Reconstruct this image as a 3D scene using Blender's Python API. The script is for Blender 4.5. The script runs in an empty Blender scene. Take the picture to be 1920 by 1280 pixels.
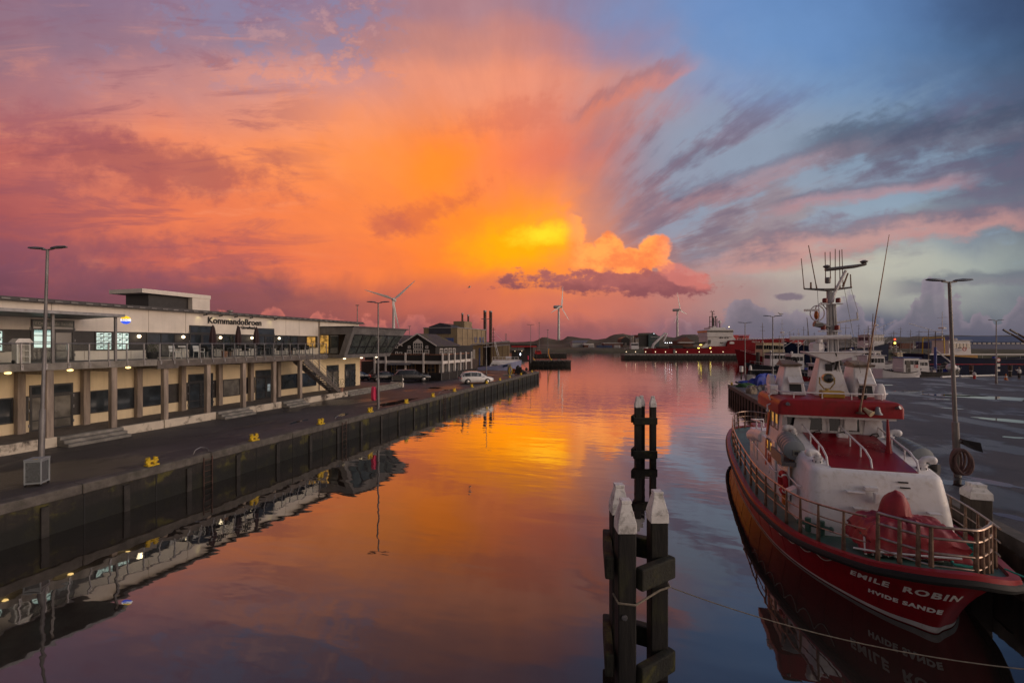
import bpy, bmesh, math, random
from mathutils import Vector, Matrix, Euler
random.seed(7)
C = bpy.context.scene.collection
SC = bpy.context.scene
R = math.radians
PI = math.pi

# ------------------------------------------------------------------ camera
CAMH = 5.4
TH = math.atan(260 / 853.0)          # the quay runs along +Y; the view looks this far left of it
cam_d = bpy.data.cameras.new("camera")
cam = bpy.data.objects.new("camera", cam_d)
C.objects.link(cam)
cam.location = (0, 0, CAMH)
cam.rotation_euler = (R(90), 0, TH)
cam_d.sensor_width = 36.0
cam_d.lens = 36.0 * 853 / 1920
cam_d.shift_y = 4.0 / 1920
cam_d.clip_start = 0.1
cam_d.clip_end = 20000
SC.camera = cam

SC.view_settings.view_transform = 'Standard'
SC.view_settings.look = 'None'
SC.view_settings.exposure = 0.0
SC.view_settings.gamma = 1.0


def lin(c):
    """sRGB 0-255 triple to linear RGBA"""
    o = []
    for v in c:
        v = v / 255.0
        o.append(v / 12.92 if v <= 0.04045 else ((v + 0.055) / 1.055) ** 2.4)
    return (o[0], o[1], o[2], 1.0)


# ------------------------------------------------------------------ node expression helper
class NT:
    def __init__(s, tree):
        s.t = tree

    def n(s, typ, **kw):
        nd = s.t.nodes.new(typ)
        for k, v in kw.items():
            setattr(nd, k, v)
        return nd

    def put(s, sock, v):
        if isinstance(v, E):
            s.t.links.new(v.s, sock)
        elif hasattr(v, 'is_output'):
            s.t.links.new(v, sock)
        else:
            sock.default_value = v

    def m(s, op, a, b=None, c=None, clamp=False):
        nd = s.n('ShaderNodeMath', operation=op)
        nd.use_clamp = clamp
        for i, v in enumerate((a, b, c)):
            if v is not None:
                s.put(nd.inputs[i], v)
        return E(s, nd.outputs[0])

    def ss(s, x, a, b):
        """smoothstep of x from a (0) to b (1); a may be larger than b"""
        nd = s.n('ShaderNodeMapRange', interpolation_type='SMOOTHSTEP')
        if a > b:
            lo, hi, t0, t1 = b, a, 1.0, 0.0
        else:
            lo, hi, t0, t1 = a, b, 0.0, 1.0
        s.put(nd.inputs[0], x)
        nd.inputs[1].default_value = lo
        nd.inputs[2].default_value = hi
        nd.inputs[3].default_value = t0
        nd.inputs[4].default_value = t1
        return E(s, nd.outputs[0])

    def xyz(s, x, y, z):
        nd = s.n('ShaderNodeCombineXYZ')
        for i, v in enumerate((x, y, z)):
            s.put(nd.inputs[i], v)
        return E(s, nd.outputs[0])

    def sep(s, v):
        nd = s.n('ShaderNodeSeparateXYZ')
        s.put(nd.inputs[0], v)
        return [E(s, o) for o in nd.outputs]

    def noise(s, v, scale=1.0, detail=4.0, rough=0.55, dist=0.0):
        nd = s.n('ShaderNodeTexNoise')
        s.put(nd.inputs['Vector'], v)
        nd.inputs['Scale'].default_value = scale
        nd.inputs['Detail'].default_value = detail
        nd.inputs['Roughness'].default_value = rough
        nd.inputs['Distortion'].default_value = dist
        return E(s, nd.outputs['Fac'])

    def mix(s, f, a, b, mode='MIX'):
        nd = s.n('ShaderNodeMix', data_type='RGBA', blend_type=mode)
        s.put(nd.inputs[0], f)
        s.put(nd.inputs[6], a)
        s.put(nd.inputs[7], b)
        return E(s, nd.outputs[2])

    def ramp(s, f, stops, interp='LINEAR'):
        nd = s.n('ShaderNodeValToRGB')
        cr = nd.color_ramp
        cr.interpolation = interp
        cr.elements[0].position = stops[0][0]
        cr.elements[0].color = stops[0][1]
        cr.elements[1].position = stops[-1][0]
        cr.elements[1].color = stops[-1][1]
        for p, c in stops[1:-1]:
            e = cr.elements.new(p)
            e.color = c
        s.put(nd.inputs[0], f)
        return E(s, nd.outputs[0])

    def map(s, v, loc=(0, 0, 0), rot=(0, 0, 0), sc=(1, 1, 1)):
        nd = s.n('ShaderNodeMapping')
        s.put(nd.inputs[0], v)
        nd.inputs[1].default_value = loc
        nd.inputs[2].default_value = rot
        nd.inputs[3].default_value = sc
        return E(s, nd.outputs[0])


class E:
    def __init__(s, nt, sock):
        s.nt = nt
        s.s = sock

    def __add__(s, o): return s.nt.m('ADD', s, o)
    __radd__ = __add__
    def __sub__(s, o): return s.nt.m('SUBTRACT', s, o)
    def __rsub__(s, o): return s.nt.m('SUBTRACT', o, s)
    def __mul__(s, o): return s.nt.m('MULTIPLY', s, o)
    __rmul__ = __mul__
    def __truediv__(s, o): return s.nt.m('DIVIDE', s, o)
    def cl(s): return s.nt.m('ADD', s, 0.0, clamp=True)


# ------------------------------------------------------------------ world: evening sky with lit clouds
world = bpy.data.worlds.new("World")
SC.world = world
world.use_nodes = True
SUN_EL = R(2.5)
SUN_AZ = R(98)


def build_sky():
    t = world.node_tree
    t.nodes.clear()
    N = NT(t)
    out = N.n('ShaderNodeOutputWorld')
    tc = N.n('ShaderNodeTexCoord')
    d = tc.outputs['Generated']
    dx, dy, dz = N.sep(d)
    sn, cs = math.sin(TH), math.cos(TH)
    # direction on a plane tangent to the sky above the harbour mouth (fixed in the world)
    D = dy * cs - dx * sn
    Xr = dx * cs + dy * sn
    Dc = N.m('MAXIMUM', D, 0.08)
    # u: 0..19.2 left to right across the harbour; w: 0 horizon upwards, hundredths of the focal scale
    u = Xr / Dc * 8.53 + 9.6
    w = N.m('ABSOLUTE', dz) / Dc * 8.53
    P = N.xyz(u, w, 0.0)

    # radial coordinates about the point the cloud streets fan out from
    rx = u - 9.7
    ry = w - 1.1
    rr = N.m('SQRT', rx * rx + ry * ry + 0.02)
    ang = N.m('ARCTAN2', ry, rx)
    lr = N.m('LOGARITHM', rr, 2.718)
    rad = N.xyz(N.m('COSINE', ang), N.m('SINE', ang), lr * 0.28)
    streak = N.noise(rad, 5.2, 5.0, 0.62, 0.15)
    streak2 = N.noise(N.map(rad, loc=(3.1, 1.7, 5.0), sc=(1, 1, 2.2)), 3.2, 4.0, 0.55, 0.3)
    soft = N.noise(P, 0.33, 4.0, 0.5, 0.4)
    softb = N.noise(N.map(P, loc=(7, 3, 2)), 0.45, 5.0, 0.55, 0.5)
    billow = N.noise(N.map(P, loc=(0, 0, 1.7), sc=(1.0, 1.35, 1)), 1.5, 7.0, 0.6, 0.2)
    fine = N.noise(N.map(P, loc=(1, 5, 3.7), sc=(1, 1.4, 1)), 4.2, 6.0, 0.62, 0.1)

    away = N.ss(rr, 0.6, 4.0)
    wu = u + (streak - 0.5) * away * 1.0 + (soft - 0.5) * 2.4 + (billow - 0.5) * 0.5
    ww = w + (streak2 - 0.5) * away * 0.6 + (softb - 0.5) * 1.2

    def T(px):
        return (px / 100.0 + 3.0) / 25.2
    def T(px):
        return (px / 100.0 + 3.0) / 25.2
    rows = [
        (0.10, [(-200, (84, 52, 70)), (300, (104, 66, 78)), (620, (128, 73, 80)), (900, (142, 80, 84)), (1080, (146, 88, 90)), (1250, (142, 100, 112)), (1420, (108, 100, 116)), (1600, (96, 98, 118)), (1800, (82, 88, 106)), (2100, (64, 72, 92))]),
        (0.85, [(-200, (96, 54, 72)), (150, (116, 70, 84)), (350, (124, 70, 80)), (560, (140, 80, 80)), (720, (180, 94, 80)), (860, (216, 108, 76)), (1000, (218, 116, 82)), (1130, (200, 110, 92)), (1270, (182, 120, 112)), (1420, (152, 136, 138)), (1580, (176, 168, 156)), (1740, (156, 158, 152)), (1900, (112, 118, 128)), (2100, (68, 78, 100))]),
        (1.55, [(-200, (112, 56, 74)), (80, (140, 78, 88)), (280, (190, 94, 84)), (480, (224, 112, 80)), (680, (246, 124, 68)), (840, (256, 132, 40)), (960, (264, 138, 34)), (1060, (268, 148, 54)), (1140, (222, 128, 84)), (1260, (160, 120, 124)), (1420, (190, 168, 156)), (1600, (190, 184, 168)), (1780, (166, 172, 164)), (1900, (132, 142, 144)), (2100, (84, 94, 112))]),
        (2.30, [(-200, (136, 62, 76)), (80, (166, 86, 88)), (280, (232, 120, 84)), (480, (248, 130, 76)), (680, (252, 134, 66)), (830, (260, 136, 44)), (940, (268, 144, 36)), (1050, (270, 150, 56)), (1110, (206, 136, 114)), (1230, (136, 116, 132)), (1380, (150, 130, 138)), (1540, (156, 148, 154)), (1720, (138, 154, 164)), (1900, (112, 116, 130)), (2100, (82, 92, 110))]),
        (3.50, [(-200, (160, 72, 76)), (80, (192, 106, 98)), (280, (238, 136, 98)), (500, (252, 146, 88)), (700, (256, 146, 72)), (820, (262, 140, 56)), (960, (250, 130, 82)), (1070, (226, 122, 96)), (1160, (172, 122, 124)), (1280, (140, 126, 142)), (1440, (130, 126, 142)), (1620, (108, 114, 136)), (1800, (90, 102, 126)), (1950, (72, 86, 108)), (2100, (60, 72, 94))]),
        (5.00, [(-200, (140, 72, 82)), (60, (162, 108, 118)), (260, (208, 140, 130)), (480, (222, 150, 132)), (720, (234, 150, 120)), (900, (240, 150, 116)), (1060, (230, 144, 120)), (1180, (186, 140, 138)), (1320, (128, 148, 184)), (1500, (110, 146, 192)), (1700, (100, 128, 166)), (1900, (66, 84, 112)), (2100, (52, 66, 88))]),
        (5.65, [(-200, (112, 74, 92)), (60, (136, 102, 120)), (260, (166, 122, 132)), (400, (152, 126, 146)), (560, (158, 128, 142)), (740, (192, 134, 126)), (900, (210, 138, 120)), (1060, (188, 132, 134)), (1180, (140, 132, 162)), (1320, (112, 146, 192)), (1520, (104, 140, 190)), (1720, (88, 120, 162)), (1900, (60, 80, 110)), (2100, (48, 64, 92))]),
        (6.30, [(-200, (94, 72, 98)), (60, (128, 102, 126)), (300, (148, 116, 140)), (520, (134, 126, 158)), (740, (168, 126, 134)), (900, (180, 132, 136)), (1040, (156, 128, 146)), (1180, (122, 138, 178)), (1320, (108, 142, 192)), (1520, (100, 136, 186)), (1720, (82, 112, 156)), (1900, (56, 74, 106)), (2100, (46, 62, 92))]),
        (9.0, [(-200, (70, 64, 92)), (400, (94, 92, 126)), (960, (102, 104, 138)), (1400, (84, 106, 152)), (2100, (46, 62, 92))]),
    ]
    tt = (wu + 3.0) / 25.2
    col = None
    prev = None
    for h, st in rows:
        rc = N.ramp(tt, [(T(p), lin(c)) for p, c in st], 'B_SPLINE' if len(st) > 6 else 'EASE')
        if col is None:
            col = rc
        else:
            col = N.mix(N.ss(ww, prev, h), col, rc)
        prev = h

    # streaked modelling of the anvil: lighter and darker wisps along the fan
    wisp = N.ss(streak, 0.36, 0.66)
    am = away * N.ss(w, 0.7, 1.6) * N.ss(u, 13.0, 10.5)
    col = N.mix(am * (1.0 - wisp) * 0.12, col, lin((134, 66, 82)))
    col = N.mix(am * N.ss(streak2, 0.52, 0.72) * 0.12, col, lin((255, 158, 116)))
    # layered bands and small blue openings on the left
    lay = N.noise(N.map(P, loc=(3, 1, 6), rot=(0, 0, 0.10), sc=(0.32, 1.7, 1)), 1.25, 7.0, 0.62, 0.5)
    lm = N.ss(u, 7.2, 4.0) * N.ss(w, 0.4, 1.2)
    col = N.mix(lm * N.ss(lay, 0.50, 0.36) * 0.50, col, lin((140, 78, 92)))
    col = N.mix(lm * N.ss(lay, 0.54, 0.70) * 0.30, col, lin((250, 156, 112)))
    op = N.ss(billow + (soft - 0.5) * 1.2 + (fine - 0.5) * 0.5, 0.50, 0.66)
    col = N.mix(op * N.ss(w, 4.3, 5.6) * N.ss(u, 0.5, 2.8) * N.ss(u, 8.4, 6.4) * 0.55, col, lin((128, 136, 172)))
    col = N.mix(N.ss(billow + (fine - 0.5) * 0.5, 0.46, 0.30) * N.ss(w, 4.4, 5.4) * N.ss(u, 2.0, 4.0) * N.ss(u, 8.0, 6.6) * 0.4, col, lin((216, 160, 150)))
    col = N.mix(N.ss(w, 3.6, 6.2) * N.ss(u, 7.5, 2.5) * 0.42, col, lin((142, 120, 140)))
    # dull patches inside the glow
    def blob(cx, cy, ax, ay, rot, n, amt=0.5):
        x = u - cx / 100.0
        y = w - (644 - cy) / 100.0
        c_, s_ = math.cos(rot), math.sin(rot)
        a = (x * c_ + y * s_) / (ax / 100.0)
        b = (y * c_ - x * s_) / (ay / 100.0)
        return N.m('SQRT', a * a + b * b) + (n - 0.5) * amt
    for (cx, cy, ax, ay, ro, c, k) in (
            (800, 405, 90, 32, 0.5, (200, 96, 70), 0.55), (730, 430, 40, 30, -0.6, (184, 92, 80), 0.5),
            (960, 225, 130, 34, 0.25, (206, 112, 92), 0.45), (290, 310, 240, 50, -0.12, (150, 78, 84), 0.6),
            (60, 230, 160, 34, -0.1, (156, 86, 96), 0.45), (90, 470, 300, 40, 0.03, (126, 74, 92), 0.45),
            (160, 520, 420, 34, -0.02, (116, 70, 90), 0.45)):
        col = N.mix(N.ss(blob(cx, cy, ax, ay, ro, streak + billow * 1.3 - 0.65 + (fine - 0.5) * 0.6, 2.2), 1.35, 0.05) * k, col, lin(c))
    # glowing tower heart
    col = N.mix(N.ss(blob(985, 452, 150, 56, 0.16, billow + (fine - 0.5) * 0.3, 1.0), 1.25, 0.15) * N.ss(u, 11.1, 10.6), col, lin((300, 172, 0)))
    col = N.mix(N.ss(blob(1018, 438, 74, 25, 0.12, billow + (fine - 0.5) * 0.4, 1.4), 1.15, 0.1) * 0.95, col, lin((325, 222, 40)))
    col = N.mix(N.ss(blob(820, 312, 80, 60, 0.7, soft + (billow - 0.5) * 0.5, 1.2), 1.25, 0.1) * 0.6, col, lin((275, 142, 28)))

    # cirrus bars to the right, running out along the fan
    cz = N.ss(u, 11.0, 12.9) * N.ss(w, 1.1, 1.9) * N.ss(w, 5.4, 3.8)
    st3 = N.noise(N.map(rad, loc=(6, 2, 1), sc=(1, 1, 0.75)), 9.5, 5.0, 0.6, 0.1)
    bars = N.ss(streak * 0.45 + st3 * 0.55 + (billow - 0.5) * 0.15, 0.47, 0.60)
    gap = N.ss(streak2 * 0.5 + st3 * 0.5 + (billow - 0.5) * 0.15, 0.53, 0.42)
    col = N.mix(cz * gap * 0.60, col, lin((140, 164, 186)))
    col = N.mix(cz * bars * 0.62, col, lin((106, 96, 118)))
        # pink rimmed bar that comes down from the right edge towards the middle
    def band(x0, y0, x1, y1, th):
        # distance from the straight line joining two points of the sky, in thicknesses
        a0, b0, a1, b1 = x0 / 100, (644 - y0) / 100, x1 / 100, (644 - y1) / 100
        L = math.hypot(a1 - a0, b1 - b0)
        tx, ty = (a1 - a0) / L, (b1 - b0) / L
        al = ((u - a0) * tx + (w - b0) * ty) / L
        ac = ((w - b0) * tx - (u - a0) * ty) / (th / 100)
        return al, ac
    for (x0, y0, x1, y1, th, c1, c2, k) in (
            (1260, 496, 2000, 392, 30, (196, 142, 136), (124, 106, 122), 0.75),
            (1420, 408, 1830, 322, 20, (176, 132, 138), (112, 104, 122), 0.7),
            (1200, 400, 1660, 262, 26, (170, 128, 132), (114, 106, 126), 0.55),
            (1060, 236, 1300, 110, 22, (214, 122, 98), (160, 104, 108), 0.55),
            (1480, 300, 2000, 210, 46, (100, 98, 116), (70, 80, 102), 0.7),
            (1660, 545, 2000, 515, 16, (112, 108, 122), (92, 96, 114), 0.6)):
        al, ac = band(x0, y0, x1, y1, th)
        ac = ac + (streak - 0.5) * 5.0 + (billow - 0.5) * 2.0
        msk = N.ss(al, -0.05, 0.2) * N.ss(al, 1.1, 0.8) * N.ss(N.m('ABSOLUTE', ac), 1.3, 0.4)
        cc = N.mix(N.ss(ac, -0.5, 0.7), lin(c1), lin(c2))
        col = N.mix(msk * k, col, cc)

    # cumulus heads catching the light right of the heart
    cb = (billow - 0.5) * 1.0 + (fine - 0.5) * 0.55
    def puff(*circ):
        best = None
        for cx, cy, r in circ:
            x = (u - cx / 100.0)
            y = (w - (644 - cy) / 100.0)
            dd = N.m('SQRT', x * x + y * y) - r / 100.0
            best = dd if best is None else N.m('MINIMUM', best, dd)
        return best + cb * 0.30
    pf = puff((1142, 470, 30), (1100, 490, 34), (1226, 470, 30), (1185, 500, 36), (1248, 500, 14), (1060, 440, 38), (1075, 415, 16), (1010, 470, 52))
    pm = N.ss(pf, 0.05, -0.03) * N.ss(w, 1.10, 1.32) * N.ss(u, 10.5, 11.0)
    shade = N.ss(billow + (fine - 0.5) * 0.4, 0.34, 0.62)
    pcol = N.mix(shade, lin((246, 132, 74)), lin((275, 168, 84)))
    pcol = N.mix(N.ss(u, 12.2, 12.7) * 0.6, pcol, lin((240, 150, 120)))
    col = N.mix(pm, col, pcol)

    # slate bar under the heads
    br = blob(1190, 532, 190, 24, -0.03, billow + (fine - 0.5) * 0.8 + (lay - 0.5), 1.9)
    col = N.mix(N.ss(br, 1.12, 0.7) * 0.92, col, N.mix(N.ss(billow + (w - 1.1) * 0.8, 0.35, 0.7), lin((134, 76, 84)), lin((168, 96, 96))))
    br2 = blob(1290, 520, 60, 20, -0.3, billow + (fine - 0.5) * 0.6, 1.5)
    col = N.mix(N.ss(br2, 1.1, 0.7) * 0.7, col, lin((212, 122, 112)))
    col = N.mix(N.ss(blob(1480, 556, 34, 8, 0.0, billow + fine - 0.5, 1.2), 1.1, 0.6) * 0.8, col, lin((112, 98, 114)))

    # heaped clouds along the horizon
    hb = N.noise(N.map(P, loc=(2.3, 0, 8.0), sc=(1.0, 0.25, 1)), 1.25, 3.0, 0.5)
    top = (hb - 0.5) * 2.4 + 0.36 + N.ss(u, 12.5, 15.0) * 0.34
    hd = w - top - (billow - 0.5) * 1.0 - (fine - 0.5) * 0.35
    hm = N.ss(hd, 0.06, -0.05)
    rim = N.ss(hd, -0.30, 0.0)
    left = N.ss(u, 13.6, 11.6)
    lit = N.mix(left, lin((146, 132, 144)), lin((226, 124, 104)))
    lit = N.mix(N.ss(u, 3.5, 1.0), lit, lin((130, 72, 86)))
    drk = N.mix(left, lin((106, 102, 116)), lin((146, 84, 88)))
    drk = N.mix(N.ss(u, 4.5, 2.0), drk, lin((104, 62, 80)))
    hcol = N.mix((rim * 0.55 + (billow - 0.5) * 1.3 + (fine - 0.5) * 0.5).cl(), drk, lit)
    col = N.mix(hm * N.ss(w, 0.0, 0.35) * (1.0 - N.ss(u, 7.6, 8.6) * N.ss(u, 13.2, 12.2) * 0.55) * 0.85, col, hcol)
    # second, softer bank near the ground
    hd2 = w - 0.34 - (N.noise(N.map(P, loc=(9, 0, 4), sc=(1, 0.3, 1)), 1.2, 3.0, 0.5) - 0.5) * 0.9 - (billow - 0.5) * 0.4
    col = N.mix(N.ss(hd2, 0.12, -0.15) * 0.45, col, N.mix(left, lin((98, 96, 110)), lin((134, 82, 88))))

    grain = 1.0 + (N.noise(N.map(P, loc=(4, 4, 4)), 2.0, 5.0, 0.6) - 0.5) * 0.10
    bgn = N.n('ShaderNodeVectorMath', operation='SCALE')
    N.put(bgn.inputs[0], col)
    N.put(bgn.inputs['Scale'], grain)
    hs = N.n('ShaderNodeHueSaturation')
    hs.inputs['Saturation'].default_value = 1.0
    hs.inputs['Value'].default_value = 1.05
    t.links.new(bgn.outputs[0], hs.inputs['Color'])
    front = E(N, hs.outputs[0])

    # sky behind: after-sunset glow plus lobe added to light facades; dusk blue above
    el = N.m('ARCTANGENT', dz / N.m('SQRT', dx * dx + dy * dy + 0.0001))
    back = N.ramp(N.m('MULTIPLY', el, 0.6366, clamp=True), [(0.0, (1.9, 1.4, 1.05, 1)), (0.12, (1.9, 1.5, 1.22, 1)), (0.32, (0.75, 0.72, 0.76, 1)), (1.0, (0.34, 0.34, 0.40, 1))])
    side = N.ss(dx * 0.985 + dy * 0.17, 0.42, 0.95)  # unseen bright lobe on the right, put there to light the quay facades
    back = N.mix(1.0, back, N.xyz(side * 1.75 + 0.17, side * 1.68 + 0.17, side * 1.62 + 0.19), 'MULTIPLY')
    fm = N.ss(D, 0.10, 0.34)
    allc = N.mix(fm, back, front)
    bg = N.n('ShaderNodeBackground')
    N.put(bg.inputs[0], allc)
    bg.inputs[1].default_value = 1.0
    # faint physical twilight underneath
    sky = N.n('ShaderNodeTexSky', sky_type='NISHITA')
    sky.sun_disc = False
    sky.sun_elevation = SUN_EL
    sky.sun_rotation = SUN_AZ
    bg2 = N.n('ShaderNodeBackground')
    N.put(bg2.inputs[0], sky.outputs[0])
    bg2.inputs[1].default_value = 0.004
    ad = N.n('ShaderNodeAddShader')
    t.links.new(bg.outputs[0], ad.inputs[0])
    t.links.new(bg2.outputs[0], ad.inputs[1])
    t.links.new(ad.outputs[0], out.inputs[0])


build_sky()
world.cycles.sampling_method = 'MANUAL'
world.cycles.sample_map_resolution = 512

# ------------------------------------------------------------------ the last of the sun, low behind the viewer
sun_d = bpy.data.lights.new("sun", 'SUN')
sun_d.energy = 0.2
sun_d.angle = R(12)
sun_d.color = (1.0, 0.72, 0.50)
sun = bpy.data.objects.new("sun", sun_d)
C.objects.link(sun)
sun.location = (0, -40, 60)
sun.rotation_euler = Vector((math.sin(SUN_AZ) * math.cos(SUN_EL + R(8)), math.cos(SUN_AZ) * math.cos(SUN_EL + R(8)), math.sin(SUN_EL + R(8)))).to_track_quat('Z', 'Y').to_euler()

# ------------------------------------------------------------------ materials
MATS = {}


def mat(name, col, rough=0.6, metal=0.0, var=0.25, scale=1.5, bump=0.0, bscale=20.0, spec=0.5,
        dirt=None, dscale=0.6, damt=0.5, streaks=0.0, emit=None, estr=1.0, coat=0.0, stretch=(1, 1, 1)):
    """procedural paint / concrete / timber: base colour varied by noise, optional dirt blotches and run-down streaks"""
    m = bpy.data.materials.new(name)
    m.use_nodes = True
    t = m.node_tree
    N = NT(t)
    b = t.nodes['Principled BSDF']
    tc = N.n('ShaderNodeTexCoord')
    P = N.map(tc.outputs['Object'], sc=stretch)
    n1 = N.noise(P, scale, 5.0, 0.6)
    k = 1.0 + var
    lo = tuple(max(0, c * (1 - var)) for c in col[:3]) + (1,)
    hi = tuple(min(1, c * k) for c in col[:3]) + (1,)
    cc = N.mix(N.ss(n1, 0.3, 0.7), lo, hi)
    if dirt is not None:
        n2 = N.noise(N.map(tc.outputs['Object'], loc=(3, 7, 1)), dscale, 6.0, 0.65, 0.3)
        cc = N.mix(N.ss(n2, 0.5, 0.66) * damt, cc, tuple(dirt) + (1,))
    if streaks > 0:
        n3 = N.noise(N.map(tc.outputs['Object'], sc=(3.0, 3.0, 0.18)), 2.2, 4.0, 0.6)
        cc = N.mix(N.ss(n3, 0.48, 0.72) * streaks, cc, tuple(c * 0.45 for c in col[:3]) + (1,))
    N.put(b.inputs['Base Color'], cc)
    rr = N.m('ADD', rough, (n1 - 0.5) * 0.25, clamp=True)
    N.put(b.inputs['Roughness'], rr)
    b.inputs['Metallic'].default_value = metal
    b.inputs['Specular IOR Level'].default_value = spec
    if coat:
        b.inputs['Coat Weight'].default_value = coat
        b.inputs['Coat Roughness'].default_value = 0.08
    if bump > 0:
        bp = N.n('ShaderNodeBump')
        bp.inputs['Strength'].default_value = bump
        bp.inputs['Distance'].default_value = 0.03
        N.put(bp.inputs['Height'], N.noise(P, bscale, 4.0, 0.6))
        t.links.new(bp.outputs[0], b.inputs['Normal'])
    if emit is not None:
        b.inputs['Emission Color'].default_value = tuple(emit) + (1,)
        b.inputs['Emission Strength'].default_value = estr
    MATS[name] = m
    return m


def glass_mat(name, tint=(0.02, 0.025, 0.03), rough=0.06, spec=0.8, inner=None, istr=0.0):
    m = bpy.data.materials.new(name)
    m.use_nodes = True
    t = m.node_tree
    N = NT(t)
    b = t.nodes['Principled BSDF']
    tc = N.n('ShaderNodeTexCoord')
    n = N.noise(tc.outputs['Object'], 1.3, 3.0, 0.5)
    N.put(b.inputs['Base Color'], N.mix(N.ss(n, 0.35, 0.65), tuple(tint) + (1,), tuple(c * 1.9 for c in tint) + (1,)))
    b.inputs['Roughness'].default_value = rough
    b.inputs['Specular IOR Level'].default_value = spec
    if inner:
        n2 = N.noise(N.map(tc.outputs['Object'], loc=(5, 2, 8)), 2.6, 3.0, 0.5)
        N.put(b.inputs['Emission Color'], N.mix(N.ss(n2, 0.35, 0.6), tuple(c * 0.25 for c in inner) + (1,), tuple(inner) + (1,)))
        b.inputs['Emission Strength'].default_value = istr
    MATS[name] = m
    return m


def clear_glass(name):
    m = bpy.data.materials.new(name)
    m.use_nodes = True
    t = m.node_tree
    t.nodes.clear()
    N = NT(t)
    o = N.n('ShaderNodeOutputMaterial')
    tr = N.n('ShaderNodeBsdfTransparent')
    tr.inputs[0].default_value = (0.93, 0.95, 0.94, 1)
    gl = N.n('ShaderNodeBsdfGlossy')
    gl.inputs['Roughness'].default_value = 0.03
    fr = N.n('ShaderNodeFresnel')
    fr.inputs[0].default_value = 1.2
    mx = N.n('ShaderNodeMixShader')
    t.links.new(fr.outputs[0], mx.inputs[0])
    t.links.new(tr.outputs[0], mx.inputs[1])
    t.links.new(gl.outputs[0], mx.inputs[2])
    t.links.new(mx.outputs[0], o.inputs[0])
    MATS[name] = m
    return m


# ------------------------------------------------------------------ objects
def tag(o, label=None, cat=None, group=None, kind=None):
    if label: o['label'] = label
    if cat: o['category'] = cat
    if group: o['group'] = group
    if kind: o['kind'] = kind
    return o


def thing(name, label, cat, loc=(0, 0, 0), rz=0.0, group=None):
    o = bpy.data.objects.new(name, None)
    o.empty_display_size = 0.3
    C.objects.link(o)
    o.location = loc
    o.rotation_euler = (0, 0, rz)
    return tag(o, label, cat, group)


def copy_tree(o, parent=None):
    c = o.copy()
    C.objects.link(c)
    c.parent = parent
    for ch in list(o.children):
        copy_tree(ch, c)
    return c


def place(o, loc, rz=None, sc=None):
    o.location = loc
    if rz is not None: o.rotation_euler = (0, 0, rz)
    if sc is not None: o.scale = (sc, sc, sc) if not isinstance(sc, tuple) else sc
    return o


def wloc(o):
    v = Vector((0, 0, 0))
    while o is not None:
        v += o.location
        o = o.parent
    return v


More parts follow.
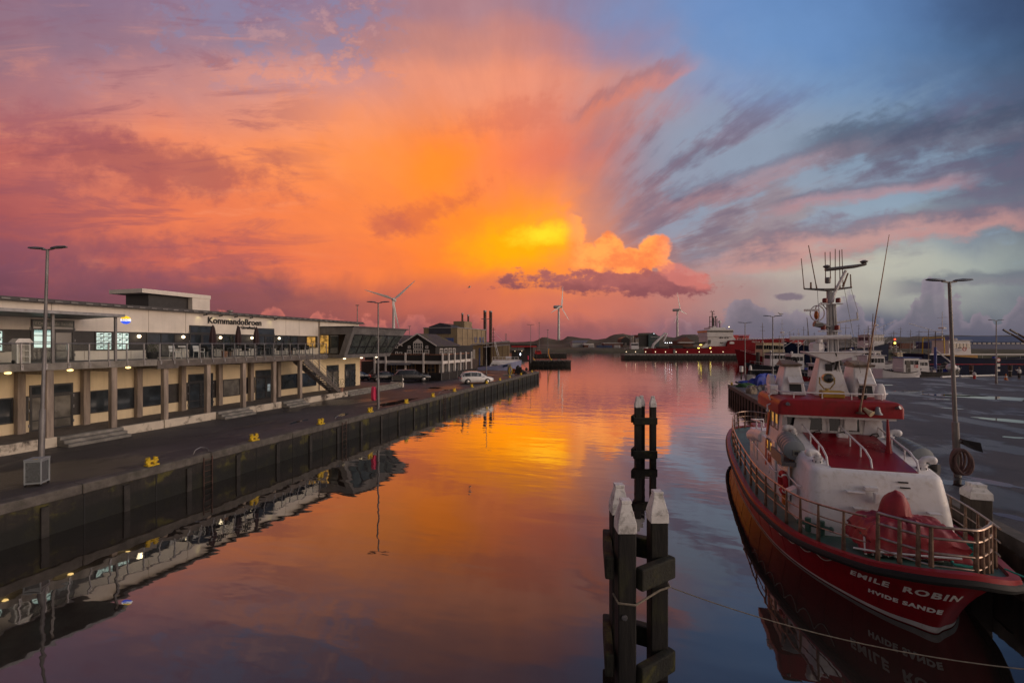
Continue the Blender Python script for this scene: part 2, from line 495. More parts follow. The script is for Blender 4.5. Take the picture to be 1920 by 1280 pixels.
class MB:
    """collects vertices and faces of ONE mesh"""
    def __init__(s):
        s.v = []
        s.f = []

    def add(s, vs, fs):
        k = len(s.v)
        s.v += [tuple(v) for v in vs]
        s.f += [tuple(i + k for i in f) for f in fs]
        return s

    def box(s, x0, x1, y0, y1, z0, z1):
        vs = [(x, y, z) for z in (z0, z1) for y in (y0, y1) for x in (x0, x1)]
        return s.add(vs, [(0, 2, 3, 1), (4, 5, 7, 6), (0, 1, 5, 4), (2, 6, 7, 3), (0, 4, 6, 2), (1, 3, 7, 5)])

    def cbox(s, c, d, rz=0.0):
        x, y, z = d[0] / 2, d[1] / 2, d[2] / 2
        ca, sa = math.cos(rz), math.sin(rz)
        vs = []
        for k in (-z, z):
            for j in (-y, y):
                for i in (-x, x):
                    vs.append((c[0] + i * ca - j * sa, c[1] + i * sa + j * ca, c[2] + k))
        return s.add(vs, [(0, 2, 3, 1), (4, 5, 7, 6), (0, 1, 5, 4), (2, 6, 7, 3), (0, 4, 6, 2), (1, 3, 7, 5)])

    def hexa(s, b, t):
        """bottom loop b and top loop t of 4 points each"""
        n = len(b)
        fs = [tuple(range(n))[::-1], tuple(range(n, 2 * n))]
        for i in range(n):
            j = (i + 1) % n
            fs.append((i, j, n + j, n + i))
        return s.add(list(b) + list(t), fs)

    def prism(s, poly, axis, a, b):
        """polygon of 2d points pushed along axis from a to b; 2d order is the two other axes in xyz order"""
        def P(p, q):
            if axis == 'x': return (q, p[0], p[1])
            if axis == 'y': return (p[0], q, p[1])
            return (p[0], p[1], q)
        return s.hexa([P(p, a) for p in poly], [P(p, b) for p in poly])

    def tube(s, pts, r, n=8, caps=True, closed=False):
        pts = [Vector(p) for p in pts]
        m = len(pts)
        rs = r if isinstance(r, (list, tuple)) else [r] * m
        vs, fs = [], []
        up = None
        for i, p in enumerate(pts):
            a = pts[i - 1] if (i > 0 or closed) else p
            b = pts[(i + 1) % m] if (i < m - 1 or closed) else p
            d = (b - a)
            if d.length < 1e-9: d = Vector((0, 0, 1))
            d.normalize()
            if up is None:
                up = Vector((0, 0, 1)) if abs(d.z) < 0.9 else Vector((1, 0, 0))
            e1 = up - d * up.dot(d)
            if e1.length < 1e-4:
                e1 = Vector((1, 0, 0)) - d * d.x
                if e1.length < 1e-3: e1 = Vector((0, 1, 0)) - d * d.y
            e1.normalize()
            up = e1
            e2 = d.cross(e1)
            for k in range(n):
                an = 2 * PI * k / n
                vs.append(tuple(p + (e1 * math.cos(an) + e2 * math.sin(an)) * rs[i]))
        for i in range(m if closed else m - 1):
            j = (i + 1) % m
            for k in range(n):
                l = (k + 1) % n
                fs.append((i * n + k, i * n + l, j * n + l, j * n + k))
        if caps and not closed:
            fs.append(tuple(range(n))[::-1])
            fs.append(tuple((m - 1) * n + k for k in range(n)))
        return s.add(vs, fs)

    def lathe(s, prof, c=(0, 0, 0), n=16, axis='z', squash=(1, 1)):
        """profile of (radius, height) pairs turned about an axis through c"""
        vs, fs = [], []
        for r, h in prof:
            for k in range(n):
                a = 2 * PI * k / n
                p = (r * math.cos(a) * squash[0], r * math.sin(a) * squash[1], h)
                if axis == 'x': p = (p[2], p[0], p[1])
                elif axis == 'y': p = (p[0], p[2], p[1])
                vs.append((c[0] + p[0], c[1] + p[1], c[2] + p[2]))
        m = len(prof)
        for i in range(m - 1):
            for k in range(n):
                l = (k + 1) % n
                fs.append((i * n + k, i * n + l, (i + 1) * n + l, (i + 1) * n + k))
        fs.append(tuple(range(n))[::-1])
        fs.append(tuple((m - 1) * n + k for k in range(n)))
        return s.add(vs, fs)

    def ball(s, c, r, n=10, sq=(1, 1, 1)):
        prof = [(max(1e-4, r * math.sin(PI * i / n)), -r * math.cos(PI * i / n) * sq[2]) for i in range(n + 1)]
        return s.lathe(prof, c, max(8, n), squash=sq[:2])

    def grid(s, rows, closed=False):
        """loft through rows of equal length"""
        m, n = len(rows), len(rows[0])
        vs = [p for r in rows for p in r]
        fs = []
        for i in range(m - 1):
            for k in range(n if closed else n - 1):
                l = (k + 1) % n
                fs.append((i * n + k, i * n + l, (i + 1) * n + l, (i + 1) * n + k))
        return s.add(vs, fs)

    def poly(s, pts):
        return s.add(pts, [tuple(range(len(pts)))])

    def build(s, name, m, parent=None, bevel=0.0, smooth=False, kind=None, rec=True, seg=1):
        me = bpy.data.meshes.new(name)
        o = bpy.data.objects.new(name, me)
        C.objects.link(o)
        if parent is not None:
            o.parent = parent
            off = wloc(parent)
        else:
            xs = [v[0] for v in s.v]; ys = [v[1] for v in s.v]; zs = [v[2] for v in s.v]
            off = Vector(((min(xs) + max(xs)) / 2, (min(ys) + max(ys)) / 2, min(zs)))
            o.location = off
        me.from_pydata([tuple(Vector(v) - off) for v in s.v], [], s.f)
        me.validate()
        if rec or bevel or smooth:
            bm = bmesh.new()
            bm.from_mesh(me)
            if smooth:
                bmesh.ops.remove_doubles(bm, verts=bm.verts, dist=1e-5)
            if rec:
                bmesh.ops.recalc_face_normals(bm, faces=bm.faces)
            if bevel:
                es = [e for e in bm.edges if len(e.link_faces) == 2 and e.calc_face_angle(0) > 0.6]
                bmesh.ops.bevel(bm, geom=es, offset=bevel, segments=seg, profile=0.6, affect='EDGES', clamp_overlap=True)
            if smooth:
                for f in bm.faces: f.smooth = True
                for e in bm.edges:
                    if len(e.link_faces) == 2 and e.calc_face_angle(0) > R(42): e.smooth = False
            bm.to_mesh(me)
            bm.free()
        if m is not None:
            me.materials.append(m if not isinstance(m, str) else MATS[m])
        if kind: o['kind'] = kind
        return o


def text_mesh(name, s, size, m, parent, loc, xdir, ydir, depth=0.01, offset=0.0, spacing=1.0, align='CENTER'):
    """lettering as a real mesh; xdir is the reading direction, ydir up"""
    cu = bpy.data.curves.new(name, 'FONT')
    cu.body = s
    cu.size = size
    cu.extrude = depth
    cu.offset = offset
    cu.space_character = spacing
    cu.align_x = align
    cu.align_y = 'CENTER'
    cu.resolution_u = 3
    to = bpy.data.objects.new(name, cu)
    C.objects.link(to)
    dg = bpy.context.evaluated_depsgraph_get()
    dg.update()
    me = bpy.data.meshes.new_from_object(to.evaluated_get(dg))
    C.objects.unlink(to)
    bpy.data.objects.remove(to)
    x = Vector(xdir).normalized()
    y = Vector(ydir).normalized()
    z = x.cross(y)
    M = Matrix((x, y, z)).transposed().to_4x4()
    M.translation = Vector(loc) - (wloc(parent) if parent is not None else Vector((0, 0, 0)))
    me.transform(M)
    me.materials.clear()
    me.materials.append(MATS[m] if isinstance(m, str) else m)
    o = bpy.data.objects.new(name, me)
    C.objects.link(o)
    if parent is not None: o.parent = parent
    return o


# photograph survey: a pixel of the photograph to a place on a plane (for surveying positions only)
def _ray(px, py):
    a = (px - 960) / 853.0
    b = (644 - py) / 853.0
    c, s = math.cos(TH), math.sin(TH)
    return Vector((a * c - s, a * s + c, b))


def G(px, py, z=0.0):
    d = _ray(px, py)
    t = (z - CAMH) / d.z
    return Vector((d.x * t, d.y * t, z))


def AT(px, py, D):
    d = _ray(px, py)
    return Vector((d.x * D, d.y * D, CAMH + d.z * D))

WZ = -1.5     # water level below the quay tops

# ------------------------------------------------------------------ colours
def asphalt():
    m = mat('asphalt', (0.050, 0.044, 0.042), 0.55, var=0.30, scale=0.35, bump=0.4, bscale=60)
    t = m.node_tree
    N = NT(t)
    b = t.nodes['Principled BSDF']
    P = E(N, N.n('ShaderNodeNewGeometry').outputs['Position'])
    base = b.inputs['Base Color'].links[0].from_socket
    # repair patches, tar lines, cracks, grit and damp areas
    patch = N.n('ShaderNodeTexVoronoi', feature='F1', distance='CHEBYCHEV')
    N.put(patch.inputs['Vector'], N.map(P, sc=(0.5, 0.22, 1)))
    patch.inputs['Scale'].default_value = 0.7
    pv = N.sep(E(N, patch.outputs['Color']))[0]
    c = N.mix(N.ss(pv, 0.72, 0.76) * 0.5, base, (0.028, 0.026, 0.027, 1))
    c = N.mix(N.ss(pv, 0.24, 0.20) * 0.35, c, (0.066, 0.062, 0.060, 1))
    cr = N.n('ShaderNodeTexVoronoi', feature='DISTANCE_TO_EDGE')
    wp = N.n('ShaderNodeVectorMath', operation='ADD')
    N.put(wp.inputs[0], P)
    N.put(wp.inputs[1], N.xyz(N.noise(P, 0.9, 4.0, 0.6) * 1.6, N.noise(N.map(P, loc=(9, 2, 0)), 0.9, 4.0, 0.6) * 1.6, 0.0))
    t.links.new(wp.outputs[0], cr.inputs['Vector'])
    cr.inputs['Scale'].default_value = 0.16
    c = N.mix(N.ss(E(N, cr.outputs['Distance']), 0.012, 0.004) * 0.7, c, (0.014, 0.013, 0.013, 1))
    gr = N.noise(P, 35.0, 2.0, 0.7)
    c = N.mix(N.ss(gr, 0.60, 0.72) * 0.45, c, (0.10, 0.095, 0.09, 1))
    damp = N.noise(N.map(P, loc=(4, 8, 0), sc=(1, 0.6, 1)), 0.22, 5.0, 0.6, 0.5)
    dm = N.ss(damp, 0.50, 0.60)
    c = N.mix(dm * 0.45, c, (0.020, 0.019, 0.020, 1))
    N.put(b.inputs['Base Color'], c)
    N.put(b.inputs['Roughness'], 0.62 - dm * 0.34)


asphalt()
mat('concrete', (0.20, 0.185, 0.165), 0.85, var=0.3, scale=1.2, bump=0.3, bscale=12, dirt=(0.075, 0.07, 0.055), dscale=0.9, damt=0.6)
mat('kerb_concrete', (0.10, 0.088, 0.076), 0.85, var=0.35, scale=2.2, bump=0.4, bscale=14, dirt=(0.05, 0.05, 0.035), dscale=1.4, damt=0.6)


def water_material():
    m = bpy.data.materials.new('harbour_water')
    m.use_nodes = True
    t = m.node_tree
    N = NT(t)
    b = t.nodes['Principled BSDF']
    geo = N.n('ShaderNodeNewGeometry')
    P = E(N, geo.outputs['Position'])
    n0 = N.noise(P, 0.12, 3.0, 0.5)
    N.put(b.inputs['Base Color'], N.mix(N.ss(n0, 0.35, 0.65), (0.026, 0.021, 0.017, 1), (0.036, 0.030, 0.024, 1)))
    b.inputs['Roughness'].default_value = 0.25
    b.inputs['Specular IOR Level'].default_value = 0.0
    Pr = N.map(P, rot=(0, 0, -TH), sc=(0.45, 1.0, 1.0))
    big = N.noise(Pr, 0.55, 2.0, 0.45, 0.3)
    mid = N.noise(N.map(Pr, loc=(5, 3, 0)), 1.7, 2.0, 0.5, 0.2)
    fin = N.noise(N.map(Pr, loc=(1, 9, 0)), 5.0, 3.0, 0.55)
    calm = N.ss(N.noise(N.map(P, loc=(20, 4, 0), sc=(0.6, 1, 1)), 0.045, 2.0, 0.5), 0.38, 0.62)
    wind = N.ss(N.sep(P)[1], 16.0, 45.0)
    h = big * 0.036 + mid * (0.005 + (calm * 0.010 + 0.016) * wind) + fin * (0.0003 + (calm * 0.0014 + 0.0030) * wind)
    bp = N.n('ShaderNodeBump')
    bp.inputs['Strength'].default_value = 0.5
    bp.inputs['Distance'].default_value = 1.0
    N.put(bp.inputs['Height'], h)
    t.links.new(bp.outputs[0], b.inputs['Normal'])
    # mirror of the sky, growing quickly towards grazing angles
    gl = N.n('ShaderNodeBsdfGlossy')
    gl.inputs['Roughness'].default_value = 0.02
    t.links.new(bp.outputs[0], gl.inputs['Normal'])
    lw = N.n('ShaderNodeLayerWeight')
    lw.inputs['Blend'].default_value = 0.5
    t.links.new(bp.outputs[0], lw.inputs['Normal'])
    c = 1.0 - E(N, lw.outputs['Facing'])
    fac = N.m('MINIMUM', N.m('EXPONENT', c * -4.7) * 2.15, 0.97)
    mx = N.n('ShaderNodeMixShader')
    N.put(mx.inputs[0], fac)
    t.links.new(b.outputs[0], mx.inputs[1])
    t.links.new(gl.outputs[0], mx.inputs[2])
    t.links.new(mx.outputs[0], t.nodes['Material Output'].inputs[0])
    MATS['harbour_water'] = m
    return m


water_material()
w = MB().poly([(-700, -60, WZ), (1500, -60, WZ), (1500, 6000, WZ), (-700, 6000, WZ)])
tag(w.build('water', 'harbour_water', rec=False), kind='structure')

# ------------------------------------------------------------------ paints and stuffs
mat('cream_render', (0.64, 0.585, 0.515), 0.85, var=0.08, scale=0.6, bump=0.1, bscale=40, streaks=0.12)
mat('lamp_warmed_render', (0.64, 0.53, 0.35), 0.85, var=0.08, scale=0.7, bump=0.1, bscale=40, streaks=0.12)  # ground floor render, the terrace lamps' yellow light put into its colour
mat('dark_panel', (0.022, 0.020, 0.020), 0.5, var=0.3, scale=3)
mat('frame_dark', (0.018, 0.018, 0.020), 0.4, var=0.2)
mat('grey_metal', (0.22, 0.22, 0.23), 0.45, 0.7, var=0.2, scale=3, dirt=(0.12, 0.11, 0.10), dscale=2)
mat('rail_metal', (0.26, 0.25, 0.25), 0.4, 0.8, var=0.2, scale=4)
mat('zinc', (0.19, 0.18, 0.175), 0.55, 0.4, var=0.25, scale=1.0, streaks=0.4)
mat('roof_felt', (0.07, 0.066, 0.066), 0.8, var=0.2, scale=0.8)
mat('pier_timber', (0.27, 0.22, 0.18), 0.85, var=0.35, scale=3, stretch=(1, 1, 0.15), streaks=0.4, bump=0.3, bscale=8)
mat('deck_timber', (0.11, 0.095, 0.085), 0.8, var=0.3, scale=2.5, streaks=0.3)
mat('peeling_paint', (0.52, 0.46, 0.37), 0.8, var=0.08, scale=2, dirt=(0.055, 0.042, 0.034), dscale=1.1, damt=1.0, bump=0.2)
mat('step_concrete', (0.20, 0.19, 0.17), 0.85, var=0.3, scale=2, dirt=(0.08, 0.08, 0.07), dscale=1.5)
mat('brick_paving', (0.10, 0.062, 0.050), 0.8, var=0.35, scale=4, dirt=(0.05, 0.04, 0.035), dscale=1.0, bump=0.3)
mat('black_letter', (0.008, 0.008, 0.008), 0.5, var=0.1)
mat('white_paint', (0.62, 0.60, 0.58), 0.5, var=0.06, scale=2, dirt=(0.42, 0.40, 0.36), dscale=1.4, damt=0.5)
mat('yellow_paint', (0.62, 0.42, 0.015), 0.5, var=0.15, scale=5, dirt=(0.20, 0.13, 0.02), dscale=5, damt=0.8)
mat('wicker', (0.016, 0.015, 0.015), 0.7, var=0.4, scale=20)
mat('plum_canvas', (0.035, 0.016, 0.018), 0.85, var=0.35, scale=3)
mat('terracotta', (0.24, 0.13, 0.09), 0.85, var=0.2)
mat('shrub', (0.045, 0.055, 0.025), 0.8, var=0.6, scale=9)
mat('algae_wall', (0.019, 0.016, 0.013), 0.8, var=0.45, scale=1.6, bump=0.5, bscale=8, dirt=(0.095, 0.085, 0.012), dscale=1.1, damt=0.75, streaks=0.6)
_m = MATS['algae_wall']
_N = NT(_m.node_tree)
_b = _m.node_tree.nodes['Principled BSDF']
_z = _N.sep(E(_N, _N.n('ShaderNodeNewGeometry').outputs['Position']))
_n = _N.noise(_N.map(E(_N, _N.n('ShaderNodeNewGeometry').outputs['Position']), sc=(1, 1, 0.4)), 1.6, 4.0, 0.6)
_src = _b.inputs['Base Color'].links[0].from_socket
_N.put(_b.inputs['Base Color'], _N.mix(_N.ss(_z[2] + (_n - 0.5) * 0.45, -0.72, -0.92) * 0.85, _src, (0.006, 0.007, 0.005, 1)))
mat('sheet_pile', (0.030, 0.026, 0.022), 0.75, var=0.5, scale=2, streaks=0.6, bump=0.3, bscale=6)
mat('rust', (0.07, 0.035, 0.025), 0.8, var=0.5, scale=3)
mat('rubber', (0.012, 0.012, 0.012), 0.75, var=0.3, scale=6)
glass_mat('window_glass')
glass_mat('warm_window', (0.03, 0.025, 0.02), inner=(1.0, 0.50, 0.10), istr=0.55)
glass_mat('bay_glass', (0.035, 0.040, 0.036), 0.04, 0.9)
clear_glass('clear_glass')
glass_mat('curtain_glass', (0.085, 0.080, 0.070), 0.12, 0.6)
mat('lamp_white', (0.8, 0.75, 0.65), 0.4, emit=(1.0, 0.78, 0.50), estr=3.5)
mat('lamp_yellow', (0.8, 0.7, 0.4), 0.4, emit=(1.0, 0.66, 0.22), estr=2.6)
mat('screen_paper', (0.6, 0.7, 0.66), 0.5, emit=(0.50, 0.72, 0.66), estr=0.85)
mat('lifebelt_pink', (0.55, 0.03, 0.09), 0.5, var=0.1)


def win(parent, name, O, U, W, w, h, nx=1, nz=1, fr=0.07, fm='frame_dark', gm='window_glass', bar=0.05, out=0.05, V=(0, 0, 1), bars=True):
    """window: frame and glazing bars as one part, the pane as its child. O lower corner, U along, V up, W outwards"""
    U = Vector(U).normalized(); V = Vector(V).normalized(); W = Vector(W).normalized(); O = Vector(O)
    f = MB()
    def slab(a0, a1, b0, b1, d0, d1):
        f.hexa([O + U * a + V * b + W * d0 for a, b in ((a0, b0), (a1, b0), (a1, b1), (a0, b1))],
               [O + U * a + V * b + W * d1 for a, b in ((a0, b0), (a1, b0), (a1, b1), (a0, b1))])
    slab(0, fr, 0, h, -0.03, out); slab(w - fr, w, 0, h, -0.03, out)
    slab(fr, w - fr, 0, fr, -0.03, out); slab(fr, w - fr, h - fr, h, -0.03, out)
    for i in range(1, nx):
        c = w * i / nx
        slab(c - bar / 2, c + bar / 2, fr, h - fr, -0.03, out - 0.008)
    for i in range(1, nz):
        c = h * i / nz
        slab(fr, w - fr, c - bar / 2, c + bar / 2, -0.03, out - 0.012)
    fo = f.build(name, fm, parent)
    p = MB()
    p.hexa([O + U * a + V * b + W * -0.02 for a, b in ((fr, fr), (w - fr, fr), (w - fr, h - fr), (fr, h - fr))],
           [O + U * a + V * b + W * 0.006 for a, b in ((fr, fr), (w - fr, fr), (w - fr, h - fr), (fr, h - fr))])
    p.build('pane', gm, fo)
    return fo


# ------------------------------------------------------------------ left quay
qx = -20.7
dk = MB()
dk.prism([(-420, -60), (qx - 0.55, -60), (qx - 0.55, 86), (-41, 86), (-41, 128), (-44, 150), (-60, 240), (-420, 330)], 'z', -3.0, 0.0)
tag(dk.build('quay_pavement', 'asphalt'), kind='structure')
t = thing('quay_wall', 'long concrete quay wall with mossy stained face below the left pavement', 'quay wall', (qx, 12, WZ))
cp = MB()
y = -20.0
while y < 85.9:
    y1 = min(y + 5.3, 86.0)
    cp.box(qx - 0.55, qx + 0.03, y + 0.012, y1 - 0.012, -0.32, 0.06)
    y = y1
cp.box(-41, qx - 0.56, 85.55, 86.03, -0.32, 0.06)
cp.build('coping', 'kerb_concrete', t, bevel=0.03)
fw = MB()
fw.box(qx - 0.5, qx - 0.03, -20, 85.9, -3, -0.322)
fw.box(-41, qx - 0.51, 85.5, 85.9, -3, -0.322)
fw.build('wall_face', 'algae_wall', t)
rb = MB()
y = -18.6
k = 0
while y < 85.5:
    rb.box(qx - 0.028, qx + 0.07, y, y + 0.22, -2.2, -0.42)
    k += 1
    y += 2.65
rb.build('fender_timber', 'sheet_pile', t)
jt = MB()
y = -18.6 + 1.3
while y < 85.5:
    jt.box(qx - 0.028, qx - 0.014, y, y + 0.05, -2.2, -0.33)
    y += 2.65
jt.build('wall_joint', 'rubber', t)

# puddles on the left pavement
mat('puddle_water', (0.012, 0.012, 0.013), 0.03, var=0.2, spec=1.0)


def puddle(px, py, rx, ry, rot=0.0, seed=1, z=0.004, lab='shallow puddle mirroring the sky on the asphalt'):
    rnd = random.Random(seed)
    c = G(px, py)
    ph = [rnd.uniform(0, 6.28) for _ in range(4)]
    pts = []
    for i in range(40):
        a = 2 * PI * i / 40
        k = 1 + 0.22 * math.sin(2 * a + ph[0]) + 0.16 * math.sin(3 * a + ph[1]) + 0.10 * math.sin(5 * a + ph[2]) + 0.06 * math.sin(9 * a + ph[3])
        x, yy = rx * k * math.cos(a), ry * k * math.sin(a)
        pts.append((c.x + x * math.cos(rot) - yy * math.sin(rot), c.y + x * math.sin(rot) + yy * math.cos(rot), z))
    o = MB().poly(pts).build('puddle', 'puddle_water', rec=False)
    tag(o, kind='structure')


puddle(745, 754, 0.55, 3.6, 0.0, 3)
puddle(640, 778, 0.25, 1.1, 0.2, 4)
puddle(812, 727, 1.2, 0.8, 0.3, 5)
puddle(560, 790, 0.25, 0.7, 0.1, 6)
puddle(838, 731, 0.5, 0.5, 0.0, 8)

# ------------------------------------------------------------------ the two storey building on the quay
B = thing('terrace_building', 'long two storey cream building with a raised restaurant terrace and glass bay', 'building', (-36, 22, 0))
XW = -33.0
wl = MB(); wl.box(-46, XW, -8, 46.4, 0.4, 4.05)
wl.build('ground_floor_wall', 'lamp_warmed_render', B)
wl = MB(); wl.box(-46, XW + 0.003, -8, 46.2, 4.05, 7.72)
wl.build('upper_wall', 'cream_render', B)
jn = MB()
for yy in (5.0, 11.0, 17.3, 22.6, 25.2, 34.9, 36.6, 39.35):
    jn.box(XW + 0.003, XW + 0.009, yy, yy + 0.03, 6.2, 7.7)
for yy in (18.9, 20.2, 21.5):
    jn.box(XW + 0.003, XW + 0.009, yy, yy + 0.025, 4.42, 4.94)
jn.build('wall_joint', 'pier_timber', B)
dp = MB(); dp.box(XW + 0.003, XW + 0.02, -8, 39.2, 4.96, 6.17)
dp.build('cladding_band', 'dark_panel', B)
for a, b in ((-8, 8.4), (9.2, 14.9), (15.9, 16.32), (18.34, 19.0), (23.84, 25.4), (27.4, 28.2), (29.9, 31.4), (33.7, 34.3)):
    MB().box(XW, XW + 0.02, a, b, 1.13, 2.5).build('lower_cladding', 'dark_panel', B)
# roof
rf = MB()
rf.box(-46.5, XW + 0.42, -8.5, 46.75, 7.72, 7.80)
rf.box(-46.5, XW + 0.36, -8.5, 46.6, 7.80, 7.93)
rf.build('roof', 'roof_felt', B)
yy = 6.0
while yy < 46.5:
    MB().box(XW + 0.32, XW + 0.46, yy, yy + 0.35, 7.76, 7.845).build('eaves_bracket', 'zinc', B)
    yy += 0.75
rbx = MB()
rbx.box(-40, -37.5, 25.7, 30.4, 7.94, 9.28)
rbx.build('roof_room', 'dark_panel', B)
rbx = MB()
rbx.box(-40, -37.05, 28.9, 30.5, 7.94, 9.28)
rbx.box(-40.6, -37.0, 24.9, 30.55, 9.281, 9.6)
rbx.build('roof_room_canopy', 'cream_render', B)
vt = MB().lathe([(0.12, 7.93), (0.12, 8.25), (0.26, 8.26), (0.26, 8.36), (0.05, 8.40)], (-36, 31.6, 0), 10)
vt.build('roof_vent', 'zinc', B)
dnp = MB().tube([(XW + 0.10, 39.36, 7.7), (XW + 0.10, 39.36, 0.55)], 0.05, 8)
dnp.build('drainpipe', 'pier_timber', B)
# canopy over the left terrace
cn = MB()
cn.hexa([(XW, -8, 6.86), (-29.4, -8, 6.98), (-29.4, 18.72, 6.98), (XW, 18.72, 6.86)], [(XW, -8, 6.92), (-29.4, -8, 7.03), (-29.4, 18.72, 7.03), (XW, 18.72, 6.92)])
cn.build('canopy', 'zinc', B)
cf = MB(); cf.box(-29.398, -29.3, -8, 18.78, 6.94, 7.10)
cf.box(XW, -29.4, 18.722, 18.79, 6.94, 7.08)
cf.build('canopy_fascia', 'grey_metal', B)
for yy in (3.7, 9.7, 15.65, 18.55):
    c_ = MB(); c_.cbox((-29.72, yy, 5.68), (0.11, 0.11, 2.58))
    c_.build('canopy_post', 'zinc', B)
# terrace
sl = MB(); sl.box(XW, -29.86, -8, 36.6, 4.06, 4.39)
sl.build('terrace_slab', 'concrete', B)
tb = MB(); tb.box(-29.858, -29.74, -8, 20.9, 4.02, 4.40)
tb.build('edge_beam', 'concrete', B)
tb = MB(); tb.box(-29.858, -29.70, 20.9, 36.6, 3.93, 4.31); tb.box(-31.5, -29.65, 20.85, 22.2, 3.80, 3.925)
tb.build('edge_board', 'deck_timber', B)
# columns, square, two rows
for i in range(-4, 7):
    c_ = MB(); c_.cbox((-29.98, 15.62 + 2.955 * i, 2.26), (0.30, 0.30, 3.60))
    c_.build('column', 'pier_timber', B, bevel=0.02)
    c_ = MB(); c_.cbox((-32.78, 15.85 + 2.99 * i, 2.26), (0.34, 0.34, 3.58))
    c_.build('column', 'pier_timber', B, bevel=0.02)
    c_ = MB(); c_.box(-32.6, -30.14, 15.55 + 2.955 * i, 15.75 + 2.955 * i, 3.78, 4.055)
    c_.build('cross_beam', 'pier_timber', B)
# walkway with its painted retaining wall and flights of steps
wk = MB(); wk.box(-46, -29.95, -8, 39.7, 0.02, 0.5)
wk.build('walkway', 'deck_timber', B)
wk = MB(); wk.box(-46, -30.25, 39.72, 50.0, 0.02, 0.5)
wk.build('brick_platform', 'brick_paving', B)
for a, b in ((-8, 2.0), (2.1, 8.6), (8.7, 15.85), (18.9, 21.3), (21.36, 24.95), (27.65, 31.0), (33.35, 39.75)):
    k_ = MB(); k_.box(-29.948, -29.72, a, b, 0.0, 0.52)
    k_.build('retaining_wall', 'peeling_paint', B, bevel=0.02)
for a, b in ((15.87, 18.88), (24.97, 27.63), (31.02, 33.33), (39.77, 50.0)):
    s_ = MB()
    for k in range(3):
        s_.box(-29.946 + (0 if a < 39 else -0.3), -29.0 - 0.32 * k + (0.1 if a < 39 else -0.45), a, b, 0.0 if k == 0 else 0.17 * k + 0.002, 0.17 * (k + 1))
    s_.build('steps', 'step_concrete', B, bevel=0.015)
sw = MB(); sw.box(-31.2, -29.4, 50.0, 50.28, 0, 0.58)
sw.build('step_wall', 'cream_render', B)
# railing: posts and hand rail in one part, each glass sheet a child of it
rl = MB()
rl.tube([(-29.80, -8, 5.40), (-29.80, 36.55, 5.40)], 0.028, 8)
rl.tube([(-29.80, 36.55, 5.40), (-32.9, 36.55, 5.40)], 0.028, 8)
py_ = [-7.4 + 0.95 * i for i in range(31)] + [21.95 + 0.915 * i for i in range(17)]
for yy in py_:
    rl.box(-29.83, -29.77, yy - 0.03, yy + 0.03, 4.05, 5.39)
    rl.box(-29.69, -29.66, yy - 0.05, yy + 0.05, 4.08, 4.30) if yy > 20.9 else rl.box(-29.738, -29.69, yy - 0.05, yy + 0.05, 4.08, 4.36)
    rl.box(-29.77, -29.69, yy - 0.02, yy + 0.02, 4.22, 4.29)
rlo = rl.build('terrace_railing', 'rail_metal', B)
for a, b in zip(py_[14:-1], py_[15:]):
    if b - a < 0.4: continue
    g_ = MB(); g_.box(-29.806, -29.794, a + 0.05, b - 0.05, 4.45, 5.33)
    g_.build('glass_panel', 'clear_glass', rlo)

# upper storey openings
def uwin(y0, y1, z0, z1, nx=1, nz=1, gm='window_glass', nm='window', X=XW + 0.02, **k):
    return win(B, nm, (X, y0, z0), (0, 1, 0), (1, 0, 0), y1 - y0, z1 - z0, nx, nz, gm=gm, **k)


uwin(22.45, 24.42, 5.42, 6.14, 2)
uwin(22.45, 24.42, 4.45, 5.40, 2, gm='curtain_glass')
uwin(33.72, 36.40, 4.95, 6.14, 3)
uwin(29.2, 29.9, 4.95, 6.14, 1)
uwin(28.2, 29.0, 4.95, 6.14, 1)
uwin(37.52, 38.90, 4.95, 6.14, 2, gm='warm_window')
def glass_door(y0, y1, z0, z1, gm='window_glass', trans=0.62, X=XW + 0.02, nm='double_door'):
    d = uwin(y0, y1, z0, z1 - trans, 2, 1, gm, nm, X, fr=0.10, bar=0.20)
    f = MB(); f.box(X - 0.01, X + 0.05, y0, y1, z1 - trans + 0.002, z1)
    f.build('transom', 'frame_dark', d)
    g = MB(); g.box(X + 0.051, X + 0.058, y0 + 0.08, y1 - 0.08, z1 - trans + 0.10, z1 - 0.09)
    g.build('transom_pane', 'window_glass', d)
    kp = MB(); kp.box(X + 0.05, X + 0.06, y0 + 0.1, y1 - 0.1, z0 + 0.55, z0 + 0.62)
    kp.build('door_rail', 'frame_dark', d)
    h = MB()
    for s_ in (-0.07, 0.07):
        h.tube([(X + 0.05, (y0 + y1) / 2 + s_, z0 + 1.0), (X + 0.12, (y0 + y1) / 2 + s_, z0 + 1.0), (X + 0.12, (y0 + y1) / 2 + s_ * 2.6, z0 + 1.0)], 0.012, 6)
    h.build('handle', 'rail_metal', d)
    hg = MB()
    for yy in (y0 - 0.03, y1 + 0.03):
        for zz in (z0 + 0.25, z0 + 1.1, z0 + 1.75):
            hg.box(X + 0.0, X + 0.05, yy - 0.02, yy + 0.02, zz, zz + 0.16)
    hg.build('hinge', 'grey_metal', d)
    return d


glass_door(25.49, 27.46, 4.40, 6.78)
glass_door(31.51, 33.47, 4.40, 6.76)
dr = glass_door(16.40, 18.38, 4.40, 6.76)
mat('sign_grey', (0.16, 0.17, 0.15), 0.5)
mat('sign_letter', (0.50, 0.48, 0.42), 0.5)
sb = MB(); sb.box(XW + 0.079, XW + 0.09, 16.5, 18.3, 6.36, 6.72)
sb = sb.build('door_sign', 'sign_grey', B)
text_mesh('sign_lettering', 'EDC Hvide Sande', 0.24, 'sign_letter', sb, (XW + 0.092, 17.42, 6.53), (0, 1, 0), (0, 0, 1), 0.004)
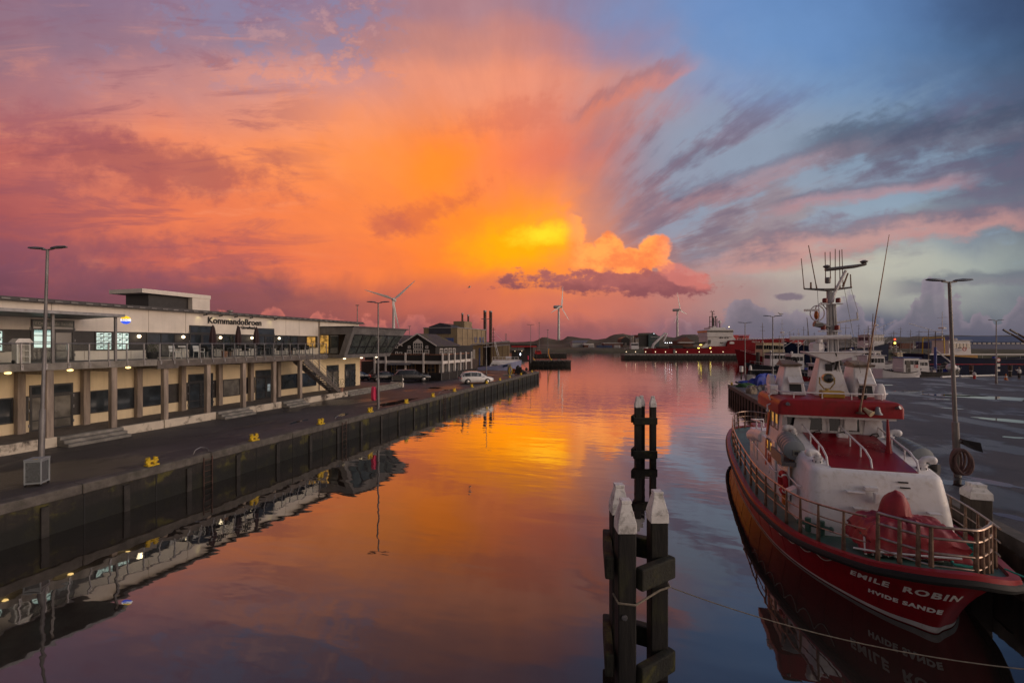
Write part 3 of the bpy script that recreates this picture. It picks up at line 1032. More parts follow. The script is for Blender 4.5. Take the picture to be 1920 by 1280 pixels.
# lit listing sheets hanging in the estate agent's windows
mat('listing_ink', (0.10, 0.16, 0.18), 0.6, var=0.5, scale=30)
def sheets(y0, y1, z0, z1, nx, nz):
    fo = uwin(y0 - 0.06, y1 + 0.06, z0 - 0.06, z1 + 0.06, 1, 1)
    m = MB(); k_ = MB()
    rnd = random.Random(int(y0 * 10))
    w_, h_ = (y1 - y0) / nx, (z1 - z0) / nz
    for i in range(nx):
        for j in range(nz):
            a, b = y0 + i * w_ + 0.025, y0 + (i + 1) * w_ - 0.025
            c, d = z0 + j * h_ + 0.025, z0 + (j + 1) * h_ - 0.025
            m.box(XW + 0.028, XW + 0.034, a, b, c, d)
            for q in range(2):
                zz = c + (d - c) * (0.2 + 0.3 * q)
                k_.box(XW + 0.0341, XW + 0.0362, a + 0.04, a + 0.04 + (b - a) * rnd.uniform(0.3, 0.75), zz, zz + 0.035)
            k_.box(XW + 0.0341, XW + 0.0364, a + (b - a) * 0.5, b - 0.03, d - 0.12, d - 0.03)
            k_.build('listing_print', 'listing_ink', fo); k_ = MB()
    m.build('lit_listing', 'screen_paper', fo)


sheets(13.9, 15.25, 5.0, 6.08, 3, 3)
sheets(19.50, 20.36, 5.02, 6.10, 2, 4)
sheets(20.58, 21.36, 5.02, 6.10, 2, 3)
m_ = MB(); k_ = MB()
for i in range(2):
    for j in range(3):
        m_.box(XW + 0.06, XW + 0.07, 16.52 + i * 0.42, 16.88 + i * 0.42, 5.18 + j * 0.35, 5.48 + j * 0.35)
        k_.box(XW + 0.0701, XW + 0.0722, 16.56 + i * 0.42, 16.74 + i * 0.42, 5.27 + j * 0.35, 5.32 + j * 0.35)
lo_ = m_.build('lit_listing', 'screen_paper', dr)
# ground floor openings
glass_door(16.34, 18.32, 0.5, 3.08, gm='curtain_glass', X=XW + 0.02)
glass_door(25.4, 27.4, 0.5, 3.10)
glass_door(31.44, 33.70, 0.5, 3.06)
glass_door(40.54, 42.46, 0.5, 3.07, gm='curtain_glass')
glass_door(43.56, 45.45, 0.5, 3.09)
for a, b, nx in ((8.5, 9.15, 1), (14.85, 15.66, 1), (19.05, 20.35, 1), (20.45, 21.75, 1), (22.15, 23.8, 1), (34.33, 36.35, 1), (36.9, 38.95, 1)):
    uwin(a, b, 1.1, 2.49, nx, X=XW + 0.02)
uwin(28.25, 29.88, 1.1, 2.49, 1, X=XW + 0.02, gm='curtain_glass')
# painted sheet beside the stair
mat('notice_blue', (0.35, 0.5, 0.6), 0.5)
n_ = MB(); n_.box(XW + 0.06, XW + 0.07, 32.7, 33.0, 1.05, 1.75)
n_.build('door_notice', 'notice_blue', B)
# shop lettering with wall washers
text_mesh('wall_lettering', 'KommandoBroen', 0.70, 'black_letter', B, (XW + 0.05, 29.5, 7.2), (0, 1, 0), (0, 0, 1), 0.02, 0.014, 1.02)
text_mesh('wall_lettering', 'By Gr\u00f8ntland', 0.34, 'black_letter', B, (XW + 0.04, 30.46, 6.75), (0, 1, 0), (0, 0, 1), 0.02, 0.014, 0.95)
for yy in (26.2, 27.5, 28.9, 30.4, 33.0):
    s_ = MB().tube([(XW + 0.42, yy + 0.35, 7.74), (XW + 0.52, yy + 0.30, 7.62), (XW + 0.36, yy + 0.12, 7.56)], [0.02, 0.05, 0.055], 8)
    s_.build('spot_lamp', 'frame_dark', B)
    ld = bpy.data.lights.new('wall_washer', 'SPOT')
    ld.energy = 5.5; ld.color = (1.0, 0.86, 0.36); ld.spot_size = R(75); ld.spot_blend = 0.9; ld.shadow_soft_size = 0.05
    lo = bpy.data.objects.new('wall_washer', ld); C.objects.link(lo)
    lo.location = (XW + 0.34, yy, 7.68)
    lo.rotation_euler = Vector((0.30, 0.0, 0.55)).to_track_quat('Z', 'Y').to_euler()
# round wall lamps
def lamp_light(loc, e, col, rad=0.08):
    ld = bpy.data.lights.new('lamp_glow', 'POINT'); ld.energy = e; ld.color = col; ld.shadow_soft_size = rad
    lo = bpy.data.objects.new('lamp_glow', ld); C.objects.link(lo); lo.location = loc


for yy in (21.97, 25.0, 28.02, 31.03, 34.05):
    l_ = MB().ball((XW + 0.07, yy, 5.89), 0.13, 8, (0.7, 1, 0.85))
    l_.build('wall_lamp', 'lamp_white', B, smooth=True)
    lamp_light((XW + 0.35, yy, 5.80), 2.0, (1.0, 0.75, 0.45))
for yy in (13.96, 16.43, 19.26):
    l_ = MB().lathe([(0.02, 3.91), (0.10, 3.93), (0.13, 3.97), (0.13, 4.0), (0.04, 4.04)], (-29.78, yy, 0), 12)
    l_.build('soffit_lamp', 'lamp_yellow', B, smooth=True)
    lamp_light((-30.4, yy, 3.6), 7.0, (1.0, 0.72, 0.34))
# stair
st = MB()
y0, z0, y1, z1 = 33.5, 4.05, 38.35, 0.5
st.hexa([(-30.9, y0, z0 - 0.35), (-30.84, y0, z0 - 0.35), (-30.84, y1, z1 - 0.0), (-30.9, y1, z1)], [(-30.9, y0 + 0.4, z0 + 0.1), (-30.84, y0 + 0.4, z0 + 0.1), (-30.84, y1 + 0.35, z1 + 0.1), (-30.9, y1 + 0.35, z1 + 0.1)])
st.hexa([(-29.78, y0, z0 - 0.35), (-29.72, y0, z0 - 0.35), (-29.72, y1, z1), (-29.78, y1, z1)], [(-29.78, y0 + 0.4, z0 + 0.1), (-29.72, y0 + 0.4, z0 + 0.1), (-29.72, y1 + 0.35, z1 + 0.1), (-29.78, y1 + 0.35, z1 + 0.1)])
for k in range(18):
    f_ = (k + 0.5) / 18
    yy, zz = y0 + 0.2 + (y1 - y0) * f_, z0 - (z0 - z1) * f_
    st.box(-30.84, -29.64, yy - 0.02, yy + 0.30, zz - 0.03, zz + 0.03)
sto = st.build('stair', 'deck_timber', B)
sk = MB(); sk.prism([(y0 + 0.2, 4.0), (y1 - 0.2, 0.52), (y0 + 1.6, 0.52), (y0 + 0.2, 2.9)], 'x', -31.05, -30.95)
sk = MB()
for xx in (-30.87, -29.75):
    for dz in (0.35, 0.62, 0.95):
        sk.tube([(xx, y0 + 0.2, z0 + dz), (xx, y1 + 0.2, z1 + dz)], 0.018, 6)
    for k in range(6):
        f_ = k / 5
        yy, zz = y0 + 0.2 + (y1 - y0) * f_, z0 - (z0 - z1) * f_
        sk.tube([(xx, yy, zz), (xx, yy, zz + 0.95)], 0.02, 6)
sk.build('stair_railing', 'rail_metal', sto)
# glass bay leaning out over the quay
by = MB()
bb = [(-34.0, 39.45, 3.9), (-30.0, 39.45, 3.9), (-30.0, 48.0, 3.9), (-34.0, 48.0, 3.9)]
b2 = [(-34.0, 39.45, 4.3), (-29.9, 39.45, 4.3), (-29.9, 48.25, 4.3), (-34.0, 48.25, 4.3)]
by.hexa(bb, b2)
t0 = [(-34.0, 39.45, 6.35), (-29.1, 39.45, 6.35), (-29.1, 49.55, 6.35), (-34.0, 49.55, 6.35)]
t1 = [(-34.0, 39.45, 7.05), (-28.85, 39.45, 7.05), (-28.85, 50.0, 7.05), (-34.0, 50.0, 7.05)]
by.hexa(t0, t1)
by.hexa([(-30.55, 39.45, 4.302), (-29.9, 39.45, 4.302), (-29.9, 39.95, 4.302), (-30.55, 39.95, 4.302)], [(-29.75, 39.45, 6.348), (-29.1, 39.45, 6.348), (-29.1, 39.95, 6.348), (-29.75, 39.95, 6.348)])
by.hexa([(-30.1, 48.1, 4.302), (-29.9, 48.1, 4.302), (-29.9, 48.25, 4.302), (-30.1, 48.25, 4.302)], [(-29.3, 49.4, 6.348), (-29.1, 49.4, 6.348), (-29.1, 49.55, 6.348), (-29.3, 49.55, 6.348)])
bo = by.build('glass_bay', 'zinc', B)
rr_ = MB(); rr_.box(-34.2, -28.7, 39.35, 50.25, 7.052, 7.19)
rr_.build('bay_roof', 'roof_felt', bo)
nb = 6
for i in range(nb):
    a0, a1 = i / nb, (i + 1) / nb
    yb0, yb1 = 39.95 + (48.1 - 39.95) * a0, 39.95 + (48.1 - 39.95) * a1
    yt0, yt1 = 39.95 + (49.4 - 39.95) * a0, 39.95 + (49.4 - 39.95) * a1
    f_ = MB()
    def P_(s, v):      # s 0..1 across the pane, v 0..1 up
        yb = yb0 + (yb1 - yb0) * s; yt = yt0 + (yt1 - yt0) * s
        return Vector((-29.93 + 0.8 * v, yb + (yt - yb) * v, 4.305 + 2.04 * v))
    ow = Vector((0.05, 0, -0.02))
    for (s0, s1, v0, v1) in ((0, 0.05, 0, 1), (0.95, 1, 0, 1), (0.05, 0.95, 0, 0.035), (0.05, 0.95, 0.965, 1), (0.05, 0.95, 0.36, 0.40)):
        q = [P_(s0, v0), P_(s1, v0), P_(s1, v1), P_(s0, v1)]
        f_.hexa([p - ow for p in q], [p + ow for p in q])
    fo = f_.build('bay_window', 'frame_dark', bo)
    g_ = MB()
    q = [P_(0.05, 0.035), P_(0.95, 0.035), P_(0.95, 0.965), P_(0.05, 0.965)]
    g_.hexa([p - ow * 0.1 for p in q], [p + ow * 0.1 for p in q])
    g_.build('pane', 'bay_glass', fo)
w1 = win(bo, 'bay_window', (-33.0, 39.43, 4.36), (1, 0, 0), (0, -1, 0), 1.25, 1.95, 1, 1, fr=0.06, gm='warm_window')
w1 = win(bo, 'bay_window', (-31.72, 39.43, 4.36), (1, 0, 0), (0, -1, 0), 1.1, 1.95, 1, 1, fr=0.06, gm='bay_glass')
for yy in (40.49, 43.41, 46.32):
    l_ = MB().lathe([(0.02, 3.76), (0.11, 3.77), (0.15, 3.83), (0.15, 3.898)], (-30.7, yy, 0), 12)
    l_.build('soffit_lamp', 'lamp_white', B, smooth=True)
    lamp_light((-30.9, yy, 3.5), 7.0, (1.0, 0.76, 0.42))

# ------------------------------------------------------------------ round lit sign on the canopy corner
mat('sign_yellow', (0.8, 0.5, 0.02), 0.4, emit=(1.0, 0.62, 0.02), estr=0.9)
mat('sign_white', (0.8, 0.8, 0.8), 0.4, emit=(0.9, 0.9, 0.95), estr=0.9)
mat('sign_blue', (0.02, 0.06, 0.6), 0.4, emit=(0.02, 0.10, 0.9), estr=0.9)
t = thing('round_sign', 'glowing round sign in yellow, white and blue on the canopy corner', 'sign', (-29.5, 18.95, 6.45))
def disc_slice(lo, hi, m, name):
    b = MB(); n = 14; r = 0.23
    a0, a1 = math.asin(max(-1, lo / r)), math.asin(min(1, hi / r))
    pts = [(r * math.cos(a0 + (a1 - a0) * i / n), r * math.sin(a0 + (a1 - a0) * i / n)) for i in range(n + 1)]
    pts += [(-p, q) for p, q in reversed(pts)]
    pts = [p for i, p in enumerate(pts) if i == 0 or (abs(p[0] - pts[i - 1][0]) + abs(p[1] - pts[i - 1][1])) > 1e-5]
    c, s_ = math.cos(-0.62), math.sin(-0.62)
    o = Vector((-29.5, 18.95, 6.78))
    U = Vector((math.cos(0.75), math.sin(0.75), 0)); W = Vector((math.sin(0.75), -math.cos(0.75), 0))
    b.hexa([o + U * p + Vector((0, 0, q)) - W * 0.07 for p, q in pts], [o + U * p + Vector((0, 0, q)) + W * 0.07 for p, q in pts])
    return b.build(name, m, t), o, U, W
disc_slice(0.07, 0.23, 'sign_yellow', 'top_segment')
so, o_, U_, W_ = disc_slice(-0.07, 0.07, 'sign_white', 'middle_band')
disc_slice(-0.23, -0.07, 'sign_blue', 'bottom_segment')
text_mesh('sign_lettering', 'EDC', 0.17, 'black_letter', so, o_ + W_ * 0.075, U_, (0, 0, 1), 0.004)
b_ = MB().tube([(-29.55, 18.8, 7.0), (-29.5, 18.95, 7.0), (-29.5, 18.95, 7.05)], 0.02, 6)
b_.build('bracket', 'zinc', t)

# ------------------------------------------------------------------ terrace furniture
def chair_parts(root, shell, leg):
    s_ = MB(); s_.box(-0.24, 0.24, -0.23, 0.23, 0.42, 0.47)
    s_.build('seat', shell, root, bevel=0.015)
    b = MB()
    b.hexa([(-0.24, 0.20, 0.47), (0.24, 0.20, 0.47), (0.24, 0.24, 0.47), (-0.24, 0.24, 0.47)], [(-0.24, 0.27, 0.86), (0.24, 0.27, 0.86), (0.24, 0.30, 0.86), (-0.24, 0.30, 0.86)])
    b.build('backrest', shell, root, bevel=0.01)
    for sx in (-1, 1):
        a = MB().tube([(sx * 0.25, -0.2, 0.44), (sx * 0.25, -0.2, 0.66), (sx * 0.25, 0.24, 0.66)], 0.022, 6)
        a.build('armrest', leg, root)
        for sy in (-1, 1):
            l = MB().tube([(sx * 0.21, sy * 0.2, 0.43), (sx * 0.24, sy * 0.23, 0.0)], 0.02, 6)
            l.build('leg', leg, root)


def make_chair(shell, leg, nm, lab, grp):
    r = thing(nm, lab, 'chair', (0, 0, 0), 0, grp)
    chair_parts(r, shell, leg)
    return r


GW = 'white chairs on the terrace'
GD = 'dark wicker chairs on the terrace'
cw = make_chair('white_paint', 'white_paint', 'terrace_chair', 'white terrace chair behind the railing near the left end of the restaurant', GW)
cdk = make_chair('wicker', 'grey_metal', 'terrace_chair', 'dark wicker terrace chair with pale legs behind the glass railing', GD)
wpos = [(-30.7, 22.75, 0.2), (-31.4, 23.6, 2.9), (-30.6, 24.35, 0.1)]
for i, (x, y, a) in enumerate(wpos):
    o = cw if i == 0 else copy_tree(cw)
    place(o, (x, y, 4.392), PI / 2 + a)
dpos = []
rnd = random.Random(5)
for i, yy in enumerate((25.9, 27.6, 29.3, 31.1, 32.9, 34.3, 35.6)):
    for dx, dy, a in ((0, -0.75, PI), (0, 0.75, 0), (-0.8, 0, PI / 2)):
        if i == 6 and dy > 0: continue
        dpos.append((-30.85 + dx + rnd.uniform(-0.1, 0.1), yy + dy + rnd.uniform(-0.06, 0.06), a + rnd.uniform(-0.3, 0.3)))
for i, (x, y, a) in enumerate(dpos):
    o = cdk if i == 0 else copy_tree(cdk)
    place(o, (x, y, 4.392), a)
tb_ = thing('terrace_table', 'small square dark terrace table between wicker chairs', 'table', (0, 0, 0), 0, 'terrace tables')
m_ = MB(); m_.box(-0.38, 0.38, -0.38, 0.38, 0.71, 0.75); m_.build('table_top', 'wicker', tb_, bevel=0.01)
m_ = MB(); m_.tube([(0, 0, 0.02), (0, 0, 0.71)], 0.035, 8); m_.build('pedestal', 'grey_metal', tb_)
m_ = MB(); m_.box(-0.28, 0.28, -0.28, 0.28, 0.0, 0.03); m_.build('foot', 'grey_metal', tb_)
for i, yy in enumerate((23.3, 25.9, 27.6, 29.3, 31.1, 32.9, 34.3, 35.6)):
    o = tb_ if i == 0 else copy_tree(tb_)
    place(o, (-30.85, yy, 4.392), 0.1 * i)
def parasol(y, x, lab, h=2.35):
    r = thing('closed_parasol', lab, 'parasol', (x, y, 4.392), 0, 'closed parasols on the terrace')
    b = MB().lathe([(0.28, 4.40), (0.30, 4.44), (0.05, 4.48)], (x, y, 0), 12); b.build('base', 'frame_dark', r)
    p = MB().tube([(x, y, 4.46), (x, y, 4.392 + h)], 0.025, 8); p.build('pole', 'grey_metal', r)
    c = MB()
    rows = []
    for z_, rad in ((5.25, 0.10), (5.4, 0.20), (5.9, 0.19), (6.3, 0.15), (6.6, 0.10), (6.78, 0.03)):
        rows.append([(x + rad * (1 + 0.16 * math.cos(6 * 2 * PI * i / 24)) * math.cos(2 * PI * i / 24), y + rad * (1 + 0.16 * math.cos(6 * 2 * PI * i / 24)) * math.sin(2 * PI * i / 24), z_) for i in range(24)])
    c.grid(rows, True)
    c.build('folded_canopy', 'plum_canvas', r, smooth=True)


parasol(24.78 + 0.9, -30.9, 'closed plum parasol in front of the left glass door')
parasol(26.94 + 0.9, -30.9, 'closed plum parasol under the middle of the wall lettering')
parasol(28.54 + 1.0, -30.9, 'closed plum parasol below the right end of the lettering')
mat('foliage_leaf', (0.040, 0.055, 0.022), 0.7, var=0.6, scale=6)
def plant_pot(x, y, z, lab, h=0.8, seed=1, pot='terracotta', pr=0.22, nm='potted_plant', grp=None):
    r = thing(nm, lab, 'plant', (x, y, z), 0, grp)
    p = MB().lathe([(pr * 0.75, z), (pr, z + 0.4), (pr * 1.08, z + 0.4), (pr * 1.08, z + 0.45), (pr * 0.8, z + 0.44)], (x, y, 0), 12)
    p.build('pot', pot, r, smooth=True)
    rn = random.Random(seed)
    f = MB()
    for i in range(160):
        a, e = rn.uniform(0, 6.28), rn.uniform(0, 1)
        rad = h * 0.42 * math.sqrt(rn.random()) * (0.5 + 0.7 * math.sin(PI * (0.15 + 0.8 * e)))
        c = Vector((x + rad * math.cos(a), y + rad * math.sin(a), z + 0.42 + e * h))
        d = Vector((rn.uniform(-1, 1), rn.uniform(-1, 1), rn.uniform(-.3, 1))).normalized() * 0.12
        q = d.cross(Vector((0.3, 0.5, 1))).normalized() * 0.03
        f.add([c - d * .5, c + q, c + d * .5, c - q], [(0, 1, 2, 3)])
    f.build('leaves', 'foliage_leaf', r, rec=False)


plant_pot(-31.6, 21.9, 4.392, 'low round shrub in a dark tub left of the white chairs', 0.6, 3, 'wicker', 0.34)
plant_pot(-30.5, 26.3, 4.392, 'tall thin potted plant beside the left glass door', 1.3, 4)
plant_pot(-31.9, 28.0, 4.392, 'bushy potted plant under the wall lamp by the lettering', 1.2, 5)
plant_pot(-32.2, 34.6, 4.392, 'potted plant in a terracotta tub on the terrace right of the second glass door', 0.9, 6)
plant_pot(-29.95, 39.0, 0.52, 'leafy plant in a clay pot at the foot of the stairs', 0.9, 7)
# little house shaped bookcase
t = thing('book_cabinet', 'white house shaped cabinet with open shelves on the left terrace', 'cabinet', (-30.6, 14.87, 4.392))
m_ = MB()
m_.box(-30.85, -30.45, 14.60, 14.66, 4.40, 5.45); m_.box(-30.85, -30.45, 15.08, 15.14, 4.40, 5.45)
m_.box(-30.85, -30.81, 14.66, 15.08, 4.40, 5.45)
m_.build('case', 'white_paint', t)
for zz in (4.42, 4.72, 5.02, 5.30):
    s_ = MB(); s_.box(-30.81, -30.46, 14.662, 15.078, zz, zz + 0.03); s_.build('shelf', 'white_paint', t)
m_ = MB(); m_.prism([(14.5, 5.452), (15.24, 5.452), (15.08, 5.66), (14.66, 5.66)], 'x', -30.92, -30.40); m_.build('roof', 'white_paint', t)
m_ = MB(); m_.lathe([(0.03, 0), (0.09, 0.02), (0.09, 0.08), (0.03, 0.1)], (-30.62, 14.50, 4.49), 12, 'y'); m_.build('wheel', 'rubber', t)

# ------------------------------------------------------------------ yellow mooring bollards
def make_bollard():
    r = thing('mooring_bollard', 'yellow', 'bollard', (0, 0, 0), 0, 'yellow bollards along the left quay')
    b = MB(); b.box(-0.17, 0.17, -0.24, 0.24, 0, 0.07); b.build('base_plate', 'yellow_paint', r, bevel=0.02)
    h = MB()
    h.tube([(0, -0.14, 0.07), (0, -0.14, 0.28), (0, -0.17, 0.36)], [0.085, 0.08, 0.10], 10)
    h.tube([(0, 0.14, 0.07), (0, 0.14, 0.28), (0, 0.17, 0.36)], [0.085, 0.08, 0.10], 10)
    h.tube([(0, -0.26, 0.20), (0, 0.26, 0.20)], 0.055, 8)
    h.build('double_post', 'yellow_paint', r, smooth=True)
    return r


BL = ['yellow bollard nearest the grey cage bin, left of the quay ladder', 'second yellow bollard from the left, just right of the quay ladder',
      'third yellow bollard from the left on the quay edge', 'yellow bollard at the foot of the lamp post with the pink box',
      'yellow bollard at the right end of the long puddle', 'yellow bollard just past the long puddle', 'yellow bollard by the rear of the white car',
      'yellow bollard in front of the white car, by its front wheel', 'first yellow bollard beyond the white car', 'second yellow bollard beyond the white car',
      'yellow bollard in front of the concrete pillar with the yellow hose', 'yellow bollard right of the pile of buoys', 'last yellow bollard at the far corner of the quay']
bl = make_bollard()
for i, yy in enumerate((14.47, 19.85, 25.15, 30.7, 36.2, 41.4, 46.6, 51.8, 57.1, 62.6, 68.0, 74.6, 82.0)):
    o = bl if i == 0 else copy_tree(bl)
    place(o, (qx - 0.22 - (0.2 if i > 9 else 0), yy, 0.06), random.uniform(-0.06, 0.06))
    o['label'] = BL[i]

# ladders let into the quay wall
def ladder(y, lab):
    r = thing('quay_ladder', lab, 'ladder', (qx + 0.1, y, -1.5), 0, 'steel ladders on the left quay wall')
    m = MB()
    for s_ in (-0.22, 0.22):
        m.tube([(qx + 0.06, y + s_, -2.2), (qx + 0.06, y + s_, -0.1)], 0.025, 6)
    m.build('side_rails', 'rust', r)
    q = MB()
    z_ = -1.9
    while z_ < -0.1:
        q.tube([(qx + 0.06, y - 0.22, z_), (qx + 0.06, y + 0.22, z_)], 0.018, 6)
        z_ += 0.28
    q.build('rungs', 'rust', r)
    h = MB().tube([(qx - 0.45, y - 0.35, 0.05), (qx - 0.43, y - 0.28, 0.24), (qx - 0.40, y, 0.33), (qx - 0.36, y + 0.28, 0.22), (qx - 0.3, y + 0.34, 0.05)], 0.018, 6)
    h.build('grab_hoop', 'grey_metal', r)


ladder(16.9, 'steel ladder with a grab hoop between the first two bollards')
ladder(27.2, 'steel ladder in the quay wall between the third bollard and the lamp post')
ladder(43.5, 'steel ladder in the quay wall beyond the long puddle')

# ------------------------------------------------------------------ grey cage bin
t = thing('cage_bin', 'grey metal framed bin with mesh sides beside the front lamp post', 'bin', (-22.3, 11.1, 0))
ang = 0.62
cx_, cy_ = -22.45, 11.35
BS = 0.62
def BX(m, x0, x1, y0, y1, z0, z1):
    c, s_ = math.cos(ang), math.sin(ang)
    x0, x1, y0, y1 = x0 * BS, x1 * BS, y0 * BS, y1 * BS
    b = [(cx_ + x * c - y * s_, cy_ + x * s_ + y * c) for x, y in ((x0, y0), (x1, y0), (x1, y1), (x0, y1))]
    m.hexa([(p[0], p[1], z0) for p in b], [(p[0], p[1], z1) for p in b])
mat('mesh_panel', (0.13, 0.14, 0.14), 0.6, 0.4, var=0.4, scale=25)
mat('bin_frame', (0.34, 0.37, 0.38), 0.5, 0.3, var=0.15)
m_ = MB()
for x in (-0.42, 0.36):
    for y in (-0.42, 0.36):
        BX(m_, x, x + 0.06, y, y + 0.06, 0.08, 0.98)
for z_ in (0.10, 0.92):
    BX(m_, -0.36, 0.36, -0.42, -0.36, z_, z_ + 0.05); BX(m_, -0.36, 0.36, 0.36, 0.42, z_, z_ + 0.05)
    BX(m_, -0.42, -0.36, -0.36, 0.36, z_, z_ + 0.05); BX(m_, 0.36, 0.42, -0.36, 0.36, z_, z_ + 0.05)
m_.build('frame', 'bin_frame', t)
m_ = MB(); BX(m_, -0.37, 0.37, -0.39, 0.39, 0.15, 0.92); m_.build('mesh_sides', 'mesh_panel', t)
m_ = MB(); BX(m_, -0.44, 0.44, -0.44, 0.44, 0.982, 1.03); m_.build('lid', 'bin_frame', t, bevel=0.012)
m_ = MB(); BX(m_, 0.02, 0.24, -0.42, -0.36, 1.031, 1.036); m_.build('sticker', 'yellow_paint', t)
for x, y in ((-0.36, -0.36), (0.36, -0.36), (0.36, 0.36), (-0.36, 0.36)):
    m_ = MB(); BX(m_, x - 0.03, x + 0.03, y - 0.06, y + 0.06, 0, 0.08); m_.build('castor', 'rubber', t)

# ------------------------------------------------------------------ double headed lamp posts
def lamp_post(x, y, z0, h, lab, rz=0.0, lean=(0, 0), r0=0.11, head=0.95, nm='street_lamp', grp='double headed lamp posts', single=False):
    r = thing(nm, lab, 'street lamp', (x, y, z0), 0, grp)
    tx, ty = x + lean[0], y + lean[1]
    p = MB().tube([(x, y, z0), (x + lean[0] * 0.28, y + lean[1] * 0.28, z0 + h * 0.28), (x + lean[0] * 0.285, y + lean[1] * 0.285, z0 + h * 0.285), (tx, ty, z0 + h)], [r0, r0 * 0.96, r0 * 0.62, r0 * 0.46], 10)
    p.build('pole', 'zinc', r, smooth=True)
    c, s_ = math.cos(rz), math.sin(rz)
    a = MB().tube([(tx - c * 0.3, ty - s_ * 0.3, z0 + h + 0.02), (tx, ty, z0 + h - 0.02), (tx + c * 0.3, ty + s_ * 0.3, z0 + h + 0.02)], 0.035, 6)
    a.build('bracket', 'zinc', r)
    for sgn in ((-1, 1) if not single else (1,)):
        m = MB()
        rows = []
        for k, (d, w, hh) in enumerate(((0.18, 0.05, 0.035), (0.26, 0.10, 0.06), (head * 0.6, 0.14, 0.08), (head * 0.9, 0.12, 0.06), (head, 0.04, 0.02))):
            cxx, cyy = tx + sgn * c * d, ty + sgn * s_ * d
            rows.append([(cxx - s_ * w * math.cos(q * PI / 4), cyy + c * w * math.cos(q * PI / 4), z0 + h + 0.03 + d * 0.06 + (hh * math.sin(q * PI / 4) * (1.0 if q < 4 else 0.5))) for q in range(8)])
        m.grid(rows, True)
        m.poly(rows[0]); m.poly(rows[-1])
        m.build('lamp_head', 'grey_metal', r, smooth=True)
    return r


lamp_post(-24.5, 12.5, 0, 9.35, 'tall double headed lamp post behind the cage bin in the left foreground', 0.15, (0.25, 0.1))
lamp_post(-21.45, 32.6, 0, 8.75, 'double headed lamp post carrying the pink lifebuoy box', TH)
lamp_post(-27.2, 74.0, 0, 9.6, 'double headed lamp post right behind the white car', TH)
c_ = AT(917, 700, 98)
# pink lifebuoy box
def buoy_box(x, y, z, lab):
    t = thing('lifebuoy_box', lab, 'lifebuoy box', (x, y, z), 0, 'pink lifebuoy boxes on lamp posts')
    m = MB()
    n = 16
    pts = []
    for i in range(n):
        a = 2 * PI * i / n
        pts.append((0.26 * math.copysign(abs(math.cos(a)) ** 0.6, math.cos(a)), 0.60 * math.copysign(abs(math.sin(a)) ** 0.6, math.sin(a))))
    m.hexa([(x - 0.14, y + p, z + 0.55 + q) for p, q in pts], [(x + 0.10, y + p * 0.9, z + 0.55 + q * 0.95) for p, q in pts])
    m.build('shell', 'lifebelt_pink', t, bevel=0.03, seg=2)
    m = MB(); m.box(x - 0.08, x - 0.04, y - 0.28, y + 0.28, z + 0.1, z + 0.14); m.build('strap', 'rubber', t)
    return t


buoy_box(-21.72, 32.45, 0.75, 'pink lifebuoy box strapped to the lamp post by the puddle')

# ------------------------------------------------------------------ black timber restaurant with white trim
mat('black_boards', (0.020, 0.016, 0.014), 0.7, var=0.35, scale=2, stretch=(6, 6, 0.3))
mat('white_trim', (0.60, 0.56, 0.52), 0.6, var=0.06, scale=2)
mat('slate_roof', (0.055, 0.050, 0.052), 0.8, var=0.3, scale=2.5, dirt=(0.085, 0.085, 0.02), dscale=0.35, damt=0.7)
mat('brown_boards', (0.045, 0.028, 0.020), 0.75, var=0.3, scale=2)
mat('varnish', (0.25, 0.14, 0.05), 0.5, var=0.2)
mat('flower_box', (0.20, 0.09, 0.05), 0.8, var=0.9, scale=9)
H = thing('black_restaurant', 'black timber restaurant with white trimmed gables and a balcony on white posts', 'building', (-35.5, 68, 0))
m_ = MB(); m_.box(-46.0, -32.9, 66.0, 82, 2.6, 5.05); m_.build('upper_wall', 'black_boards', H)
m_ = MB(); m_.box(-46.0, -31.9, 65.0, 82, 0.01, 2.45); m_.build('ground_floor_wall', 'brown_boards', H)
def gable(xc, hw, yf, yb, ze, zr, hip):
    m = MB(); m.add([(xc - hw, yf, ze), (xc + hw, yf, ze), (xc, yf, zr), (xc - hw, yf + .3, ze), (xc + hw, yf + .3, ze), (xc, yf + .3, zr)], [(0, 1, 2), (3, 5, 4), (0, 3, 4, 1), (1, 4, 5, 2), (0, 2, 5, 3)])
    m.build('gable_wall', 'black_boards', H)
    r = MB(); o = 0.25; th = 0.12
    ex, ez = hw + 0.35, ze - 0.12
    ye, yr = (yb, yb - hw) if hip else (yb, yb)
    vs = [(xc - ex, yf - o, ez), (xc, yf - o, zr + .06), (xc + ex, yf - o, ez), (xc - ex, ye, ez), (xc, yr, zr + .06), (xc + ex, ye, ez)]
    up = [(x, y, z + th) for x, y, z in vs]
    r.add(vs + up, [(6, 7, 10, 9), (7, 8, 11, 10), (0, 3, 4, 1), (1, 4, 5, 2), (0, 1, 7, 6), (1, 2, 8, 7), (2, 5, 11, 8), (0, 6, 9, 3), (3, 9, 10, 4), (4, 10, 11, 5), (3, 4, 5), (9, 11, 10)])
    ro = r.build('roof', 'slate_roof', H)
    b = MB()
    for s_ in (-1, 1):
        p0, p1 = Vector((xc + s_ * ex, yf - o - .02, ez)), Vector((xc, yf - o - .02, zr + .06))
        dz = Vector((0, 0, 0.2)); dy = Vector((0, -0.05, 0))
        b.hexa([p0, p1, p1 + dz, p0 + dz], [p0 + dy, p1 + dy, p1 + dz + dy, p0 + dz + dy])
    b.build('bargeboard', 'white_trim', ro)


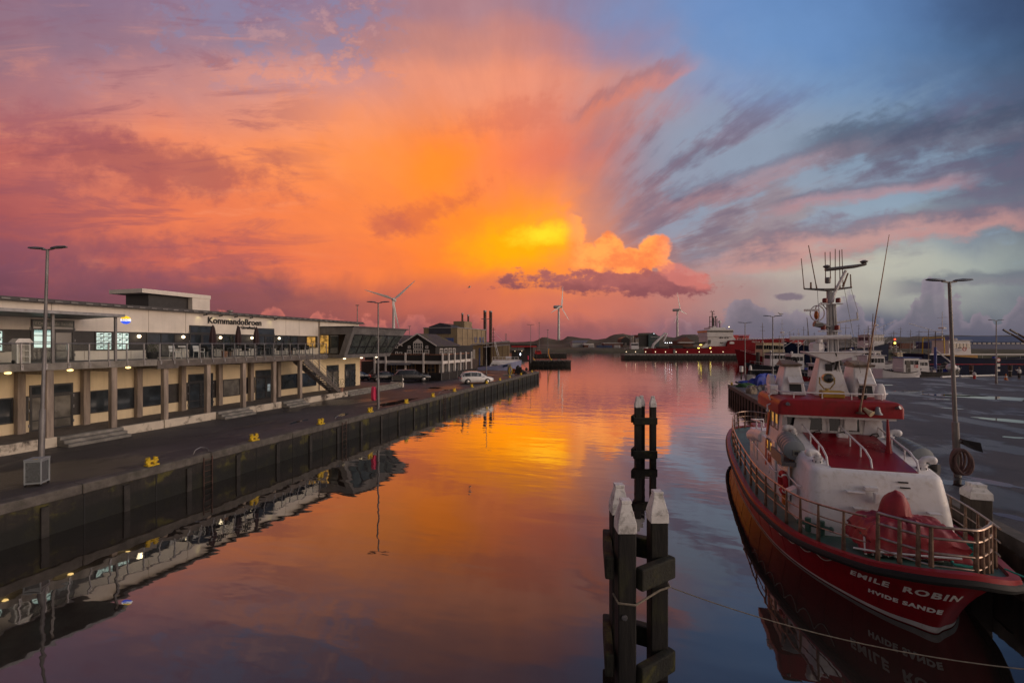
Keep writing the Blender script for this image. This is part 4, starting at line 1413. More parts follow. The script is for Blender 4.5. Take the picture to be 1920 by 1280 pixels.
gable(-36.0, 3.1, 66.0 - 0.02, 75.5, 5.05, 6.85, True)
gable(-42.2, 3.1, 66.0 + 0.02, 80, 5.05, 6.75, False)
def hwin(x0, x1, z0, z1, nx, nz, y=65.96, gm='window_glass'):
    return win(H, 'window', (x0, y, z0), (1, 0, 0), (0, -1, 0), x1 - x0, z1 - z0, nx, nz, fr=0.10, fm='white_trim', gm=gm, bar=0.055)
hwin(-36.85, -35.15, 2.75, 4.45, 4, 3)
hwin(-36.85, -35.15, 4.55, 5.55, 4, 2)
m_ = MB(); m_.prism([(-36.85, 5.56), (-35.15, 5.56), (-35.15, 5.62), (-36.0, 6.2), (-36.85, 5.62)], 'y', 65.88, 65.95); m_.build('window_head', 'white_trim', H)
for x in (-37.6, -34.4):
    hwin(x - 0.38, x + 0.38, 2.75, 4.4, 2, 3); hwin(x - 0.22, x + 0.22, 4.62, 5.06, 1, 1)
hwin(-40.15, -39.7, 4.62, 5.06, 1, 1); hwin(-40.15, -39.7, 3.0, 4.1, 1, 2); hwin(-39.5, -38.9, 3.4, 4.0, 1, 1)
for y in (67.5, 69.2, 70.9, 72.6):
    win(H, 'window', (-32.88, y, 3.0), (0, 1, 0), (1, 0, 0), 1.1, 1.6, 2, 3, fr=0.10, fm='white_trim', gm='window_glass', bar=0.05)
for x0, x1 in ((-40.3, -39.2), (-37.2, -35.9), (-33.9, -32.4)):
    win(H, 'window', (x0, 64.96, 0.25), (1, 0, 0), (0, -1, 0), x1 - x0, 2.0, 2, 3, fr=0.10, fm='varnish', gm='window_glass', bar=0.05)
for y in (65.4, 67.2, 69.2, 71.4, 73.4):
    win(H, 'window', (-31.88, y, 0.4), (0, 1, 0), (1, 0, 0), 1.4, 1.9, 2, 1, fr=0.09, fm='white_trim', gm='window_glass')
# balcony
bc = MB(); bc.box(-42.0, -30.3, 62.9, 65.9, 2.46, 2.6); bc.box(-32.8, -30.32, 65.9, 74.3, 2.46, 2.6)
bc.build('balcony_floor', 'deck_timber', H)
bm_ = MB(); bm_.box(-42.0, -30.22, 62.78, 62.9, 2.30, 2.75); bm_.box(-30.3, -30.18, 62.9, 74.4, 2.30, 2.75)
bm_.build('balcony_beam', 'white_trim', H)
pk = MB(); pk.box(-41.9, -30.4, 62.92, 62.98, 2.76, 3.65); pk.box(-30.42, -30.36, 63.0, 74.3, 2.76, 3.65)
pk.build('balcony_panel', 'black_boards', H)
fl = MB(); fl.box(-41.8, -30.6, 62.93, 63.16, 3.652, 3.80); fl.box(-30.58, -30.38, 63.2, 74.2, 3.652, 3.80)
fl.build('flower_box', 'flower_box', H)
for x in (-41.9, -39.9, -36.4, -33.3):
    p = MB(); p.box(x - 0.12, x + 0.12, 62.62, 62.775, 0, 4.0); p.build('balcony_post', 'white_trim', H)
for y in (62.7, 64.9, 67.2, 69.5, 71.8, 74.3):
    p = MB(); p.box(-30.175, -30.0, y - 0.12, y + 0.12, 0, 4.0); p.build('balcony_post', 'white_trim', H)
m_ = MB(); m_.hexa([(-39.0, 62.76, 2.35), (-35.2, 62.76, 2.35), (-35.2, 61.6, 2.12), (-39.0, 61.6, 2.12)], [(-39.0, 62.76, 2.42), (-35.2, 62.76, 2.42), (-35.2, 61.6, 2.19), (-39.0, 61.6, 2.19)])
m_.build('awning', 'grey_metal', H)
m_ = MB().lathe([(0.16, 6.0), (0.16, 6.5), (0.4, 6.52), (0.4, 6.7), (0.1, 6.8)], (-39.2, 69.5, 0), 10); m_.build('roof_vent', 'grey_metal', H)
# outside stair at the left of the restaurant
s_ = MB()
for k in range(10):
    s_.box(-43.6 + 0.3 * k, -43.28 + 0.3 * k, 62.95, 64.0, 0.26 * k + 0.05, 0.26 * k + 0.11)
s_.hexa([(-43.7, 62.9, 0.02), (-43.5, 62.9, 0.02), (-40.6, 62.9, 2.5), (-40.8, 62.9, 2.5)], [(-43.7, 62.94, 0.22), (-43.5, 62.94, 0.22), (-40.6, 62.94, 2.8), (-40.8, 62.94, 2.8)])
s_.build('outside_stair', 'deck_timber', H)
# dark garden fence in front of it
t = thing('dark_fence', 'low black board fence in front of the restaurant beside the dark estate car', 'fence', (-31, 60.5, 0))
m_ = MB(); m_.box(-33.6, -29.2, 60.6, 60.66, 0.02, 1.12); m_.box(-29.26, -29.2, 60.662, 74.5, 0.02, 1.12)
m_.build('board_panel', 'black_boards', t)
for x in (-33.6, -31.4, -29.23):
    p = MB(); p.box(x - 0.05, x + 0.05, 60.5, 60.598, 0, 1.2); p.build('fence_post', 'zinc', t)
for y in (63, 66, 69, 72, 74.5):
    p = MB(); p.box(-29.198, -29.1, y - 0.05, y + 0.05, 0, 1.2); p.build('fence_post', 'zinc', t)
# bicycle rack style rail by the brick platform
t = thing('steel_handrail', 'grey steel handrail standing at the end of the broad concrete steps', 'railing', (-30.2, 50.0, 0.5))
m_ = MB().tube([(-31.0, 50.15, 0.58), (-31.0, 50.15, 1.5), (-29.5, 50.15, 1.5), (-29.5, 50.15, 0.58)], 0.035, 6); m_.build('frame', 'grey_metal', t)
m_ = MB(); m_.box(-30.95, -29.55, 50.145, 50.155, 0.75, 1.42); m_.build('infill', 'mesh_panel', t)

# ------------------------------------------------------------------ cars
mat('car_white', (0.60, 0.60, 0.60), 0.25, var=0.03, coat=0.8)
mat('car_black', (0.012, 0.012, 0.014), 0.25, var=0.1, coat=0.8)
mat('car_graphite', (0.020, 0.020, 0.022), 0.25, 0.2, var=0.1, coat=0.8)
glass_mat('car_glass', (0.012, 0.014, 0.016), 0.04, 0.9)
mat('tyre', (0.012, 0.012, 0.012), 0.8, var=0.2)
mat('alloy', (0.42, 0.41, 0.40), 0.3, 0.8, var=0.1)
mat('tail_red', (0.35, 0.01, 0.01), 0.25, emit=(0.9, 0.02, 0.02), estr=0.12)
mat('headlight', (0.5, 0.5, 0.5), 0.15)
mat('plate', (0.6, 0.58, 0.5), 0.5)


def make_car(nm, lab, prof, wd, paint, wheelx, wr=0.32, rails=False):
    """prof: stations rear to front (x, sill, belt, roof or None, roof half width factor)"""
    r = thing(nm, lab, 'car')
    hw = wd / 2
    body = MB()
    rows = []
    for x, sill, belt, roof, tap in prof:
        w = hw * tap
        top = roof if roof else belt + 0.02
        rw = w * (0.74 if roof else 0.92)
        rows.append([(x, -w * 0.86, sill), (x, -w * 0.98, sill + 0.12), (x, -w, (sill + belt) / 2), (x, -w * 0.95, belt), (x, -rw, top - 0.06 if roof else top), (x, -rw * 0.8, top), (x, 0, top + 0.025),
                     (x, rw * 0.8, top), (x, rw, top - 0.06 if roof else top), (x, w * 0.95, belt), (x, w, (sill + belt) / 2), (x, w * 0.98, sill + 0.12), (x, w * 0.86, sill)])
    body.grid(rows)
    body.poly(rows[0]); body.poly(rows[-1])
    body.build('body', paint, r, smooth=True)
    gi = [i for i, p in enumerate(prof) if p[3]]
    for s_ in (-1, 1):
        g = MB()
        for a, b in zip(gi[:-1], gi[1:]):
            xa, _, ba, ra, ta = prof[a]; xb, _, bb, rb_, tb2 = prof[b]
            if rb_ - bb < 0.12 and ra - ba < 0.12: continue
            pa, pb = 0.05 if a == gi[0] else 0.03, 0.03
            wa, wb = hw * ta, hw * tb2
            def pt(x, w, bz, rz_, f): return (x, s_ * (w * 0.95 + (w * 0.74 - w * 0.95) * f + 0.012), bz + (rz_ - 0.06 - bz) * f)
            g.add([pt(xa + pa, wa, ba, ra, .1), pt(xb - pb, wb, bb, rb_, .1), pt(xb - pb, wb, bb, rb_, .9), pt(xa + pa, wa, ba, ra, .9)], [(0, 1, 2, 3)])
        g.build('side_window', 'car_glass', r, rec=False)
    # windscreen and rear window lie between the last roof station and the neighbouring one
    for i0, i1, nm2 in ((gi[-1], gi[-1] + 1, 'windscreen'), (gi[0], gi[0] - 1, 'rear_window')):
        if i1 < 0 or i1 >= len(prof): continue
        xa, _, ba, ra, ta = prof[i0]; xb, _, bb, rb_, tb2 = prof[i1]
        za, zb = ra, (rb_ or bb + 0.02)
        d = 0.02
        p = [(xa, -hw * ta * 0.62, za), (xa, hw * ta * 0.62, za), (xb, hw * tb2 * 0.8, zb), (xb, -hw * tb2 * 0.8, zb)]
        sx = 1 if xb > xa else -1
        q = [(x + (xb - xa) * (0.08 if k < 2 else -0.08) + sx * d, y, z + (zb - za) * (0.08 if k < 2 else -0.08) + d * 1.3) for k, (x, y, z) in enumerate(p)]
        MB().poly(q).build(nm2, 'car_glass', r, rec=False)
    for x in wheelx:
        for s_ in (-1, 1):
            a = MB().lathe([(wr * 0.6, -0.11), (wr * 0.95, -0.11), (wr, -0.06), (wr, 0.06), (wr * 0.95, 0.11), (wr * 0.6, 0.11)], (x, s_ * (hw - 0.09), wr), 20, 'y')
            wo = a.build('wheel', 'tyre', r, smooth=True)
            q = MB().lathe([(wr * 0.62, 0), (wr * 0.5, 0.015), (0.06, 0.03), (0.001, 0.03)], (x, s_ * (hw + 0.02), wr), 16, 'y')
            if s_ < 0: q.v = [(vx, 2 * s_ * (hw + 0.02) - vy, vz) for vx, vy, vz in q.v]
            q.build('rim', 'alloy', wo, smooth=True)
            ar = MB().tube([(x + (wr + 0.04) * math.cos(PI * k / 8), s_ * (hw - 0.005), wr + (wr + 0.04) * math.sin(PI * k / 8)) for k in range(9)], 0.03, 6)
            ar.build('wheel_arch', 'rubber', r)
    xr, xf = prof[0][0], prof[-1][0]
    zb0, zb1 = prof[0][2], prof[-1][2]
    for s_ in (-1, 1):
        l = MB(); l.cbox((xr + 0.05, s_ * hw * 0.78, zb0 - 0.10), (0.16, 0.26, 0.15)); l.build('tail_lamp', 'tail_red', r, bevel=0.03)
        l = MB(); l.cbox((xf - 0.10, s_ * hw * 0.70, zb1 - 0.10), (0.26, 0.32, 0.14)); l.build('headlight', 'headlight', r, bevel=0.04)
        mi = MB(); mi.cbox((prof[gi[-1]][0] + 0.35, s_ * (hw + 0.09), prof[gi[-1]][2] + 0.05), (0.12, 0.20, 0.13)); mi.build('wing_mirror', paint, r, bevel=0.03)
        if rails:
            ra_ = MB().tube([(prof[gi[0]][0] + 0.2, s_ * hw * 0.68, prof[gi[1]][3] + 0.02), (prof[gi[1]][0], s_ * hw * 0.68, prof[gi[1]][3] + 0.07), (prof[gi[-1]][0] - 0.1, s_ * hw * 0.68, prof[gi[-1]][3] + 0.05)], 0.02, 6)
            ra_.build('roof_rail', 'alloy', r)
    pl = MB(); pl.cbox((xr - 0.02, 0, zb0 - 0.32), (0.03, 0.5, 0.11)); pl.build('number_plate', 'plate', r)
    bp = MB(); bp.cbox((xr - 0.0, 0, prof[0][1] + 0.12), (0.12, wd * 0.86, 0.16)); bp.build('rear_bumper', paint, r, bevel=0.04)
    return r


mpv = [(-2.25, 0.34, 0.88, None, 0.90), (-2.18, 0.28, 0.94, 1.02, 0.94), (-1.75, 0.24, 0.96, 1.56, 0.97), (-0.9, 0.20, 0.95, 1.66, 1.0), (0.05, 0.20, 0.93, 1.63, 1.0), (0.55, 0.20, 0.93, 1.52, 1.0), (1.35, 0.22, 0.92, None, 0.98), (1.95, 0.24, 0.80, None, 0.92), (2.25, 0.32, 0.66, None, 0.80)]
c1 = make_car('parked_car', 'white people carrier parked near the quay edge by a lamp post', mpv, 1.78, 'car_white', (-1.35, 1.35))
place(c1, ((G(858, 719) + G(919, 719)) / 2).xy.to_3d() + Vector((0.1, 0.6, 0)), 0.62)
suv = [(-2.48, 0.40, 1.0, None, 0.90), (-2.40, 0.34, 1.06, 1.14, 0.95), (-1.9, 0.30, 1.10, 1.62, 0.98), (-1.0, 0.26, 1.08, 1.74, 1.0), (0.1, 0.26, 1.06, 1.73, 1.0), (0.55, 0.26, 1.05, 1.62, 1.0), (1.35, 0.28, 1.04, None, 0.98), (2.1, 0.30, 0.96, None, 0.93), (2.5, 0.38, 0.78, None, 0.82)]
c2 = make_car('parked_car', 'dark grey estate car with roof rails parked in front of the restaurant', suv, 1.95, 'car_graphite', (-1.5, 1.5), 0.37, True)
place(c2, (G(740, 717) + G(793, 715)) / 2 + Vector((0, 0.9, 0)), 0.62)
sal = [(-2.3, 0.36, 0.86, None, 0.88), (-2.2, 0.30, 0.96, None, 0.94), (-1.6, 0.26, 0.97, None, 0.98), (-0.75, 0.22, 0.94, 1.40, 1.0), (0.1, 0.22, 0.92, 1.42, 1.0), (0.35, 0.22, 0.92, 1.36, 1.0), (1.2, 0.24, 0.90, None, 0.98), (1.9, 0.26, 0.80, None, 0.93), (2.3, 0.34, 0.66, None, 0.80)]
c3 = make_car('parked_car', 'black saloon car half hidden behind the lamp post with the pink box', sal, 1.78, 'car_black', (-1.38, 1.38))
place(c3, (G(690, 716) + G(735, 714)) / 2 + Vector((0.3, 1.0, 0)), 0.75)
c4 = make_car('parked_car', 'dark car mostly hidden behind the end wall of the cream building', sal, 1.78, 'car_graphite', (-1.38, 1.38))
place(c4, (-40.6, 56.5, 0), 1.2)

# ------------------------------------------------------------------ concrete factory with chimneys
mat('factory_concrete', (0.24, 0.18, 0.105), 0.9, var=0.15, scale=0.5, streaks=0.45, bump=0.2, bscale=3)
mat('factory_dark', (0.035, 0.035, 0.050), 0.6, var=0.2)
mat('blue_letter', (0.05, 0.08, 0.22), 0.5)
mat('galv_roof', (0.30, 0.28, 0.28), 0.5, 0.3, var=0.2, scale=0.8)
Fc = thing('concrete_factory', 'tan concrete factory hall with blue letters and two short chimneys', 'building', (-46, 104, 0))
m_ = MB(); m_.box(-50.4, -42.0, 95, 113.5, 0, 8.95); m_.build('wall', 'factory_concrete', Fc)
m_ = MB()
for k in range(6):
    m_.box(-41.998, -41.95, 95 + 3.1 * k, 95.06 + 3.1 * k, 0, 8.9)
for k in range(3):
    m_.box(-41.998, -41.955, 95.0, 113.4, 2.2 + 2.2 * k, 2.25 + 2.2 * k)
m_.build('panel_joint', 'factory_dark', Fc)
m_ = MB(); m_.add([(-49.0, 94.9, 7.6), (-43.5, 94.9, 7.6), (-43.5, 94.9, 9.6), (-46.2, 94.9, 10.15), (-49.0, 94.9, 9.3), (-49.0, 108, 7.6), (-43.5, 108, 7.6), (-43.5, 108, 9.6), (-46.2, 108, 10.15), (-49.0, 108, 9.3)],
              [(0, 1, 2, 3, 4), (5, 9, 8, 7, 6), (0, 4, 9, 5), (1, 6, 7, 2), (2, 7, 8, 3), (3, 8, 9, 4), (0, 5, 6, 1)])
m_.build('roof_lantern', 'factory_dark', Fc)
m_ = MB(); m_.box(-44.9, -42.1, 99.5, 104.2, 8.952, 10.7); m_.build('roof_house', 'factory_concrete', Fc)
m_ = MB(); m_.box(-50.5, -41.85, 94.85, 113.6, 8.951, 9.12); m_.build('parapet', 'galv_roof', Fc)
m_ = MB(); m_.box(-47.0, -42.8, 94.82, 94.99, 5.6, 6.7); m_.build('blue_panel', 'blue_letter', Fc)
for yy, ch in ((106.3, 'U'), (109.6, 'B'), (111.7, 'G')):
    text_mesh('wall_letter', ch, 2.0, 'blue_letter', Fc, (-41.93, yy, 6.3), (0, 1, 0), (0, 0, 1), 0.02, 0.03)
for px, y in ((867, 102), (878, 108)):
    d = _ray(px, 600); tt_ = y / d.y
    x = d.x * tt_
    c_ = MB().tube([(x, y, 9.0), (x, y, 12.4)], 0.24, 10); c_.build('chimney', 'rust', Fc)
    c_ = MB().tube([(x, y, 12.402), (x, y, 12.8)], 0.27, 10); c_.build('chimney_cap', 'galv_roof', Fc)
for px, D in ((909.3, 122), (920, 124)):
    b0 = AT(px, 644, D)
    t = thing('tall_chimney', 'tall slim dark steel chimney, %s of the pair rising behind the lamp post' % ('left' if px < 915 else 'right'), 'chimney', (b0.x, b0.y, 0), 0, 'tall steel chimneys')
    c_ = MB().tube([(b0.x, b0.y, 0), (b0.x, b0.y, 13.9)], 0.42, 12); c_.build('stack', 'rust', t)
    c_ = MB().tube([(b0.x, b0.y, 13.902), (b0.x, b0.y, 14.3)], 0.45, 12); c_.build('cap', 'galv_roof', t)


# ------------------------------------------------------------------ helpers for distant things: a local frame that faces the harbour mouth
class LF:
    """local frame at distance D: px spans become metres; x right, y away, z up from the ground at zg"""
    def __init__(s, D, zg=0.0):
        s.D = D; s.k = D / 853.0; s.zg = zg
    def x(s, px): return (px - 960) * s.k
    def z(s, py): return CAMH + (644 - py) * s.k
    def P(s, px, dy, z):
        a = s.x(px); d = s.D + dy
        c, s_ = math.cos(TH), math.sin(TH)
        return Vector((a * c - d * s_, a * s_ + d * c, z))
    def box(s, m, px0, px1, py0, py1, d0, d1):
        """py0 bottom, py1 top; numbers are metres when given as tuples ('z', v)"""
        z0 = py0[1] if isinstance(py0, tuple) else s.z(py0)
        z1 = py1[1] if isinstance(py1, tuple) else s.z(py1)
        b = [s.P(px0, d0, z0), s.P(px1, d0, z0), s.P(px1, d1, z0), s.P(px0, d1, z0)]
        return m.hexa(b, [Vector((p.x, p.y, z1)) for p in b])
    def prism(s, m, pts, d0, d1):
        """outline in photo pixels pushed back from d0 to d1"""
        return m.hexa([s.P(px, d0, s.z(py)) for px, py in pts], [s.P(px, d1, s.z(py)) for px, py in pts])


def fbuild(nm, lab, cat, D, parts, px, grp=None, zg=0.0):
    """a far thing from (name, material, [shapes]) parts; shapes are callables on (LF, MB)"""
    f = LF(D, zg)
    r = thing(nm, lab, cat, f.P(px, 0, zg), 0, grp)
    out = {}
    for p in parts:
        m = MB()
        for fn in p[2]: fn(f, m)
        par = out.get(p[3], r) if len(p) > 3 else r
        out[p[0]] = m.build(p[0], p[1], par)
    return r, out


def bx(*a): return lambda f, m: f.box(m, *a)
def pr(pts, d0, d1): return lambda f, m: f.prism(m, pts, d0, d1)
def tb(pts, rad, dy=0): return lambda f, m: m.tube([f.P(px, dy, f.z(py)) for px, py in pts], rad, 6)


mat('red_band', (0.38, 0.015, 0.02), 0.5, var=0.15)
mat('dark_stuff', (0.030, 0.026, 0.024), 0.8, var=0.5, scale=2)
mat('orange_hose', (0.50, 0.22, 0.02), 0.6, var=0.2)
mat('warm_light', (0.8, 0.7, 0.5), 0.4, emit=(1.0, 0.75, 0.45), estr=3.0)
mat('white_light', (0.8, 0.8, 0.9), 0.4, emit=(0.85, 0.9, 1.0), estr=6.0)
mat('yellow_light', (0.8, 0.7, 0.2), 0.4, emit=(1.0, 0.80, 0.10), estr=5.0)
fbuild('fish_shed', 'tan fish landing shed with a pale flat roof and canopy right of the factory', 'building', 112, [
    ('wall', 'factory_concrete', [bx(869, 905, ('z', 0), 647, 0, 14), bx(921, 955, ('z', 0), 648, 0, 14)]),
    ('recess', 'dark_stuff', [bx(905.1, 920.9, ('z', 0), 648, 1.5, 14)]),
    ('roof', 'galv_roof', [pr([(867, 646.5), (955, 638.5), (956, 641), (867, 649)], -1.2, 14)]),
    ('canopy', 'galv_roof', [pr([(908, 649.5), (956, 645), (956, 646.5), (908, 651)], -3.5, -1.21)]),
    ('door', 'white_trim', [bx(886.5, 891, ('z', 0), 655, -0.08, -0.01)]),
    ('blue_door', 'blue_letter', [bx(898, 900.5, ('z', 0), 652, -0.08, -0.01)]),
    ('canopy_post', 'rust', [bx(p, p + 0.8, ('z', 0), 648, -3.3, -3.1) for p in (909, 920, 931, 942, 952)]),
    ('roof_ladder', 'grey_metal', [bx(947.0, 947.5, 640, 625, 1, 1.1), bx(949.5, 950, 640, 625, 1, 1.1)] + [bx(947.5, 949.5, 626 + 2.4 * k, 625.4 + 2.4 * k, 1, 1.1) for k in range(6)]),
], 910)
fbuild('quay_kiosk', 'dark open kiosk with a red fascia and small lights at the basin head', 'kiosk', 134, [
    ('roof', 'dark_stuff', [bx(957, 1008, 650, 645, 0, 7)]),
    ('red_fascia', 'red_band', [bx(959, 1006, 650.5, 648.2, -0.3, -0.02)]),
    ('wall', 'dark_panel', [bx(959, 1000, ('z', 0), 650.2, 3, 7)]),
    ('counter', 'zinc', [bx(958, 983, 657, 651, 0.2, 2.9)]),
    ('post', 'rust', [bx(p, p + 0.7, ('z', 0), 650.2, 0.1, 0.4) for p in (957.5, 970, 984, 997, 1006)]),
    ('lit_panel', 'white_light', [bx(975, 976.3, 666, 662, -0.4, -0.3)]),
    ('bulb', 'warm_light', [bx(p, p + 0.8, q, q - 0.9, -0.3, -0.1) for p, q in ((965, 658.5), (978, 658.5))]),
], 980)
fbuild('red_van', 'small red van with lit tail lamps at the end of the kiosk', 'van', 150, [
    ('body', 'red_band', [pr([(1004, 664), (1015, 664), (1015, 659.5), (1013.5, 657), (1005, 657), (1004, 659)], 0, 4)]),
    ('window', 'car_glass', [bx(1006, 1013, 659.5, 657.6, -0.1, -0.02)]),
    ('tail_lamp', 'tail_red', [bx(1005, 1007, 662, 660.5, -0.12, -0.02), bx(1012, 1014, 662, 660.5, -0.12, -0.02)]),
    ('wheel', 'tyre', [bx(1004.6, 1006.2, 665.3, 663, -0.05, 0.6), bx(1012.8, 1014.4, 665.3, 663, -0.05, 0.6)]),
], 1009)
def jetty(nm, lab, D, px0, px1, ztop, depth, tyres):
    f = LF(D)
    r = thing(nm, lab, 'jetty', f.P(px1, 0, WZ), 0, 'dark timber jetties')
    m = MB(); f.box(m, px0, px1, ('z', ztop - 0.45), ('z', ztop), 0, depth); m.build('deck', 'deck_timber', r)
    m = MB(); f.box(m, px0, px1 - 0.3, ('z', -2.5), ('z', ztop - 0.452), 0.4, depth); m.build('face', 'sheet_pile', r)
    m = MB()
    p = px0
    while p < px1:
        f.box(m, p, p + 1.0, ('z', -2.4), ('z', ztop - 0.1), -0.18, -0.02); p += (px1 - px0) / 9.0
    m.build('pile', 'sheet_pile', r)
    for k in range(tyres):
        px = px0 + (px1 - px0) * (0.18 + 0.62 * k / max(1, tyres - 1))
        c = f.P(px, -0.32, ztop - 0.75)
        m = MB()
        u = f.P(px + 1, 0, 0) - f.P(px, 0, 0); u.normalize()
        m.tube([c + u * 0.38 * math.cos(2 * PI * i / 14) + Vector((0, 0, 0.38 * math.sin(2 * PI * i / 14))) for i in range(14)], 0.15, 8, closed=True)
        m.build('tyre_fender', 'rubber', r)


jetty('jetty', 'longer dark jetty with a row of tyres, nearer of two beyond the left quay', 141, 992, 1071, 0.25, 3.0, 6)
jetty('jetty', 'shorter dark jetty farther out towards the kiosk van', 240, 1000, 1063, 0.4, 4.0, 0)
for px, py, D, h, lab in ((1002, 663, 141, 3.4, 'curved orange hose standing at the kiosk end of the near jetty'), (1034, 671, 141, 3.6, 'upright orange hose pole on the near jetty deck')):
    f = LF(D)
    b0 = f.P(px, 1.0, 0.25)
    t = thing('hose_pole', lab, 'hose', b0)
    m = MB().tube([b0 + Vector((0, 0, 0.0)), b0 + Vector((-0.5, 0, 0.8)), b0 + Vector((-0.9, 0, 2.2)), b0 + Vector((-0.8, 0, h))], 0.17, 8); m.build('hose', 'orange_hose', t, smooth=True)
    m = MB().lathe([(0.22, 0.25), (0.22, 0.6)], (b0.x, b0.y, 0), 8); m.build('foot', 'yellow_paint', t)
# slim far lamp masts
for px, pt_, pb, D, lab in ((670, 573, 640, 120, 'slim floodlight mast rising behind the glass bay'), (768, 612, 640, 160, 'thin mast behind the black restaurant roof'), (995, 609, 676, 128, 'double headed lamp post by the orange hose'), (1011, 605, 640, 230, 'slim tall mast left of the central wind turbine'), (1027, 619, 650, 190, 'short single lamp mast over the jetty')):
    f = LF(D)
    b0 = f.P(px, 0, 0)
    hh = f.z(pt_)
    if 'double' in lab:
        lamp_post(b0.x, b0.y, 0, hh, lab, TH, head=1.1)
    else:
        t = thing('lamp_mast', lab, 'lamp mast', b0)
        m = MB().tube([b0, b0 + Vector((0, 0, hh))], [0.16, 0.09], 8); m.build('pole', 'zinc', t)
        m = MB(); m.cbox((b0.x, b0.y, hh + 0.1), (0.9, 0.4, 0.18), TH); m.build('lamp_head', 'zinc', t)
buoy_box(AT(993, 676, 127).x - 0.3, AT(993, 676, 127).y - 0.4, 0.9, 'pink lifebuoy box on the far lamp post by the jetty')
# mooring pillar with hose and buoys at the quay end
t = thing('mooring_pillar', 'squat concrete pillar hung with a yellow hose near the quay end', 'pillar', G(955, 704))
b0 = G(955, 704)
m = MB(); m.cbox((b0.x, b0.y, 0.95), (0.55, 0.5, 1.9), 0.2); m.build('pillar', 'concrete', t, bevel=0.04)
m = MB(); m.cbox((b0.x - 0.1, b0.y, 0.12), (1.8, 1.4, 0.24), 0.2); m.build('foot', 'step_concrete', t)
m = MB().tube([(b0.x + 0.35, b0.y - 0.35, 0.9 + 0.6 * math.sin(2 * PI * i / 20)) if False else (b0.x + 0.32 + 0.28 * math.cos(2 * PI * i / 20), b0.y - 0.36, 0.85 + 0.62 * math.sin(2 * PI * i / 20)) for i in range(20)], 0.07, 8, closed=True)
m.build('hose_ring', 'yellow_paint', t, smooth=True)
mat('buoy_orange', (0.45, 0.12, 0.015), 0.6, var=0.2)
rnd = random.Random(11)
b0 = G(975, 701)
for i in range(14):
    x, y = b0.x + rnd.uniform(-1.5, 1.0), b0.y + rnd.uniform(-0.7, 0.7)
    z = rnd.uniform(0.0, 1.4) * (1 - abs(x - b0.x) / 2.0)
    o = MB().ball((x, y, max(0.24, z + 0.24)), 0.25, 8, (1, 1, 1.15)).build('net_buoy', 'buoy_orange' if i % 3 else 'dark_stuff', smooth=True)
    tag(o, 'small net buoy in the heap of orange and black buoys at the quay end', 'buoy', 'heap of net buoys')
m = MB()
for i in range(22):
    a = rnd.uniform(0, 6.28)
    m.tube([(b0.x + 1.6 * math.cos(a) * rnd.random(), b0.y + 0.8 * math.sin(a), 0.1), (b0.x + rnd.uniform(-.8, .6), b0.y + rnd.uniform(-.3, .3), rnd.uniform(0.5, 1.3)), (b0.x + 1.3 * math.cos(a + 2), b0.y + 0.7 * math.sin(a + 2), 0.1)], 0.12, 5)
tag(m.build('net_heap', 'dark_stuff'), 'dark heap of fishing net under the orange buoys', 'net')

# ------------------------------------------------------------------ far shore: dunes and grass bank as one terrain sheet
mat('dune_grass', (0.055, 0.052, 0.026), 0.95, var=0.55, scale=0.05, dirt=(0.15, 0.125, 0.10), dscale=0.02, damt=0.55)
SKY = [(200, 640), (700, 641), (940, 641), (1000, 640), (1020, 632), (1036, 636), (1052, 638), (1064, 630), (1100, 634), (1117, 637.5), (1132, 635), (1152, 627), (1166, 625), (1186, 628), (1215, 629), (1245, 630), (1262, 632), (1284, 627), (1306, 627), (1326, 635), (1345, 638), (1420, 636), (1500, 637), (1516, 634), (1560, 633), (1642, 631), (1700, 632), (1722, 630), (1780, 628), (1800, 629), (1920, 629), (2100, 631), (2600, 634)]


def skyl(px):
    for (a, ya), (b, yb) in zip(SKY[:-1], SKY[1:]):
        if px <= b:
            t_ = max(0, (px - a) / (b - a)); t_ = t_ * t_ * (3 - 2 * t_)
            return ya + (yb - ya) * t_
    return SKY[-1][1]


def terrain():
    m = MB()
    rnd = random.Random(3)
    Ds = [368, 374, 384, 400, 430, 470, 510, 545, 575, 600, 630, 700, 900]
    rows = []
    pxs = list(range(200, 2640, 8))
    ph = [rnd.uniform(0, 6.28) for _ in range(8)]
    for i, D in enumerate(Ds):
        row = []
        for px in pxs:
            hs = CAMH + (644 - skyl(px)) * 600 / 853.0
            base = {0: -3.0, 1: -0.9, 2: 0.6, 3: 1.6, 4: 1.9, 5: 2.4}.get(i)
            k = px * 0.031
            nz = (math.sin(k * 2.1 + ph[0] + i) + math.sin(k * 4.7 + ph[1] + 2 * i) * 0.6 + math.sin(k * 9.3 + ph[2] + 3 * i) * 0.5 + rnd.uniform(-.6, .6))
            if base is None:
                f_ = {6: 0.35, 7: 0.60, 8: 0.85, 9: 1.0, 10: 0.9, 11: 0.7, 12: 0.5}[i]
                z = 2.4 + (hs - 2.4) * f_ + nz * (0.35 if i != 9 else 0.28)
            else:
                z = base + nz * 0.12 * (i > 1)
            if px > 1440 and False: z = z
            a = (px - 960) / 853.0
            c, s_ = math.cos(TH), math.sin(TH)
            row.append((a * D * c - D * s_, a * D * s_ + D * c, z))
        rows.append(row)
    m.grid(rows)
    tag(m.build('dunes', 'dune_grass', rec=False, smooth=True), kind='structure')


terrain()
